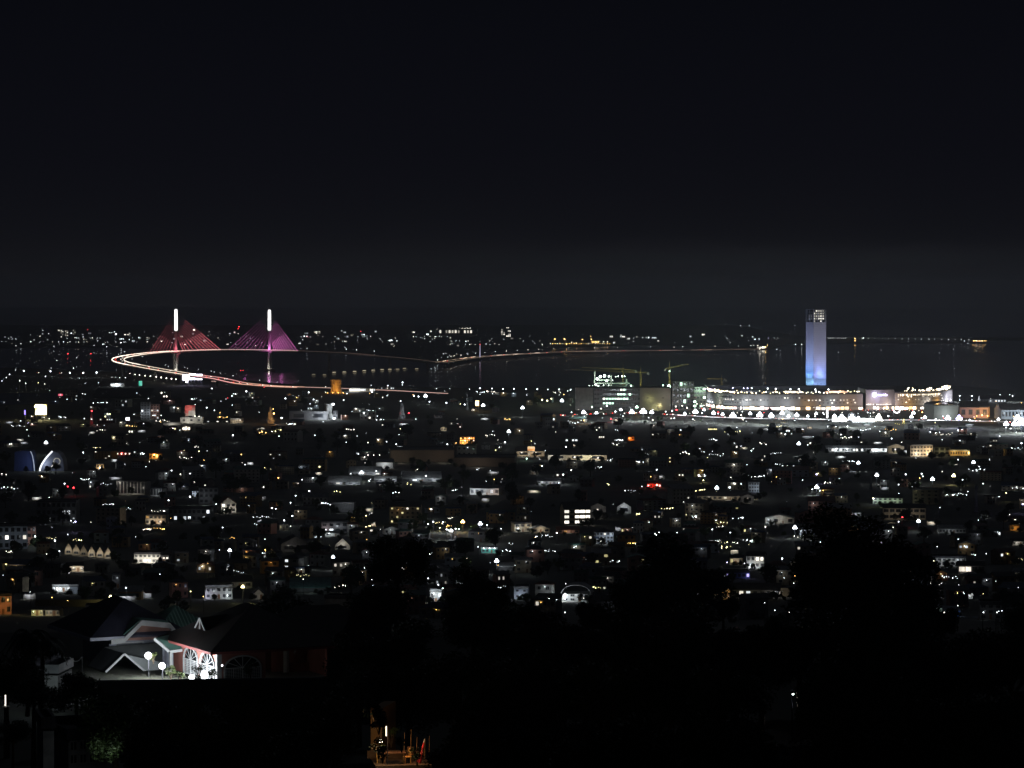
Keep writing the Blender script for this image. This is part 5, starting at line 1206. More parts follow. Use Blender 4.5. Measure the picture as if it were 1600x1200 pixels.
# ---------------------------------------------------------------- lamps read off the photograph: x, y, brightness, colour
LP = """15,585,2 24,578,1 37,579.5,3 79,580,3 80,575,1 109,582.5,3 130,582.5,3.5 151,582,3.5 115,575,1.5 89,563,1 120,559,1 31,594.5,2 40,599,2 70,600,1.5n 60,598,1.5y 71,588,1.5 10,590,1.5 3,595,1.5 124,591,1 133,599,1
154,598,1.2 175,589,1 181,589,1 187,590,1.2 196,590,1.6 129,615,1.5 133,616,1.5 74.5,622.5,2 86.5,627,1.5 105,624,1.5 119,624,1 39,619,1.5 28,625,1 6.5,628.5,1 153,629,1.6 158,629,1.6 161,629,1.8 167,629,2.2 146,629.5,1.8 52,654,1.5n
77,654,1.5n 132,654,2 143,655,2 168,649,1 211,647,1.5 232,622.5,1.5 35,661,1.2 53,661,1.5n 44,661,1b 190,663,1.5n 104,668,1 152,664,1 163,664.5,1 204,559,1 222,557,1 217,573,2.2 240,574.5,1 263,572.5,1
203,583.5,1.5n 211,585,1.8n 218,586,2n 227,587,2.4n 235,587.6,2.6n 244,588.6,2.6n 252,589.8,2.6n 260,590.8,2.6n 268,591.7,2.6n 275,592.6,2.4n 288.5,574,1 310,577,1 330,580,1 344,583,1 364,587,1 406,594,1 433,597,1 466,595,1
355,592.5,3.2 331,607,2.5 385,611.5,3.5 446,622.5,3 482.5,613,3 490,624,2.5 376,579,1r 380,579,1r 413,605,1.4r 356,622,1r 353,623.5,1 270,639.5,2 323,637,2.6 335,641,2 305,632,1.5 304.5,650,2.2n 239,649,1.8 252,649,2 264,628,1.5
397,621.5,1.5 387,624,1 440,653,3.8 428,646,3.6o 427,639,1.8o 405,644,1.4 493,627,1.5 495,634,1 363,633,1.5 313,625,1.2 293,634,1.4 345,627,1.2 458,631,1.2 471,641,1.3 505,659,1.4 509,604,1.5 509,613,1.5 542,615,2 537,625,2.6 581,612,3.6
580,602,1.2 606,602.5,2 629,597.5,3 628.5,601.5,1.5 606,617,1.2 577,632,1 595,638,1 647,618.5,3.2 654,619.5,3 665,618.5,4 626,626.5,2.5 671,627.5,2.5 697.5,629.5,3.5 726,632,3 755,633,4 639,645,2.6r 574.5,652.5,2 589.5,650,1.7
559,641,1.8n 550,643,1.3 485,639,1.3 484.5,631,1.5 682,607.5,1.2 695,611,1 703,607,1 733.5,608,1.5 750,606.5,2.6 750,616,1.2 769,607,2.6 769.5,615,1.5 786,607.5,2.7 787,616,1.7 803,607.5,2.7 803,617,1.4 822,608,2.6 823,617,1.4
839.5,608,2.7 856,608.5,2 873.5,608.5,2.7 874,617,1.2 891.5,609,2.7 847,624.5,3.5y 855,626,3.6y 861.5,623,3y 878,626,4 816.5,637,4 917.5,629,3.8 899.5,631,2.2o 912,644,4.3 932,645,4.3 958,629.5,3.7 961.5,643,3.9
978,627,3.9 987,643.5,5 1005,642.5,4.8 1002,622,3.3y 1013,631,3.9y 1022.5,626,3y 1020,640,2 934,630,1.6n 985,630,1.4n 1040,643,2.6 1056,635,3n 1066,634,2.5n 1073.5,637,3n 1081,629,2.2n 1089,631,2.2n 1057,640.5,3r 1050,614,1.6 1063,617,2.6
1086.5,643,4 1115,645,4.4 1129,647,4.4 1160,643,2.2 1187,648,4.8 1245,648,5.8 1286,645,2.6 1304,650,4.2 1331,652,4.8 1341,654,4.5 1353,655,3.4 1362,655,3.2 1322,656,3.2 1422,631,1.4 1424,651,4.6 1427,645,4 1481,653,4.8 1498.5,653,4.3b
1534.5,648.5,3.3o 1543,650,2.4o 1526,650,1.8o 1523,654,1.5o 1597,636,3.9y 1596,629.5,1.5o 1590,653,6 1596,660,6.5 1585,662,6 1579,669.5,2.6 1588,675.5,2 1572,668,2 1497,672.5,3 1455,673,2 1463,676,1.8 1468,675.5,2 1367,666.5,1.5 1374.5,674,2
1382,678.5,2.2 1393,685,2.7 1324,666,3 1305,666.5,1.8 1562,681.5,2.3 1596,692.5,3.5 1472,687,1.5 1499,689,1.3 1314,679,2.5 1295,670,1.6 1227,678.5,3 1296,680,1.8 1233,676,1.3 1222,680,1.5 1250,672,1.4 1255,671,1.2
1248,693,4.2 1262,695,2 1341,723,4 1276,741,3.8b 1276,761,5.2 1205,739,2.2 1254,750,2 1370,742,4.3 1415,741,3.2 1440,740,3.3 1442,744,2.4 1457,748.5,4.8 1437,747,1.8o 1490,743,4.3y 1521,722,4 1497,718,2.3 1530,729,2 1504,749.5,2.2 1536,755.5,2.4
1404,757,2.2 1490,773,2.2 1512,768,1.8 1572,770,2.4y 1561,776,1.7 1598,787.5,3.9b 1410,808,2.5r 1404,815,2.4 1435,814,4.2 1242,824,5 1257,836,3 1315,779,1.4 1364,778.5,2.6y 1497,842.5,2 1510,857,1.8 1541,865,1.8
1222,872.5,3.6 1240,911,2 1259.5,942.5,2.6y 1320,948,2.2y 1278,946,1.4 1536,975,1.4 1211,896,1.4 1225,903,1.6 1249,888,1.4 45,681,1.2 15,694,1.8 72,691.5,4 130,707,3 228,729,1.8 290,671,1.6 281,672,1.3 310,731.5,2.7 317,731.5,1.6 268,735,2.8
319,719,1.3o 364,680,3.2 377,710,1.8o 383,726,1.8 101,755.5,3.2 115,762,3.3r 106,760,2.2r 146,757.5,1.6 10,741.5,1.8n 3,740,1.4n 77,777,1.5 118,815,3.6b 111,813.5,2.2 263.5,781.5,3.2 297,776,3.8 265,760,1.2 338,787.5,2.3 55,838,3.6 86,844.5,3.8
106,835,1.8 93,861,2.6 348,824,2.4 359,859.5,4 349,878,3.5y 320,882.5,2.2 343,859,1.6 250,897,1.8 197,918,3 17,879,2y 28.5,889,1.5 173,932.5,4y 298,924,2.5y 379.5,916.5,4y 287,709.5,1.5 256,691,1.3 436,681.5,2 425,674,1.6
492,680,2 542,680.5,2 558,681,1.4 560,709,2.3 569,714,1.8n 575,711,2n 584,711,1.8n 593,711,1.8n 609,707,2.6 565,738,4 577,751,3 588,736,2.4 548,740,2 483,767,3.4 462,774.5,2.4 454,785.5,2.6 425,793.5,2.6 431,795,2 457,806,3.4 444,813,3.2
435,746.5,2.5o 472,749.5,2 484,748,2.2 665.5,743.5,3.6 674,795.5,3 692,816,3.3 698,827,3.4 677,815,3.2 723,815,4.4o 750.5,818,4.7 705,829,4 712,826,3 768,832,3 783,826,1.8 572,805.5,2.8y 557,806,2y 520.5,870,4 541,691,1.7 575,691.5,1.8n 593,691,2.2 604,690,2
619,694,2.4 789,691,3.2 699,694,2.8 770,674,1.3 795,674,4 619,875,2r 747,854.5,2.1 776,876,5 668,890,2 675,890,1.8 692,919,2.6 656,892,1.2 847,728,2.6 880,741.5,3.6 893,734,1.8 836,693,1.3 852,704,1.3 928,728,1.4 999,722,2.4 989,721,1.8
1005,722,1.6 1014,722,1.6 1020,721,1.8 1032,720,2 1026,734,2.6 1020,745,2 1012,760,1.6r 1003,760,1.6 1093,701,3.2 1071,705.5,2.3 1085,705,1.8n 1100,706,1.6 1130,709,1.6 1150,708,1.8 1174,704,2.6 1113,705,1.4 1148,737.5,1.8n 1094,740,2y 1099,750,1.6y
1120,762,4.4 1144,759,1.6 1167,726,1.6 870,832.5,3 897,855,2.2 904,854.5,2.2 927,863.5,2n 1113,827,2.7 1119,813,2.2 1160,809,3 1145,810,1.6 1141,832,2.4 1057,814,1.6 1058,832,1.8 1086,787.5,1.8 1068,784,1.4 1196,823,2.6n 1163,880,1.8 1136,878.5,2b 1106,904,2.2o 1115,904,1.6o
884,912,1.8 951,952,2 858,935,1.4 870,937,1.3 946,936,1 849,925,1.6 1350,833,1.4 1322,835,1.2 1381,833,1.6 1379,834,1.3 1388,884,1 1425,967,1.4 1445,975,1.2 1560,955,1.6 1565,954,1.2 1536,912,1.6 1595,905,1.8 1505,925,1.2 1425,922,1.3""".split()
ROOFL = """1145,606,2.5v 1162,606.5,2.6v 1168,606.5,2.6v 1174.5,606.5,3 1199.5,607,3.5 1212,607.5,3.5 1205,613,2.6n 1235,608,3.6 1248,608,3.6 1274,608.5,3.6 1294.5,608.5,3.6 1117,608,2.4 1121,609,2.5""".split()
SEAL = """1499.5,618.5,2.6 1518.5,618.5,2.6 1542,618.5,2.6 1561,618.5,2.8 1582,618.5,2.6 1518.5,625,1.8 1499.5,625,1.8 986,602.5,3.4g 1045,604,4.4g 1036,602,3g 1046,580,3g 1080,604,3g 1089,605,2.6g 1100.5,606.5,2.5g 1107,603.5,3g 1063,598,1.4""".split()
EXTRA = {}
LP += "925,636,3.6g 948,634,3.4 970,640,4 995,636,4g 1018,644,4 1031,632,3.8y 1050,642,3.6 1070,646,4.2 1100,640,4 1145,649,4.3 1172,646,4 1205,649,4.4 1222,645,5 1232,650,4.6 1262,650,4 1275,646,4 1315,652,4.5 1372,651,4.2 1388,650,3.6 1445,652,4 1462,655,3.8 1515,656,3.8 1560,655,4.2 1572,662,4.5 1052,606,3.4g 1034,606,3g".split()  # more masts added to strengthen the waterfront glare
def parse(s):
    x, y, q = s.split(',')
    c = 'w'
    if q[-1].isalpha(): c = q[-1]; q = q[:-1]
    return float(x), float(y), float(q), c
lit_houses = []
for s_ in LP:
    x, y, q, c = parse(s_)
    if q < 2.3 and y > 612 and c in 'wny' and R.random() < .5: lit_houses.append((x, y, q, c)); continue
    if y < 600 and x < 700:
        lamp(x, y, q, c, h=11)
    else: lamp(x, y, q, c)
for s_ in ROOFL:
    x, y, q, c = parse(s_); lamp(x, y, q, c, Y=5172, base=28.7, pw=3000, nm='roof_lamp')
for s_ in SEAL:
    x, y, q, c = parse(s_); lamp(x, y, q, c, Y=5385, base=3 if x > 1480 else max(3, P(x, y, 5385).z - 9), pw=9000)
for i in range(95):
    px = R.uniform(885, 1598); f_ = R.random()
    py = R.uniform(640, 657) + (px - 885) / 700 * 3
    if f_ < .3: py = R.uniform(632, 640)
    lamp(px, py, R.choice((1.0, 1.3, 1.7, 2.1, 2.6)), R.choice('wwwwnnro') if f_ > .3 else R.choice('nnow'), nm='road_lamp', h=5)
# lamps on the bridge and along the causeway
def deck_lamp(px, i, s):
    pass
RWH = [WHITE, WHITE, CREAM, CREAM, GREY, PALE, PINK, OCHRE]
WN = {id(WHITE): 'white', id(CREAM): 'cream', id(GREY): 'grey', id(PALE): 'pale blue', id(PINK): 'salmon', id(OCHRE): 'ochre'}
RF = [(RROOF, 'red'), (GROOF, 'green'), (SROOF, 'silver'), (DROOF, 'dark'), (DROOF, 'dark'), (BROOF, 'blue')]
def free(x, y, r):
    return all((x - a) ** 2 + (y - b_) ** 2 > (r + q) ** 2 for a, b_, q in POSED)
def generic(px, py, lampinfo=None):
    p = G(px, py); Y = p.y
    k = mpp(Y)
    big = Y > 2300 and R.random() < .3
    W = R.uniform(14, 24) if big else R.uniform(6.5, 11.5); Ht = R.choice((3.4, 6.4, 6.4, 7)) if not big else R.choice((5, 7, 9, 13))
    if not free(p.x, p.y + 4, W * .5): return None
    if not clear_view(px - W / k / 2, px + W / k / 2, py - (Ht + 1) / k, py): return None
    wall = R.choice(RWH); rm, rn = R.choice(RF); rf = R.choice(('gx', 'gx', 'gy', 'hip', 'hip', 'flat', 'shed')) if not big else R.choice(('gx', 'flat', 'flat', 'shed'))
    rows = 1 if Ht < 4 else 2 if Ht < 8 else 4
    cols = R.choice((2, 3, 3)) if not big else R.choice((4, 5, 6))
    if Y > 3600: rows = min(rows, 2); cols = min(cols, 4)
    lamps_ = (); nl = 0
    if lampinfo:
        q, c = lampinfo
        lamps_ = ((R.uniform(.2, .8), .85, (55 if c in 'wn' else 30) * (Y / 1500) ** 1.3 if (q > 1.5 or R.random() < .4) else 0.01, c, q),)
    litp = R.choice((0, 0, .08, .16)) if not lampinfo else R.choice((0, 0, .15))
    lit_ls = R.choice((.5, .9, 1.8))
    kn_ = 'apartment_block' if big else R.choice(('house', 'house', 'cottage', 'shed')) if rows == 1 else 'house' if R.random() < .6 else 'town_house'
    t = bld(kn_, None, 'house' if not big else 'building', px, py, W / k, (Ht + (1.6 if rf != 'flat' else 0)) / k, None, R.uniform(-28, 28), wall, rf, rm, rows, cols, litp, R.choice('nwwny'), lit_ls, lamps=lamps_, wk=(.36, .38),
            group='houses of the hillside city' if not big else 'larger blocks of the city')
    size = 'low' if rows == 1 else 'two storey' if rows == 2 else 'tall'
    name_later(t, f'{size} {WN[id(wall)]} {kn_.replace("_", " ")}' + (f' with a {rn} roof' if rf != 'flat' else ' with a flat roof') + (' and a porch lamp' if lampinfo and not big else ''), px, py)
    return t
nh = 0
for x, y, q, c in lit_houses:
    p = G(x, y); k = mpp(p.y)
    if generic(x, y + 4.5 / k * (1 if p.y < 3000 else .8), (q, c)) is None: lamp(x, y, q, c)
    else: nh += 1
tries = 0
while nh < 560 and tries < 6000:
    tries += 1
    py = 618 + 350 * R.random() ** 1.15
    px = R.uniform(-15, 1615)
    if py > 940 and px < 560: continue
    if generic(px, py, (R.choice((.6, .8, 1.1, 1.5)), R.choice('wwwwnnyo')) if R.random() < .42 else None): nh += 1
# extra small lamps between the houses
for i in range(215):
    px = R.uniform(0, 1600); py = 608 + 372 * R.random() ** 1.4
    if py > 940 and px < 620: continue
    if not any(abs(px - a) < 14 and abs(py - b_) < 8 for a, b_, _ in LMK): lamp(px, py, R.choice((.5, .7, .9, 1.2, 1.7)), R.choice('wwwwwnnyo'))
# strings of bulbs and lit awnings scattered through the streets
for i in range(230):
    px = R.uniform(0, 1600); py = 612 + 310 * R.random() ** 1.2; p = G(px, py, 3); k = mpp(p.y)
    if not clear_view(px - 8, px + 8, py - 2, py + 2): continue
    t = thing('bulb_string', 'x', 'light string', (p.x, p.y, p.z - 3), R.uniform(-.3, .3), 'strings of bulbs in the streets'); n_ = R.randint(3, 8); st_ = R.uniform(1.6, 4.2) * k
    cc = R.choice(['w', 'w', 'w', 'n', 'n', 'y']) if R.random() < .9 else 'o'
    for j in range(n_):
        mb = MB(); mb.ball(((j - n_ / 2) * st_ + R.uniform(-.4, .4) * st_, R.uniform(-3, 3), 3 + R.uniform(-1.5, 1.5) * k), k * R.choice((.2, .28, .36, .55)), 6, 4); mb.build('bulb', em(COL[cc], R.choice((12, 22))), t)
    mb = MB(); mb.bar((-n_ / 2 * st_, .3, 0), (-n_ / 2 * st_, .3, 3.4), .08, .06, 5); mb.bar((-n_ / 2 * st_, .3, 3.4), (n_ / 2 * st_, .3, 3.4), .02, .02, 4); mb.bar((n_ / 2 * st_, .3, 0), (n_ / 2 * st_, .3, 3.4), .08, .06, 5); mb.build('wire_frame', DARK, t)
    name_later(t, {'w': 'white', 'n': 'warm', 'y': 'yellow', 'o': 'orange'}[cc] + ' string of small bulbs', px, py)
for i in range(110):
    px = R.uniform(0, 1600); py = 640 + 300 * R.random() ** 1.1; p = G(px, py); k = mpp(p.y); W = R.uniform(3, 9) if p.y < 2600 else R.uniform(5, 14)
    if not free(p.x, p.y, W * .4) or not clear_view(px - W / k / 2, px + W / k / 2, py - 3 / k, py): continue
    t = thing('awning', 'x', 'awning', p, R.uniform(-.4, .4), 'lit awnings between the houses')
    mb = MB(); mb.slab([(-W / 2, -1.2, 2.5), (W / 2, -1.2, 2.5), (W / 2, 2.4, 3.3), (-W / 2, 2.4, 3.3)], .1); mb.build('canopy', R.choice((SROOF, RROOF, DROOF, GROOF)), t)
    mb = MB(); mb.box(-W / 2, W / 2, 2.4, 2.6, 0, 3.2); mb.build('back_wall', R.choice((WHITE, CREAM, GREY)), t)
    mb = MB(); mb.bar((-W * .3, 1.2, 2.45), (W * .3, 1.2, 2.45), .13, .13, 5); mb.build('tube_light', em((.93, .97, 1), 30), t)
    for q in (-1, 1): mb = MB(); mb.bar((q * W * .48, -1, 0), (q * W * .48, -1, 2.5), .06, .06, 5); mb.build('post', STEEL, t)
    light(t, (0, .2, 1.9), 90 * (p.y / 1500) ** 1.2, R.choice('wwwn'), .3)
    name_later(t, 'small lit awning', px, py); POSED.append((p.x, p.y, W * .5)); 
# city trees
nt_ = 0; nb_ = 0
spots = [q for q in POSED if q[2] > 4.2 and 700 < q[1] < 3600]
R.shuffle(spots)
for x_, y_, q_ in spots[:135]:
    sd = R.uniform(-1, 1); i_ = R.randrange(4)
    ty = y_ - q_ - R.uniform(3, 8); tx = x_ + sd * q_ * 1.2
    g_ = Vector((tx, ty, hgt(ty))); px = tx / ty * F + 800; py = HOR + (H - g_.z) / ty * F
    if not (-30 < px < 1630) or not clear_view(px - 5, px + 5, py - 9 / mpp(ty), py - 3 / mpp(ty)): continue
    tree(g_, TP[i_], R.uniform(.5, .95), px, py, ['broad dark tree', 'round dark tree', 'tall spreading tree', 'small bushy tree'][i_]); nt_ += 1
for i in range(420):
    px = R.uniform(-20, 1620); py = 625 + 350 * R.random() ** 1.15
    p = G(px, py)
    if not free(p.x, p.y, 4.5) or not clear_view(px - 3, px + 3, py - 11 / mpp(p.y), py - 3 / mpp(p.y)): continue
    i_ = R.randrange(4)
    s_ = R.uniform(.8, 1.5) * (1.25 if p.y > 2600 else 1)
    tree(p, TP[i_], s_, px, py, ['broad dark tree', 'round dark tree', 'tall spreading tree', 'small bushy tree'][i_])
    POSED.append((p.x, p.y, 3)); nt_ += 1
    if nt_ > 285: break

for i in range(330):
    px = R.uniform(-20, 1620); py = 640 + 345 * R.random() ** 1.1
    p = G(px, py)
    if not clear_view(px - 3, px + 3, py - 7 / mpp(p.y), py - 2 / mpp(p.y)) or nb_ > 270: continue
    i_ = R.randrange(4)
    tree(p - Vector((0, 0, TP[i_][2] * .30)), TP[i_], R.uniform(.45, .8), px, py, ['wide dark bush', 'round dark bush', 'shaggy dark bush', 'small dark bush'][i_], 'dark bushes between the houses', 'bush', 'bush'); nb_ += 1

for (a_, b_, c_, d_) in SCR[:]:
    if b_ - a_ < 12 or d_ < 668 or d_ > 945: continue
    for _ in range(2 if b_ - a_ < 60 else 4):
        px = R.uniform(a_ - 2, b_ + 2); py = d_ + R.uniform(1.5, 4)
        p = G(px, py); hh_ = (d_ - c_) * mpp(p.y) * R.uniform(.35, .75); i_ = R.randrange(4); z_ = TP[i_][2] + 4.2
        q_ = min(1.1, max(.4, hh_ / 6.0))
        tree(p - Vector((0, 0, max(0, z_ * q_ - hh_ - 1))), TP[i_], q_, px, py, ['wide dark garden bush', 'round dark garden bush', 'shaggy dark garden bush', 'small dark garden bush'][i_], 'garden bushes before the lit buildings', 'garden_bush', 'bush')

for i, (px, py, c_) in enumerate([(650, 812, 'g'), (668, 820, 'w'), (686, 826, 'y'), (700, 830, 'w'), (716, 828, 'g'), (735, 824, 'g'), (742, 832, 'y'), (760, 822, 'w'), (806, 720, 'g'), (822, 718, 'g'), (1062, 744, 'g'), (1098, 752, 'y'), (668, 905, 'w'), (684, 915, 'w'), (640, 806, 'w'), (1280, 768, 'w'), (1268, 766, 'w'), (602, 722, 'g')]):
    p = G(px, py); tree(p + Vector((0, 2, -TP[1][2] * .4)), TP[(i % 2) * 3], .75, px, py, 'floodlit garden bush', 'floodlit garden bushes', 'lit_bush', 'bush')
    lamp(px + 1, py - 1.5, 2.6, c_, nm='garden_lamp', h=2.2, pw=95 * (p.y / 1500) ** 1.2)

# ---------------------------------------------------------------- cars
CARM = [mat('white car paint', (.7, .7, .7), .3, .05), mat('silver car paint', (.35, .36, .38), .3, .05, metal=.5), mat('black car paint', (.03, .03, .03), .3, .05), mat('red car paint', (.4, .03, .03), .3, .05)]
def cars_on(path, n, s0, s1, off, fwd, strength, wob=.3):
    m_ = len(path)
    for i in range(n):
        u = s0 + (s1 - s0) * (i + R.uniform(-wob, wob)) / n
        u = min(max(u, 0), .999) * (m_ - 1); a = int(u); fr = u - a
        p = Vector(path[a]).lerp(Vector(path[a + 1]), fr); d = Vector(path[a + 1]) - Vector(path[a]); an = atan2(d.y, d.x)
        p += Vector((-d.y, d.x, 0)).normalized() * off; p.z += .14
        px = p.x / p.y * F + 800
        py = HOR + (H - p.z) / p.y * F
        # which end faces the camera
        rz = an if fwd else an + pi
        hx = cos(rz) * (-p.x) + sin(rz) * (-p.y)
        car(p, rz, hx > 0, px, py, R.choice(CARM), strength)
cars_on(CROAD, 26, .03, .97, 5, True, 30)
cars_on(CROAD, 22, .02, .98, -5, False, 30)
cars_on(MROAD, 26, .02, .98, 3, False, 26)
cars_on(WROAD, 14, .1, .9, 4, True, 22)
BPc = BP[12:]
cars_on(BP, 30, .02, .55, 6, True, 26); cars_on(BP, 24, .02, .55, -6, False, 26); cars_on(BP, 14, .72, .98, 5, True, 22)
# ---------------------------------------------------------------- causeway: slim lit pylon, lamp posts along it
ci = min(range(len(BP)), key=lambda i: abs(BP[i].x / BP[i].y * F + 800 - 748) + (0 if BP[i].y > 7800 else 999))
c = BP[ci]; k = mpp(c.y)
t = thing('causeway_pylon', 'slim violet white pylon standing on the low causeway', 'pylon', (c.x, c.y, 0))
mb = MB(); mb.bar((0, 0, 0), (0, 0, c.z), 2.5, 2.5, 6); mb.build('footing', CONC, t)
mb = MB(); mb.bar((0, 0, c.z), (0, 0, c.z + 19 * k), 1.1, .6, 6); mb.build('lit_shaft', em((.72, .70, 1), .9), t)
mb = MB(); mb.ball((0, 0, c.z + 20 * k), 1.5, 6, 4); mb.build('beacon', em((1, .1, .1), 1.6), t)
def post_at(p, h_, s, col, label, group, r=None, cat='lamp', lname='street_lamp', st=None, out=0):
    t = thing(lname, label or 'x', cat, p, 0, group)
    mb = MB(); mb.bar((0, 0, 0), (0, 0, h_), .35, .2, 5); mb.build('pole', STEEL, t)
    k = mpp(p[1]); r = r or max(.2, .225 * s * k)
    mb = MB(); mb.ball((0, -.4, h_ + r), r, 6, 4); mb.build('bulb', em(COL[col], st if st else s * s * 8 + 26), t)
    return t
# bridge lamp posts
acc = 0; last = BP[10]
for i in range(10, len(BP)):
    acc += (BP[i] - last).length; last = BP[i]
    p = BP[i]; px = p.x / p.y * F + 800
    if px > 684 and acc > 78 or (p.y < 7300 and i > 24 and acc > 130 and px < 700):
        acc = 0
        t = post_at((p.x, p.y + 10, p.z), 11, 1.15 if px > 684 else 1.0, 'n' if R.random() < .3 else 'w', None, 'lamp posts along the bridge and causeway', lname='bridge_lamp')
        py = HOR + (H - p.z - 11) / p.y * F
        name_later(t, 'tiny bridge lamp post', px, py)
# lights at the far end and on the point
def far_at(px, py, z=9):
    Y = (H - z) / (-(ray(px, py).z / ray(px, py).y))
    return P(px, py, Y)
def far_lamp(px, py, s, c, base='tiny far lamp', z=9, grp='faint lights of the far shore', shared=None):
    p = far_at(px, py, z)
    t = post_at((p.x, p.y, 2), z - 2, s, c, shared, grp, lname='quay_lamp' if shared else 'shore_lamp')
    if not shared: name_later(t, base, px, py)
    return t
for s_ in """1187,545.5,2.4n 1192,543.5,4.2n 1196,543,3.6o 1199,540,1.8o 1178,540,1.4n 1184,540.5,1.5n 1173,540,1.2n 680,566.5,2.6 674,567,1.6 684,563,1.6 693,553,1.2 697,552,1 703,555,1 713,552.5,1 730,553,1 867,530.5,2.7o 882,530.5,3.3o 885,538,2.6o 910,531,2.6o 924,531,2.7o 923,526,1.4o
943,534.5,1.8n 949,534.5,2n 893,535,1.5n 900,536,1.5n 930,534,1.6n 936,533.5,1.5n 959,536,1.6 970,525.5,1.6 975,524,1.3 981,528,1.4 990,528.5,1.3 1022,528.5,1.3 1004,527.5,1.4 1336,533,2.4o 1335.5,529,2o 1349,528.5,1.9 1337,530,1.2o 1159.5,525,1.8 1176,527,1.8
1179.5,531,1.8 1180,530,1.6 1186,530,1.6 1136,528.5,1.3 1201,528.5,1.1b 1210,528.5,1 1215,528.5,1 1243,538.5,2.1 1252.5,538.5,2.1 1260,539,1.6 1213.5,546,1.6 1219,548,1 1157,509,1.5 1171,509.5,1.2 1242,509,1 1310,551,1.5 373.5,511,2.2r 372,514,1.3r 564,518,1.5r 481,526,1.2r 106,553,1.5r
142,553,1.5r 137,515.5,1.2r 189,536,2.4 179,519,2 175,520,1.3 171,520,1.3 190,529.5,1.8 193,530,1.6 202,531,1.4 53,531.5,1.3 48.5,534.5,1.2 25,530,1.3 67,516,1.3 76,521.5,1.3 111.5,521.5,1.6 130,526.5,1.2 167,542,1.3 147,540,1.2 541,546,1.6 539,543,1.2 585,549,1.6 557,547,1.4 612,532,2 620,533,1.6
1491,576,1 1490,546,1.2 1377,547.5,1.1 1467.5,551.5,1.1 1419,534,1.2 1512,537,1.2 1507,533,1.3""".split():
    x, y, q, c = parse(s_); far_lamp(x, y, q, c, f'{"bright" if q > 2.2 else "tiny"} {CW[c]} far lamp', grp='lamps of the far shore')
# rows: the dotted causeway on the right, the orange jetty
for i in range(28):
    x = 1294 + i * 3.0 if i < 10 else 1326 + (i - 9) * 10.4 + R.uniform(-1, 1)
    far_lamp(x, 528.3 + (x - 1294) * .012, 1.15 if i > 9 else .95, 'w', shared='one of the evenly spaced dots of light on the far causeway', grp='evenly spaced lamps on the far causeway')
for i in range(9):
    far_lamp(1521 + i * 2.4, 533, R.choice((1.5, 1.8, 2.3)), R.choice('noo'), shared='one of the close set orange lamps on the far jetty', grp='orange lamps on the far jetty')
for i in range(20):
    far_lamp(683 + i * 2.7 + R.uniform(-.5, .5), 514.5 - i * .08, R.choice((.9, 1.2, 1.5)), 'n', shared='one of the pale lamps in line on the high ridge', grp='lamps in line on the far ridge', z=14)
for i in range(26):
    far_lamp(860 + i * 3.7, 537.3, R.choice((.8, .9, 1.2, 1.5)), R.choice('noo'), shared='one of the small orange lamps along the far harbour quay', grp='small lamps along the far harbour quay')
# distant houses and blocks, each with a lit face
def far_block(px, py, w_, h_, s, c, label=None, nw=(2, 2)):
    p = far_at(px, py, 3); k = mpp(p.y); t = thing('far_building', label or 'x', 'building', (p.x, p.y, 2), R.uniform(-.3, .3), 'buildings of the far shore')
    W, Hh = w_ * k, h_ * k
    mb = MB(); mb.box(-W / 2, W / 2, 0, W * .6, -1, Hh); mb.build('wall', GREY, t)
    mb = MB(); mb.box(-W / 2 - .8, W / 2 + .8, -.8, W * .6 + .8, Hh, Hh + 1); mb.build('roof', DROOF, t)
    for i in range(nw[0]):
        for j in range(nw[1]):
            if R.random() < .35 and nw[0] * nw[1] > 2: continue
            x = -W / 2 + W * (i + .5) / nw[0]; z = Hh * (j + .55) / nw[1]
            ww = max(.9, W / nw[0] * .26); wh = max(.9, Hh / nw[1] * .22)
            mb = MB(); mb.box(x - ww, x + ww, -.3, -.01, z - wh, z + wh); mb.build('window', em(COL[c], s * R.choice((.5, 1.2, 2.2))), t)
    if not label: name_later(t, f'tiny far building with {CW[c]} windows', px, py)
    return t
far_block(712, 523, 54, 9.5, .8, 'n', 'long low far building under a line of roof lamps', (11, 1))
far_block(786, 526, 7, 15, 1.4, 'n', 'narrow far tower with scattered lit windows, left of its twin', (2, 6))
far_block(794.5, 526, 7.5, 15.5, 2.0, 'n', 'narrow far tower with brighter lit windows, right of its twin', (3, 6))
far_block(97, 527, 5, 12, 1.2, 'n', 'far tower block in the town beyond the bay', (2, 6))
far_block(104, 525, 6, 9, 1.2, 'n', None, (2, 4))
far_block(116, 523, 5, 8, 1.0, 'n', None, (2, 3))
far_block(178, 524, 9, 4, 5, 'w', 'far white lit hall above the bend of the bridge', (3, 1))
far_block(190, 531, 7, 3, 5, 'w', None, (3, 1))
far_block(497, 521, 7, 4, 2.2, 'n', None, (3, 2))
far_block(611, 533, 6, 2.6, 4, 'w', None, (2, 1))
far_block(930, 536, 12, 4, 2.6, 'o', 'far orange lit harbour shed', (5, 1))
far_block(974, 527, 10, 5, 2.4, 'n', None, (4, 2))
far_block(1022, 529, 8, 3, 2.0, 'w', None, (3, 1))
far_block(1189, 545, 12, 4.5, 3.0, 'n', 'glowing toll plaza at the far end of the causeway', (6, 1))
for i in range(60):
    x = R.choice((R.uniform(60, 240), R.uniform(240, 480), R.uniform(480, 700), R.uniform(700, 830), R.uniform(930, 1110)))
    y = R.uniform(517, 541) if x < 850 else R.uniform(522, 536)
    if 183 < x < 470 and y > 543: continue
    far_block(x, y, R.uniform(2.5, 6), R.uniform(2, 4), R.choice((.8, 1.6, 3)), R.choice('wwwnn'), None, (R.choice((1, 2, 3)), 1))
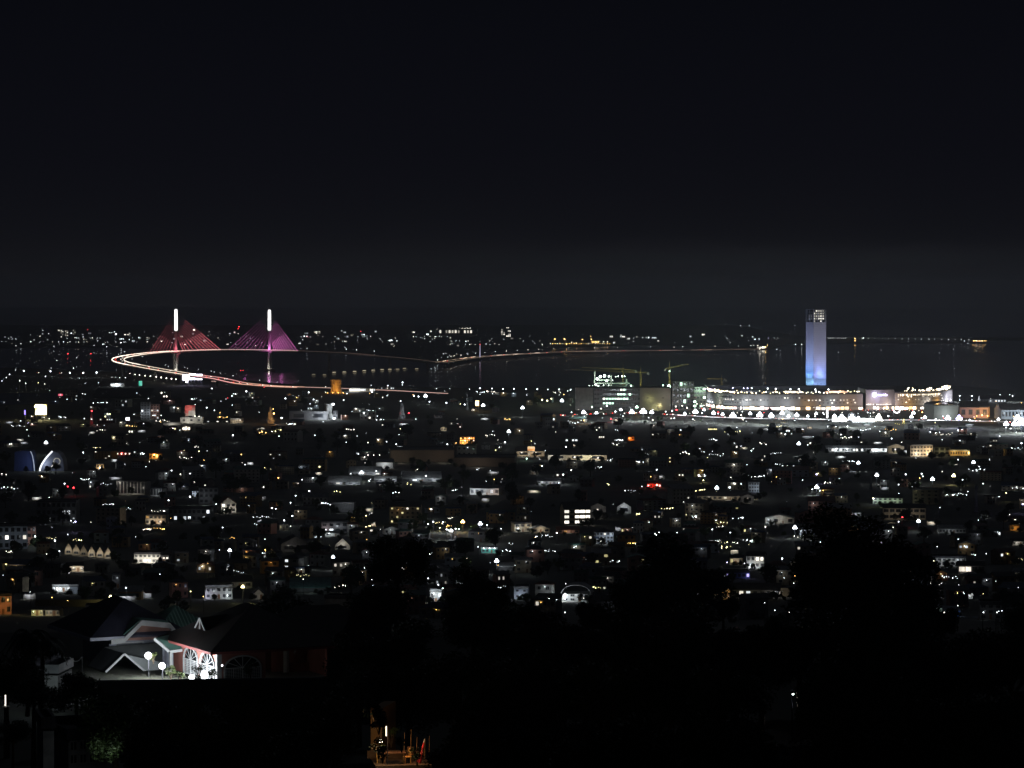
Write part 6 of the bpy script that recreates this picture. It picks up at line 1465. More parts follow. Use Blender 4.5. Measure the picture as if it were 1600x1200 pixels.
for i in range(185):
    q = R.random()
    if q < .30: x, y = R.uniform(60, 245), R.choice((R.uniform(516, 542), 534.5, 528))
    elif q < .52: x, y = R.uniform(245, 480), R.uniform(517, 545)
    elif q < .76: x, y = R.uniform(480, 705), R.choice((R.uniform(520, 546), R.uniform(523, 536), 526))
    elif q < .88: x, y = R.uniform(700, 850), R.choice((R.uniform(518, 540), 538, 533))
    elif q < .95: x, y = R.uniform(850, 1200), R.choice((543.3, R.uniform(524, 536), 535.5))
    else: x, y = R.uniform(0, 60), R.uniform(520, 541)
    far_lamp(x, y, R.choice((.65, .75, .9, 1.0, 1.25)), R.choice('wwwwnn'), 'faint far speck of light')
# floats with glow strips added for the warm dashes on the water
for i, (x, y, q) in enumerate([(522, 581.5, 1.4), (538, 581, 1.5), (554, 580.2, 1.5), (569, 579, 1.5), (583, 578.2, 1.4), (597, 577.3, 1.4), (609, 577, 1.3), (621, 576.7, .8), (632, 575.5, .8), (651, 576, .8), (507, 585.5, .6), (490, 585, .5)]):
    p = far_at(x, y, 2.5); k = mpp(p.y)
    t = thing('water_glow', 'x', 'water glow', (p.x, p.y, 0), .1, 'added warm glow strips on the bay')
    mb = MB(); mb.box(-4.5 * k, 4.5 * k, -2, 2, -.3, 1.2); mb.build('added_float', WOOD, t)
    mb = MB(); mb.bar((-2.6 * k, -2.3, 2.4), (2.6 * k, -2.3, 2.4), .9, .9, 6); mb.build('water_glow_strip', em((1, .86, .58), .42 * q), t)
    for q_ in (-1, 1): mb = MB(); mb.bar((q_ * 2.4 * k, -2.3, .8), (q_ * 2.4 * k, -2.3, 2.2), .15, .15, 4); mb.build('post', STEEL, t)  # posts added only to carry the glow strip
    name_later(t, 'added floating raft with a warm strip lamp', x, y)  # raft and strip added for the warm dashes on the water
for i, (x, y, z) in enumerate([(683, 568.5, 3), (866, 575, 3), (434, 600, 3)]):
    pass

# ---------------------------------------------------------------- the floodlit villa near the camera
RZ = radians(26)
def vil(name, label, cat, px, py, Y, gz):
    p = P(px, py, Y); p.z = gz
    return thing(name, label, cat, p, RZ)
GZ = 153.2
REDW = mat('villa salmon wall', (.62, .25, .20), .8, .15, .8)
WTR = mat('white trim', (.75, .75, .74), .6, .08, 2)
ROOFD = ribbed('villa brown roof', (.022, .014, .012), 4)
MAIN = vil('villa', 'salmon villa with arched white windows lit by floodlights under a dark hip roof', 'house', 340, 1060, 360, GZ)
WH = 3.45
mb = MB()
# left face (x=0) with two arched openings, front face (y=0) with one wide arch
def wall_with_arches(mb, along, L_, h_, ops, th=.3):
    """wall standing on the +along axis with arched openings (centre, half width, springing, sill)"""
    def put(a0, a1, z0, z1):
        if a1 - a0 < .01 or z1 - z0 < .01: return
        if along == 'y': mb.box(0, th, a0, a1, z0, z1)
        else: mb.box(a0, a1, 0, th, z0, z1)
    edges = [0]
    for c_, hw, sp_, sill in ops: edges += [c_ - hw, c_ + hw]
    edges.append(L_)
    for i in range(0, len(edges), 2): put(edges[i], edges[i + 1], 0, h_)
    for c_, hw, sp_, sill in ops:
        put(c_ - hw, c_ + hw, 0, sill)
        n_ = 12
        for j in range(n_):
            u0, u1 = -1 + 2 * j / n_, -1 + 2 * (j + 1) / n_
            zz = sp_ + hw * .62 * sqrt(max(0, 1 - ((u0 + u1) / 2) ** 2))
            put(c_ + hw * u0, c_ + hw * u1, zz, h_)
ops_l = [(3.1, 2.3, 1.75, .1), (8.5, 2.3, 1.75, .1)]
ops_f = [(3.0, 2.2, 1.6, .3)]
wall_with_arches(mb, 'y', 15, WH, ops_l)
mb.box(.3, 13.5, 14.7, 15, 0, WH)
mb.build('wall', REDW, MAIN)
mb = MB(); wall_with_arches(mb, 'x', 5.8, WH, ops_f); mb.box(13.2, 13.5, .3, 14.7, 0, WH); mb.box(9.0, 13.2, 6, 6.3, 0, WH); mb.build('front_wall', REDW, MAIN)
mb = MB(); mb.box(-.12, .45, -.12, .45, 0, WH - .01); mb.box(-.08, .38, 14.6, 15.1, 0, WH - .01); mb.build('corner_pillar', WTR, MAIN)
mb = MB(); mb.box(.3, 13.2, .3, 12.2, .02, .14); mb.build('floor_slab', CONC, MAIN)
def arch_frame(along, c_, hw, sp_, sill, name='arched_window'):
    fr = MB(); n_ = 12; off = -.09
    def pt(a, z): return (off, a, z) if along == 'y' else (a, off, z)
    pts = [pt(c_ - hw, sill)] + [pt(c_ + hw * -cos(pi * j / n_), sp_ + hw * .62 * sin(pi * j / n_)) for j in range(n_ + 1)] + [pt(c_ + hw, sill)]
    for a, b_ in zip(pts, pts[1:]): fr.bar(a, b_, .12, .12, 4)
    fr.bar(pt(c_ - hw, sill), pt(c_ + hw, sill), .12, .12, 4)
    o = fr.build(name, WTR, MAIN)
    g = MB()
    for q in (-.5, 0, .5): g.bar(pt(c_ + hw * q, sill), pt(c_ + hw * q, sp_), .045 if q else .09, .045, 4)
    g.bar(pt(c_ - hw, sp_), pt(c_ + hw, sp_), .07, .07, 4)
    for j in range(1, 8): g.bar(pt(c_ - hw, sill + (sp_ - sill) * j / 8), pt(c_ + hw, sill + (sp_ - sill) * j / 8), .025, .025, 4)
    for j in range(1, 16):
        if j % 4: g.bar(pt(c_ + hw * (-1 + j / 8), sill), pt(c_ + hw * (-1 + j / 8), sp_), .02, .02, 4)
    for j in range(1, 6):
        a = pi * j / 6; g.bar(pt(c_, sp_), pt(c_ - hw * cos(a), sp_ + hw * .62 * sin(a)), .04, .04, 4)
    g.build('glazing_bars', WTR, o)
    gl = MB()
    if along == 'y': gl.box(.12, .14, c_ - hw, c_ + hw, sill, sp_ + hw * .62)
    else: gl.box(c_ - hw, c_ + hw, .12, .14, sill, sp_ + hw * .62)
    gl.build('glass', GLASS, o)
    cu = MB()
    for q in (-.86, -.3, .3, .86):
        a = c_ + hw * q
        if along == 'y': cu.box(.34, .40, a - .28, a + .28, sill, sp_ + .2)
        else: cu.box(a - .28, a + .28, .34, .40, sill, sp_ + .2)
    return o
for op in ops_l: arch_frame('y', *op)
arch_frame('x', *ops_f[0], name='veranda_arch')
def mroof(px0, px1, py0, py1, z, rise, th=.25):
    k_ = min(px1 - px0, py1 - py0) / 2 * .98; xm = (px0 + px1) / 2; ym = (py0 + py1) / 2
    c_ = [(px0, py0, z), (px1, py0, z), (px1, py1, z), (px0, py1, z)]
    mb = MB()
    if px1 - px0 >= py1 - py0: a, b_ = (px0 + k_, ym, z + rise), (px1 - k_, ym, z + rise); L_ = [[c_[0], c_[1], b_, a], [c_[1], c_[2], b_], [c_[2], c_[3], a, b_], [c_[3], c_[0], a]]
    else: a, b_ = (xm, py0 + k_, z + rise), (xm, py1 - k_, z + rise); L_ = [[c_[0], c_[1], a], [c_[1], c_[2], b_, a], [c_[2], c_[3], b_], [c_[3], c_[0], a, b_]]
    for q in L_: mb.slab(q, th)
    return mb
mroof(-1.3, 14.6, -1.3, 16.3, WH + .28, 4.4).build('roof', ROOFD, MAIN)
mb = MB(); mb.box(-1.36, -1.28, -1.36, 16.36, WH - .05, WH + .22); mb.box(-1.28, 14.66, -1.36, -1.28, WH - .05, WH + .22); mb.build('fascia', mat('fascia red', (.42, .12, .11), .6, .1), MAIN)
mb = MB(); mb.box(-1.27, -.02, -1.27, 16.3, WH + .0, WH + .03); mb.box(-.02, 14.6, -1.27, -.02, WH + .0, WH + .03); mb.build('soffit', WTR, MAIN)
dm = MB(); dm.add([(1.0, 6.6, 5.3), (1.0, 9.8, 5.3), (1.0, 8.2, 6.6), (4.5, 6.6, 5.3), (4.5, 9.8, 5.3), (4.5, 8.2, 6.9)], [(0, 2, 1), (0, 3, 5, 2), (1, 2, 5, 4), (3, 4, 5)]); d_ = dm.build('roof_dormer', ROOFD, MAIN)
dm = MB()
for a, b_ in (((.93, 6.6, 5.3), (.93, 8.2, 6.6)), ((.93, 9.8, 5.3), (.93, 8.2, 6.6)), ((.93, 8.2, 5.3), (.93, 8.2, 6.5))): dm.bar(a, b_, .09, .09, 4)
dm.build('dormer_frame', WTR, d_)
# right wing with columns
WING = vil('villa_wing', 'dark right wing of the salmon villa with pale columns and a wide opening', 'house', 398, 1058, 364, GZ)
mb = MB(); mb.box(3.2, 18, 6.6, 6.9, 0, 3.6); mb.box(5.2, 16.2, 3.0, 3.3, 0, 1.2); mb.build('wall', mat('wing brick red', (.30, .11, .07), .85, .25, 1.2), WING)
for x in (5.1, 16.3): mb = MB(); mb.bar((x, 3.1, 0), (x, 3.1, 3.7), .36, .32, 10); mb.build('column', WTR, WING)
mb = MB()
for j in range(12):
    a0, a1 = pi * j / 12, pi * (j + 1) / 12
    mb.bar((10.7 - 4.6 * cos(a0), 3.1, 2.3 + 1.3 * sin(a0)), (10.7 - 4.6 * cos(a1), 3.1, 2.3 + 1.3 * sin(a1)), .12, .12, 4)
mb.build('arch_band', WTR, WING)
mroof(2.2, 19.2, 1.2, 13, 3.75, 3.6).build('roof', ROOFD, WING)
# neighbour house with the green roof
NB = vil('neighbour_house', 'grey blue house with white gable trim and a green seamed roof left of the villa', 'house', 252, 1058, 382, 150.2)
BW = mat('neighbour wall', (.36, .38, .45), .85, .15, .8)
mb = MB(); mb.box(-6.5, 2.5, 0, 10, 0, 5.9); mb.build('wall', BW, NB)
mb = MB(); mb.box(-2.2, 5.6, 2.6, 11, 0, 6.2); mb.build('upper_wall', mat('neighbour salmon', (.40, .22, .18), .85, .15, .8), NB)
mroof(-9.3, 3.4, -1.4, 15, 6.3, 3.9).build('roof', mat('neighbour dark roof', (.03, .03, .05), .6, .2), NB)
mroof(-.8, 6.8, -.6, 7.4, 6.6, 2.6).build('green_roof', GROOF, NB)
light(NB, (1.5, -4.5, 10.5), 55, 'w', .3)  # added light over the green roof, no lamp built there
rs = MB()
for j in range(17):
    y = 1.8 + j * .46
    rs.bar((-.6, y, 6.55), (min(3.1, -.6 + 3.6 * min(1, (y - 1.4) / 3.6)), y, 6.55 + 2.2 * min(1, (y - 1.6) / 3.7)), .04, .04, 4)
rs = MB()
for j in range(16):
    x = -.3 + j * .44
    d_ = min(x + .6, 6.8 - x, 3.7)
    rs.bar((x, -.6, 6.68), (x, -.6 + d_ * .97, 6.68 + 2.6 * d_ / 3.8 * .98), .06, .06, 4)
rs.build('standing_seam', mat('seam green', (.30, .48, .42), .4, .1), NB)
g = MB()
GP = [(-6.8, 6.0), (-5.2, 6.1), (-3.0, 8.1), (.6, 7.6), (2.2, 5.7)]
for a, b_ in zip(GP, GP[1:]):
    g.add([(a[0], -1.6, a[1]), (b_[0], -1.6, b_[1]), (b_[0], -1.6, b_[1] - .62), (a[0], -1.6, a[1] - .62), (a[0], -.9, a[1]), (b_[0], -.9, b_[1]), (b_[0], -.9, b_[1] - .62), (a[0], -.9, a[1] - .62)],
          [(0, 1, 2, 3), (7, 6, 5, 4), (0, 4, 5, 1), (3, 2, 6, 7), (1, 5, 6, 2), (4, 0, 3, 7)])
g.build('gable_trim', WTR, NB)
g = MB(); g.plate([(-5.0, 5.7), (1.9, 5.6), (.4, 7.2), (-2.9, 7.6)], -.88, -.6); g.build('gable_wall', mat('neighbour salmon', (.40, .22, .18)), NB)
g = MB(); g.slab([(-5.6, -1.2, 6.15), (-3.0, -1.2, 8.15), (-3.0, 5, 8.3), (-5.6, 5, 6.3)], .15); g.slab([(-3.0, -1.2, 8.15), (.6, -1.2, 7.7), (.6, 5, 7.9), (-3.0, 5, 8.3)], .15); g.build('gable_roof', GROOF, NB)
g = MB(); g.box(-9.36, -9.28, -1.46, 15, 5.9, 6.3); g.box(-9.28, -5.0, -1.46, -1.38, 5.9, 6.28); g.build('eave_board', mat('eave lilac white', (.62, .62, .72), .6, .1), NB)
w_ = MB(); w_.box(-5.6, -2.4, -.12, -.0, 3.4, 5.3); wo_ = w_.build('balcony_window', mat('balcony dark', (.12, .13, .15), .5, .1), NB)
w_ = MB(); w_.box(-5.75, -2.25, -.2, -.12, 5.3, 5.42); w_.box(-5.75, -2.25, -.2, -.12, 3.28, 3.4); w_.build('window_frame', WTR, wo_)
# carport with a lower gable roof
g = MB()
g.slab([(-9.6, -7.6, 3.0), (-9.6, -1.2, 3.0), (-7.3, -.4, 5.0), (-7.3, -7.6, 5.0)], .12); g.slab([(-7.3, -7.6, 5.0), (-7.3, -.4, 5.0), (1.2, -.6, 5.3), (.4, -7.0, 3.1), (-4.4, -7.6, 2.5)], .12)
g.build('carport_roof', mat('carport sheet', (.33, .35, .35), .5, .2, .8), NB)
g = MB()
for a, b_ in (((-9.6, -7.7, 2.95), (-7.3, -7.7, 4.95)), ((-7.3, -7.7, 4.95), (-4.4, -7.7, 2.45)), ((-4.4, -7.7, 2.45), (.4, -7.1, 3.05))): g.bar(a, b_, .16, .16, 4)
g.build('carport_trim', WTR, NB)
for (x, y) in ((-9.2, -7.2), (-4.6, -7.2), (-1.6, -7), (.2, -6.8)):
    mb = MB(); mb.bar((x, y, 0), (x, y, 2.7), .14, .14, 6); mb.build('carport_post', WTR, NB)
g = MB()
for i in range(13): g.bar((-9 + i * .4, -7.1, 0), (-9 + i * .4, -7.1, 2.0), .035, .035, 4)
g.bar((-9, -7.1, 2.0), (-4.2, -7.1, 2.0), .05, .05, 4); g.build('gate_grille', WTR, NB)
g = MB(); g.bar((1.0, -6, 2.5), (4.6, -6.4, 1.3), .16, .16, 4); g.bar((1.0, -6, 3.2), (4.6, -6.4, 2.0), .05, .05, 4)
for i in range(8): g.bar((1.0 + i * .5, -6 - i * .05, 2.5 - i * .165), (1.0 + i * .5, -6 - i * .05, 3.2 - i * .165), .03, .03, 4)
g.build('stair_rail', WTR, NB)
# lower green porch roof between the two houses
PR = vil('porch', 'small green seamed porch roof with thick white trim between the two houses', 'porch', 262, 1058, 371, 151.7)
g = MB(); g.slab([(-1.6, 0, 5.5), (-.2, -1.2, 4.1), (2.6, -1.2, 4.3), (2.6, 2.4, 5.7)], .14); g.build('roof', GROOF, PR)
g = MB(); g.bar((-1.6, 0, 5.4), (-.2, -1.3, 3.95), .22, .22, 4); g.bar((-.2, -1.3, 3.95), (2.6, -1.3, 4.15), .22, .22, 4); g.build('trim', WTR, PR)
g = MB(); g.box(-.1, .25, -1.0, -.65, 0, 3.8); g.box(2.2, 2.5, -1.0, -.7, 0, 3.9); g.build('post', WTR, PR)
g = MB(); g.box(.0, 2.5, 1.6, 1.9, 0, 4.2); g.build('wall', BW, PR)
# garden wall with lamps and shrubs in front
GW = thing('garden_wall', 'dark boundary wall in front of the floodlit villa', 'wall', P(300, 1066, 340), radians(6))
k = mpp(340)
mb = MB(); mb.box(-10, 22, 0, .3, -5, .2); mb.build('wall_body', mat('dark wall', (.045, .045, .045), .9, .3), GW)
mb = MB(); mb.box(-10.1, 22.1, -.08, .38, .2, .32); mb.build('coping', mat('coping', (.10, .10, .11), .9, .2), GW)
def flood(px, py, Y, s, label, pw, gz=GZ, aimd=(0, 1, .1), c='w'):
    p = P(px, py, Y); t = thing('floodlight_post', label, 'lamp', (p.x, p.y, gz), 0, 'floodlights round the villa'); z = p.z - gz
    mb = MB(); mb.bar((0, .2, -3), (0, .2, z), .06, .05, 6); mb.build('post', DARK, t)
    mb = MB(); mb.box(-.22, .22, -.02, .2, z - .15, z + .18); hd = mb.build('lamp_housing', DARK, t)
    mb = MB(); mb.ball((0, -.22, z), s * .085, 12, 8); mb.build('bulb', em((.93, .96, 1), 160), hd)
    light(t, (aimd[0], aimd[1], z + aimd[2]), pw, 'w', .25)
    return t
flood(232, 1024, 366, 4.6, 'highest villa floodlight, farthest to the left by the carport', 700, gz=150.5, aimd=(-.2, -.7, .3))
flood(253.5, 1040, 364, 4.4, 'villa floodlight beside the white stair rail', 600, gz=151.5, aimd=(.2, -.7, .2))
flood(300, 1058, 361, 3.8, 'low villa floodlight under the first arched window', 900, aimd=(-.5, -.4, .1))
flood(319.5, 1054, 359.5, 5.2, 'brightest villa floodlight, under the second arched window', 1500, aimd=(-.45, .35, .1))
p = P(347, 1040, 355); t = thing('porch_lamp', 'small lamp at the edge of the veranda arch', 'lamp', p, 0)
mb = MB(); mb.ball((0, 0, 0), .1, 8, 6); mb.build('bulb', em((.95, .97, 1), 6), t); mb = MB(); mb.bar((0, .1, -.6), (0, .3, 0), .03, .03, 5); mb.build('bracket', DARK, t); light(t, (.2, .4, 0), 10, 'w', .2)
light(MAIN, (3.0, 2.0, 2.6), 14, 'n', .2)
light(WING, (8, -3.5, 1.4), 2.5, (1, .9, .85), .3)
# shrubs before the windows
def shrub(px, py, Y, size, n_, seed, label, mi=3, z=None, leaf=.11, group='garden shrubs by the villa'):
    mb, bl = crown_mesh(seed, n_, size, leaf=leaf, nb=9); p = P(px, py, Y)
    t = thing('shrub', label, 'shrub', p, 0, group); mb.build('foliage', LEAF[mi], t)
    mb = MB()
    for b_ in bl[:6]: mb.bar((0, 0, -size * 1.2), (b_[0] * .7, b_[1] * .7, b_[2] * .7), .04, .015, 5)
    mb.build('stem', BARK, t); return t
shrub(312, 1050, 356, 1.25, 420, 5, 'loose shrub in front of the second arched window', 3)
shrub(330, 1052, 357, .9, 260, 6, 'small shrub by the corner of the villa', 1)
shrub(267, 1047, 362, 1.0, 520, 7, 'leafy shrub beside the stair rail', 3)
shrub(240, 1025, 367, .8, 380, 9, 'shrub glowing round the highest villa floodlight', 3)
shrub(392, 1044, 352, 1.2, 420, 10, 'dim potted shrub right of the veranda arch', 1)
shrub(281, 1054, 360, .7, 240, 12, 'low flowering shrub under the first arched window', 3)
# ---------------------------------------------------------------- white wall, palm and dim house left of the villa
bld('house', 'side of a plain pale house seen past the palm fronds', 'house', 80, 1031, 21, 34, 6, -6, WHITE, 'flat', SROOF, 0, 0, Y=330, base=P(80, 1040, 330).z - 3, door=False, lamps=((.5, .9, 95, (.8, .95, 1), 0, 5),))
bld('house', 'dim grey wall of a house behind the palm', 'house', 52, 1010, 50, 38, 8, -2, GREY, 'flat', DROOF, 0, 0, Y=372, base=P(50, 1030, 372).z - 3, door=False, lamps=((.6, .6, 16, (.85, .92, 1), 0, 6),))
def palm(px, py, Y, hgt_, label, seed):
    rr = random.Random(seed); p = P(px, py, Y); t = thing('palm_tree', label, 'palm', (p.x, p.y, p.z - hgt_), 0, 'palm trees near the villa')
    mb = MB(); pts = [Vector((sin(i * .25) * .3, 0, hgt_ * i / 8)) for i in range(9)]
    for a, b_ in zip(pts, pts[1:]): mb.bar(a, b_, .24, .2, 8)
    mb.build('trunk', BARK, t); top = pts[-1]
    for i in range(17):
        a = 2 * pi * i / 17 + rr.uniform(-.2, .2); up = rr.uniform(.1, 1.3); L_ = rr.uniform(2.6, 3.6)
        mb = MB(); prev = top; n_ = 12
        for j in range(n_):
            u = (j + 1) / n_; q = top + Vector((cos(a) * L_ * u * cos(up * .5), sin(a) * L_ * u * cos(up * .5), L_ * (u * up * .75 - u * u * 1.15)))
            mb.bar(prev, q, .03, .02, 4); d = (q - prev).normalized(); s_ = d.cross(Vector((0, 0, 1))).normalized(); l_ = .85 * sin(pi * min(.97, u * .9 + .08))
            for w_ in (-1, 1):
                e_ = q + s_ * w_ * l_ * .8 + d * l_ * .45 - Vector((0, 0, l_ * .45)); mb.add([prev, q, e_], [(0, 1, 2)])
                m2 = (prev + q) / 2; e_ = m2 + s_ * w_ * l_ * .75 + d * l_ * .5 - Vector((0, 0, l_ * .3)); mb.add([m2, m2 + d * .09, e_], [(0, 1, 2)])
            prev = q
        mb.build('frond', LEAF[2], t)
    return t
palm(42, 992, 312, 8, 'taller dark palm at the edge of the pale house', 1)
palm(62, 1004, 318, 7, 'dark palm whose fronds cross the bare white wall', 2)
t = thing('clothes_line', 'pale cloth strip sagging between two poles left of the villa', 'clothes line', P(118, 1030, 350), 0); k = mpp(350)
for x in (-10, 10): mb = MB(); mb.bar((x * k, 0, -3), (x * k, 0, .3), .05, .05, 5); mb.build('pole', DARK, t)
mb = MB()
for i in range(8):
    u, v = i / 8 * 2 - 1, (i + 1) / 8 * 2 - 1
    mb.slab([(u * 9 * k, 0, .2 - .45 * (1 - u * u)), (v * 9 * k, 0, .2 - .45 * (1 - v * v)), (v * 9 * k, .3, .2 - .45 * (1 - v * v)), (u * 9 * k, .3, .2 - .45 * (1 - u * u))], .03)
mb.build('cloth', WTR, t); light(t, (0, -1.2, 1), 9, 'w', .2)
# small lamp at the frame edge, dim roadside building low in the picture
t = post_at(tuple(P(9.5, 1104, 250)), .1, 1, 'n', 'lone slim white lamp tube low at the frame edge', 'lamps on the near slope', r=.07, lname='tube_lamp', st=1.5)
mb = MB(); mb.bar((0, -.3, .2), (0, -.3, .95), .06, .06, 6); mb.build('tube', em((1, .9, .8), 1.3), t)
bld('roadside_building', 'dim roadside building with square openings low on the slope', 'building', 137, 1196, 62, 44, 8, 24, mat('dim grey plaster', (.26, .27, .27), .9, .35, .9), 'flat', DROOF, 2, 4, 0, Y=262, base=P(137, 1196, 262).z, door=False, wk=(.6, .6), fm_=CONC, lamps=((.1, 1.0, 16, 'w', 0, 6), (.6, .8, 16, 'w', 0, 6)))
bld('roadside_building', 'small dim upper block left of the roadside building', 'building', 76, 1160, 17, 46, 5, 14, mat('dim grey plaster', (.26, .27, .27), .9, .35, .9), 'flat', DROOF, 0, 0, Y=258, base=P(76, 1180, 258).z, door=False, lamps=((.5, .9, 4, 'w', 0, 5),))
# ---------------------------------------------------------------- glowing terrace at the bottom
TPt = P(618, 1194, 215); k = mpp(215)
bld('terrace_house', 'wall of a house glowing orange above the terrace', 'house', 588, 1136, 18, 27, 4, -12, mat('orange wall', (.42, .25, .12), .9, .15, .7), 'none', DROOF, 0, 0, Y=224, base=P(588, 1150, 224).z, door=False, lamps=((.7, .4, 15, (1, .66, .3), 0, 2.0),))
t = thing('terrace', 'small paved terrace glowing orange among black leaves', 'terrace', TPt, .15)
mb = MB(); mb.box(-1.4, 2.4, -.5, 3.0, -.5, -.02); mb.build('paving', mat('terrace paving', (.16, .11, .07), .8, .3, 2), t)
mb = MB(); mb.box(-1.6, 2.4, 3.0, 3.15, -.02, .5); mb.build('low_wall', mat('terrace wall', (.12, .08, .05), .85, .3, 2), t)
light(t, (-1.0, -.4, 1.5), 55, (1, .66, .34), .12); light(t, (1.0, -.3, 1.5), 45, (1, .50, .22), .12)
t = thing('garden_table', 'small table on the glowing terrace', 'table', TPt + Vector((-.1, .3, 0)), .2)
mb = MB(); mb.box(-.75, .75, -.4, .4, .72, .77); mb.build('table_top', WOOD, t)
for x in (-.66, .66):
    for y in (-.32, .32): mb = MB(); mb.box(x - .03, x + .03, y - .03, y + .03, 0, .72); mb.build('leg', WOOD, t)
def chair(dx, dy, rz, m, label):
    t = thing('garden_chair', label, 'chair', TPt + Vector((dx, dy, 0)), rz, 'chairs on the terrace')
    mb = MB(); mb.box(-.24, .24, -.24, .24, .42, .46); mb.build('seat', m, t); mb = MB(); mb.box(-.24, .24, .2, .24, .46, .98); mb.build('backrest', m, t)
    for x in (-.2, .2):
        for y in (-.2, .2): mb = MB(); mb.box(x - .02, x + .02, y - .02, y + .02, 0, .42); mb.build('leg', m, t)
YC = mat('yellow chair', (.75, .42, .12), .6, .1)
chair(.75, .5, -1.2, YC, 'yellow chair at the right end of the terrace table'); chair(-1.0, .5, 1.3, YC, 'yellow chair at the left end of the terrace table'); chair(.9, 1.2, -.4, WOOD, 'brown chair behind the terrace table')
t = thing('folded_parasol', 'folded red parasol leaning on the terrace wall', 'parasol', TPt + Vector((1.55, .6, 0)), 0)
mb = MB(); mb.bar((0, 0, 0), (.35, .1, 1.35), .17, .05, 9); mb.build('canopy', mat('red cloth', (.55, .04, .05), .8, .2), t); mb = MB(); mb.bar((-.04, 0, -.1), (.40, .1, 1.6), .025, .025, 6); mb.build('pole', WTR, t)
for i, (dx, hh) in enumerate([(.5, 1.9), (.95, 2.1), (1.35, 1.6), (1.9, 1.4), (2.2, 1.7)]):
    t = thing('bamboo_pole', ['first', 'second', 'middle', 'fourth', 'last'][i] + ' slim upright cane behind the red parasol', 'pole', TPt + Vector((dx, 1.7, 0)), 0, 'canes behind the terrace')
    mb = MB(); mb.bar((0, 0, 0), (.05, 0, hh), .018, .012, 6); mb.build('cane', mat('cane', (.35, .22, .10), .7, .2, 3), t)
t = thing('tube_lamp', 'upright glowing tube lamp over the terrace', 'lamp', P(603.5, 1143, 214), 0)
mb = MB(); mb.bar((0, 0, -.3), (0, 0, .35), .035, .035, 6); mb.build('tube', em((1, .85, .6), 3.5), t); mb = MB(); mb.bar((.08, .1, -2.2), (.08, .1, .4), .03, .03, 5); mb.build('pole', DARK, t)
t = thing('hanging_lamp', 'small bright bulb hanging above the terrace leaves', 'lamp', P(595, 1158, 212), 0)
mb = MB(); mb.ball((0, 0, 0), .12, 8, 6); mb.build('bulb', em((1, .85, .62), 12), t); mb = MB(); mb.bar((0, 0, .1), (0, 0, 1.2), .015, .015, 4); mb.build('cord', DARK, t)
light(t, (-.1, -.7, -.5), 90, (1, .80, .55), .1)
shrub(591, 1165, 211, .75, 420, 21, 'shrub lit orange left of the terrace table', 3, leaf=.08, group='shrubs round the glowing terrace')
shrub(598, 1176, 209, .6, 300, 22, 'low shrub lit white at the terrace edge', 0, leaf=.08, group='shrubs round the glowing terrace')
shrub(611, 1146, 219, .8, 380, 23, 'dark green shrub behind the upright tube lamp', 0, leaf=.08, group='shrubs round the glowing terrace')
shrub(652, 1178, 213, .7, 360, 24, 'faint shrub right of the red parasol', 1, leaf=.08, group='shrubs round the glowing terrace')
shrub(585, 1112, 212, .95, 260, 31, 'black leaves crossing the orange wall', 2, leaf=.16, group='shrubs round the glowing terrace')
shrub(592, 1128, 210, .7, 200, 32, 'lower black leaves against the orange wall', 2, leaf=.16, group='shrubs round the glowing terrace')
shrub(628, 1160, 206, .55, 150, 33, 'sparse twigs hanging over the terrace table', 2, leaf=.10, group='shrubs round the glowing terrace')
# lone white lamp among leaves on the right
lamp(1238.5, 1083.5, 2.2, 'w', Y=300, base=hgt(300), label='lone white lamp shining through black leaves on the near slope')
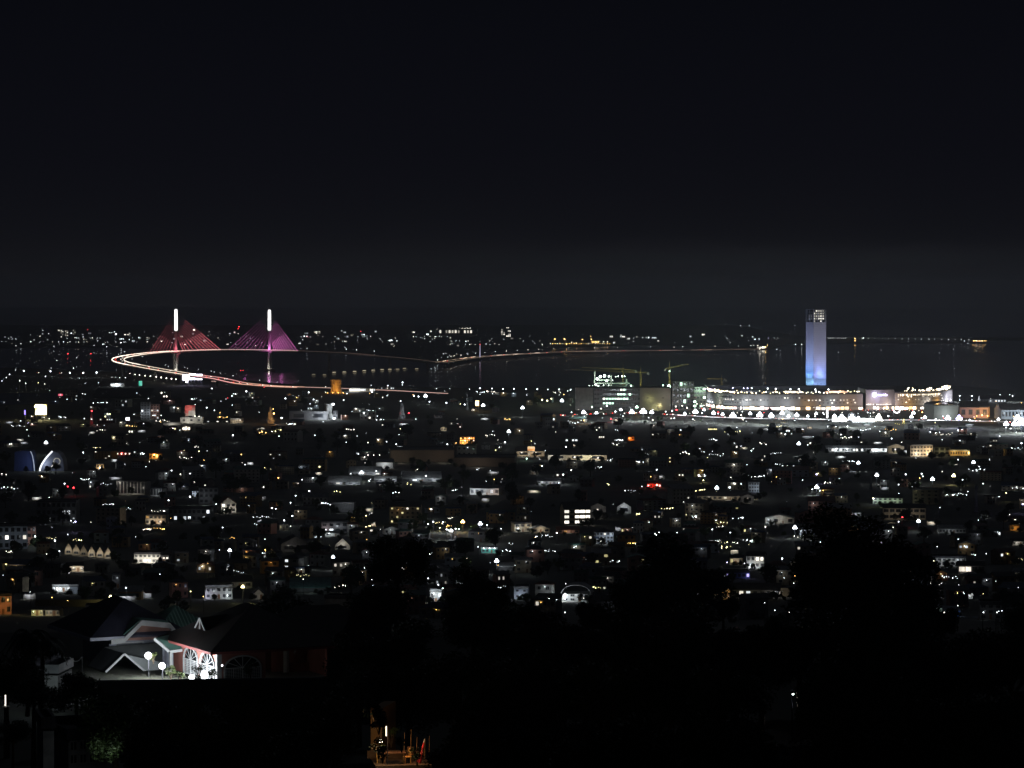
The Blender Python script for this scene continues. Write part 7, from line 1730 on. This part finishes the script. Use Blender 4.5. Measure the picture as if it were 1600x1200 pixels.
# ---------------------------------------------------------------- black trees of the near slope
NT = [  # px, top row, width px, distance, base word
    (1345, 792, 190, 330), (1290, 850, 130, 335), (1400, 850, 150, 325), (1340, 900, 230, 300), (1250, 960, 140, 300), (1420, 950, 130, 290), (1500, 985, 150, 300), (1580, 975, 140, 290),
    (622, 832, 105, 420), (742, 885, 95, 380), (600, 900, 120, 380), (640, 962, 120, 330), (740, 925, 120, 340), (560, 975, 130, 330), (800, 940, 130, 350), (860, 950, 120, 350), (905, 965, 110, 340), (1050, 830, 150, 430),
    (1000, 880, 120, 400), (1100, 880, 90, 400), (960, 940, 130, 350), (1070, 930, 170, 330), (1150, 962, 130, 320), (1190, 985, 110, 300), (1215, 958, 60, 380), (1470, 942, 70, 380), (1545, 1000, 90, 330), (1598, 935, 80, 360), (925, 935, 60, 400), (1010, 955, 80, 380), (770, 905, 60, 420), (1130, 925, 60, 420), (840, 970, 90, 330), (580, 945, 60, 400), (1380, 985, 120, 300),
    (440, 925, 130, 420), (400, 950, 110, 430), (480, 960, 120, 410), (520, 985, 110, 380), (560, 1030, 140, 290), (640, 1020, 150, 280), (720, 1010, 150, 270), (800, 1020, 150, 260), (880, 1030, 160, 260),
    (960, 1020, 160, 250), (1050, 1010, 160, 250), (1130, 1030, 150, 240), (1350, 1020, 200, 240), (1450, 1060, 180, 230), (1540, 1060, 180, 240), (1290, 1060, 110, 280),
    (52, 1040, 90, 270), (120, 1044, 80, 285), (10, 1010, 110, 280), (180, 1075, 130, 260), (250, 1080, 150, 250), (330, 1080, 150, 245), (420, 1068, 150, 255), (500, 1070, 140, 250), (360, 1130, 180, 200), (460, 1130, 180, 195),
    (250, 1140, 160, 200), (735, 1110, 150, 200), (800, 1100, 190, 195), (920, 1110, 190, 190), (1040, 1100, 190, 185), (1160, 1110, 190, 185), (1400, 1120, 220, 175), (1530, 1140, 200, 175), (1290, 1150, 170, 185), (20, 1120, 60, 230),
    (522, 1112, 90, 190), (222, 1190, 90, 200)]
for i, (px, top, wd, Y) in enumerate(NT):
    k = mpp(Y); cm, tm, th = NP[i % 3]
    sc_ = wd * k / 2 / 4.9
    ptop = P(px, top, Y)
    ztop = ptop.z; base = ztop - (th + 4.6) * sc_
    t = tree((ptop.x, ptop.y, base), NP[i % 3], sc_, px, top + wd * .3, 'leafy black tree', 'black trees on the near slope', 'hillside_tree')
    t.scale = (sc_, sc_, sc_)
    gz = hgt(Y)
    if base > gz + 1:      # a taller trunk reaches the slope
        mb = MB(); mb.bar((0, 0, (gz - base) / sc_ - 1), (0, 0, .2), .5, .42, 7); mb.build('lower_trunk', BARK, t)
resolve_labels()
print('objects', len(sc.objects), 'lights', NL[0], 'houses', nh, 'trees', nt_)
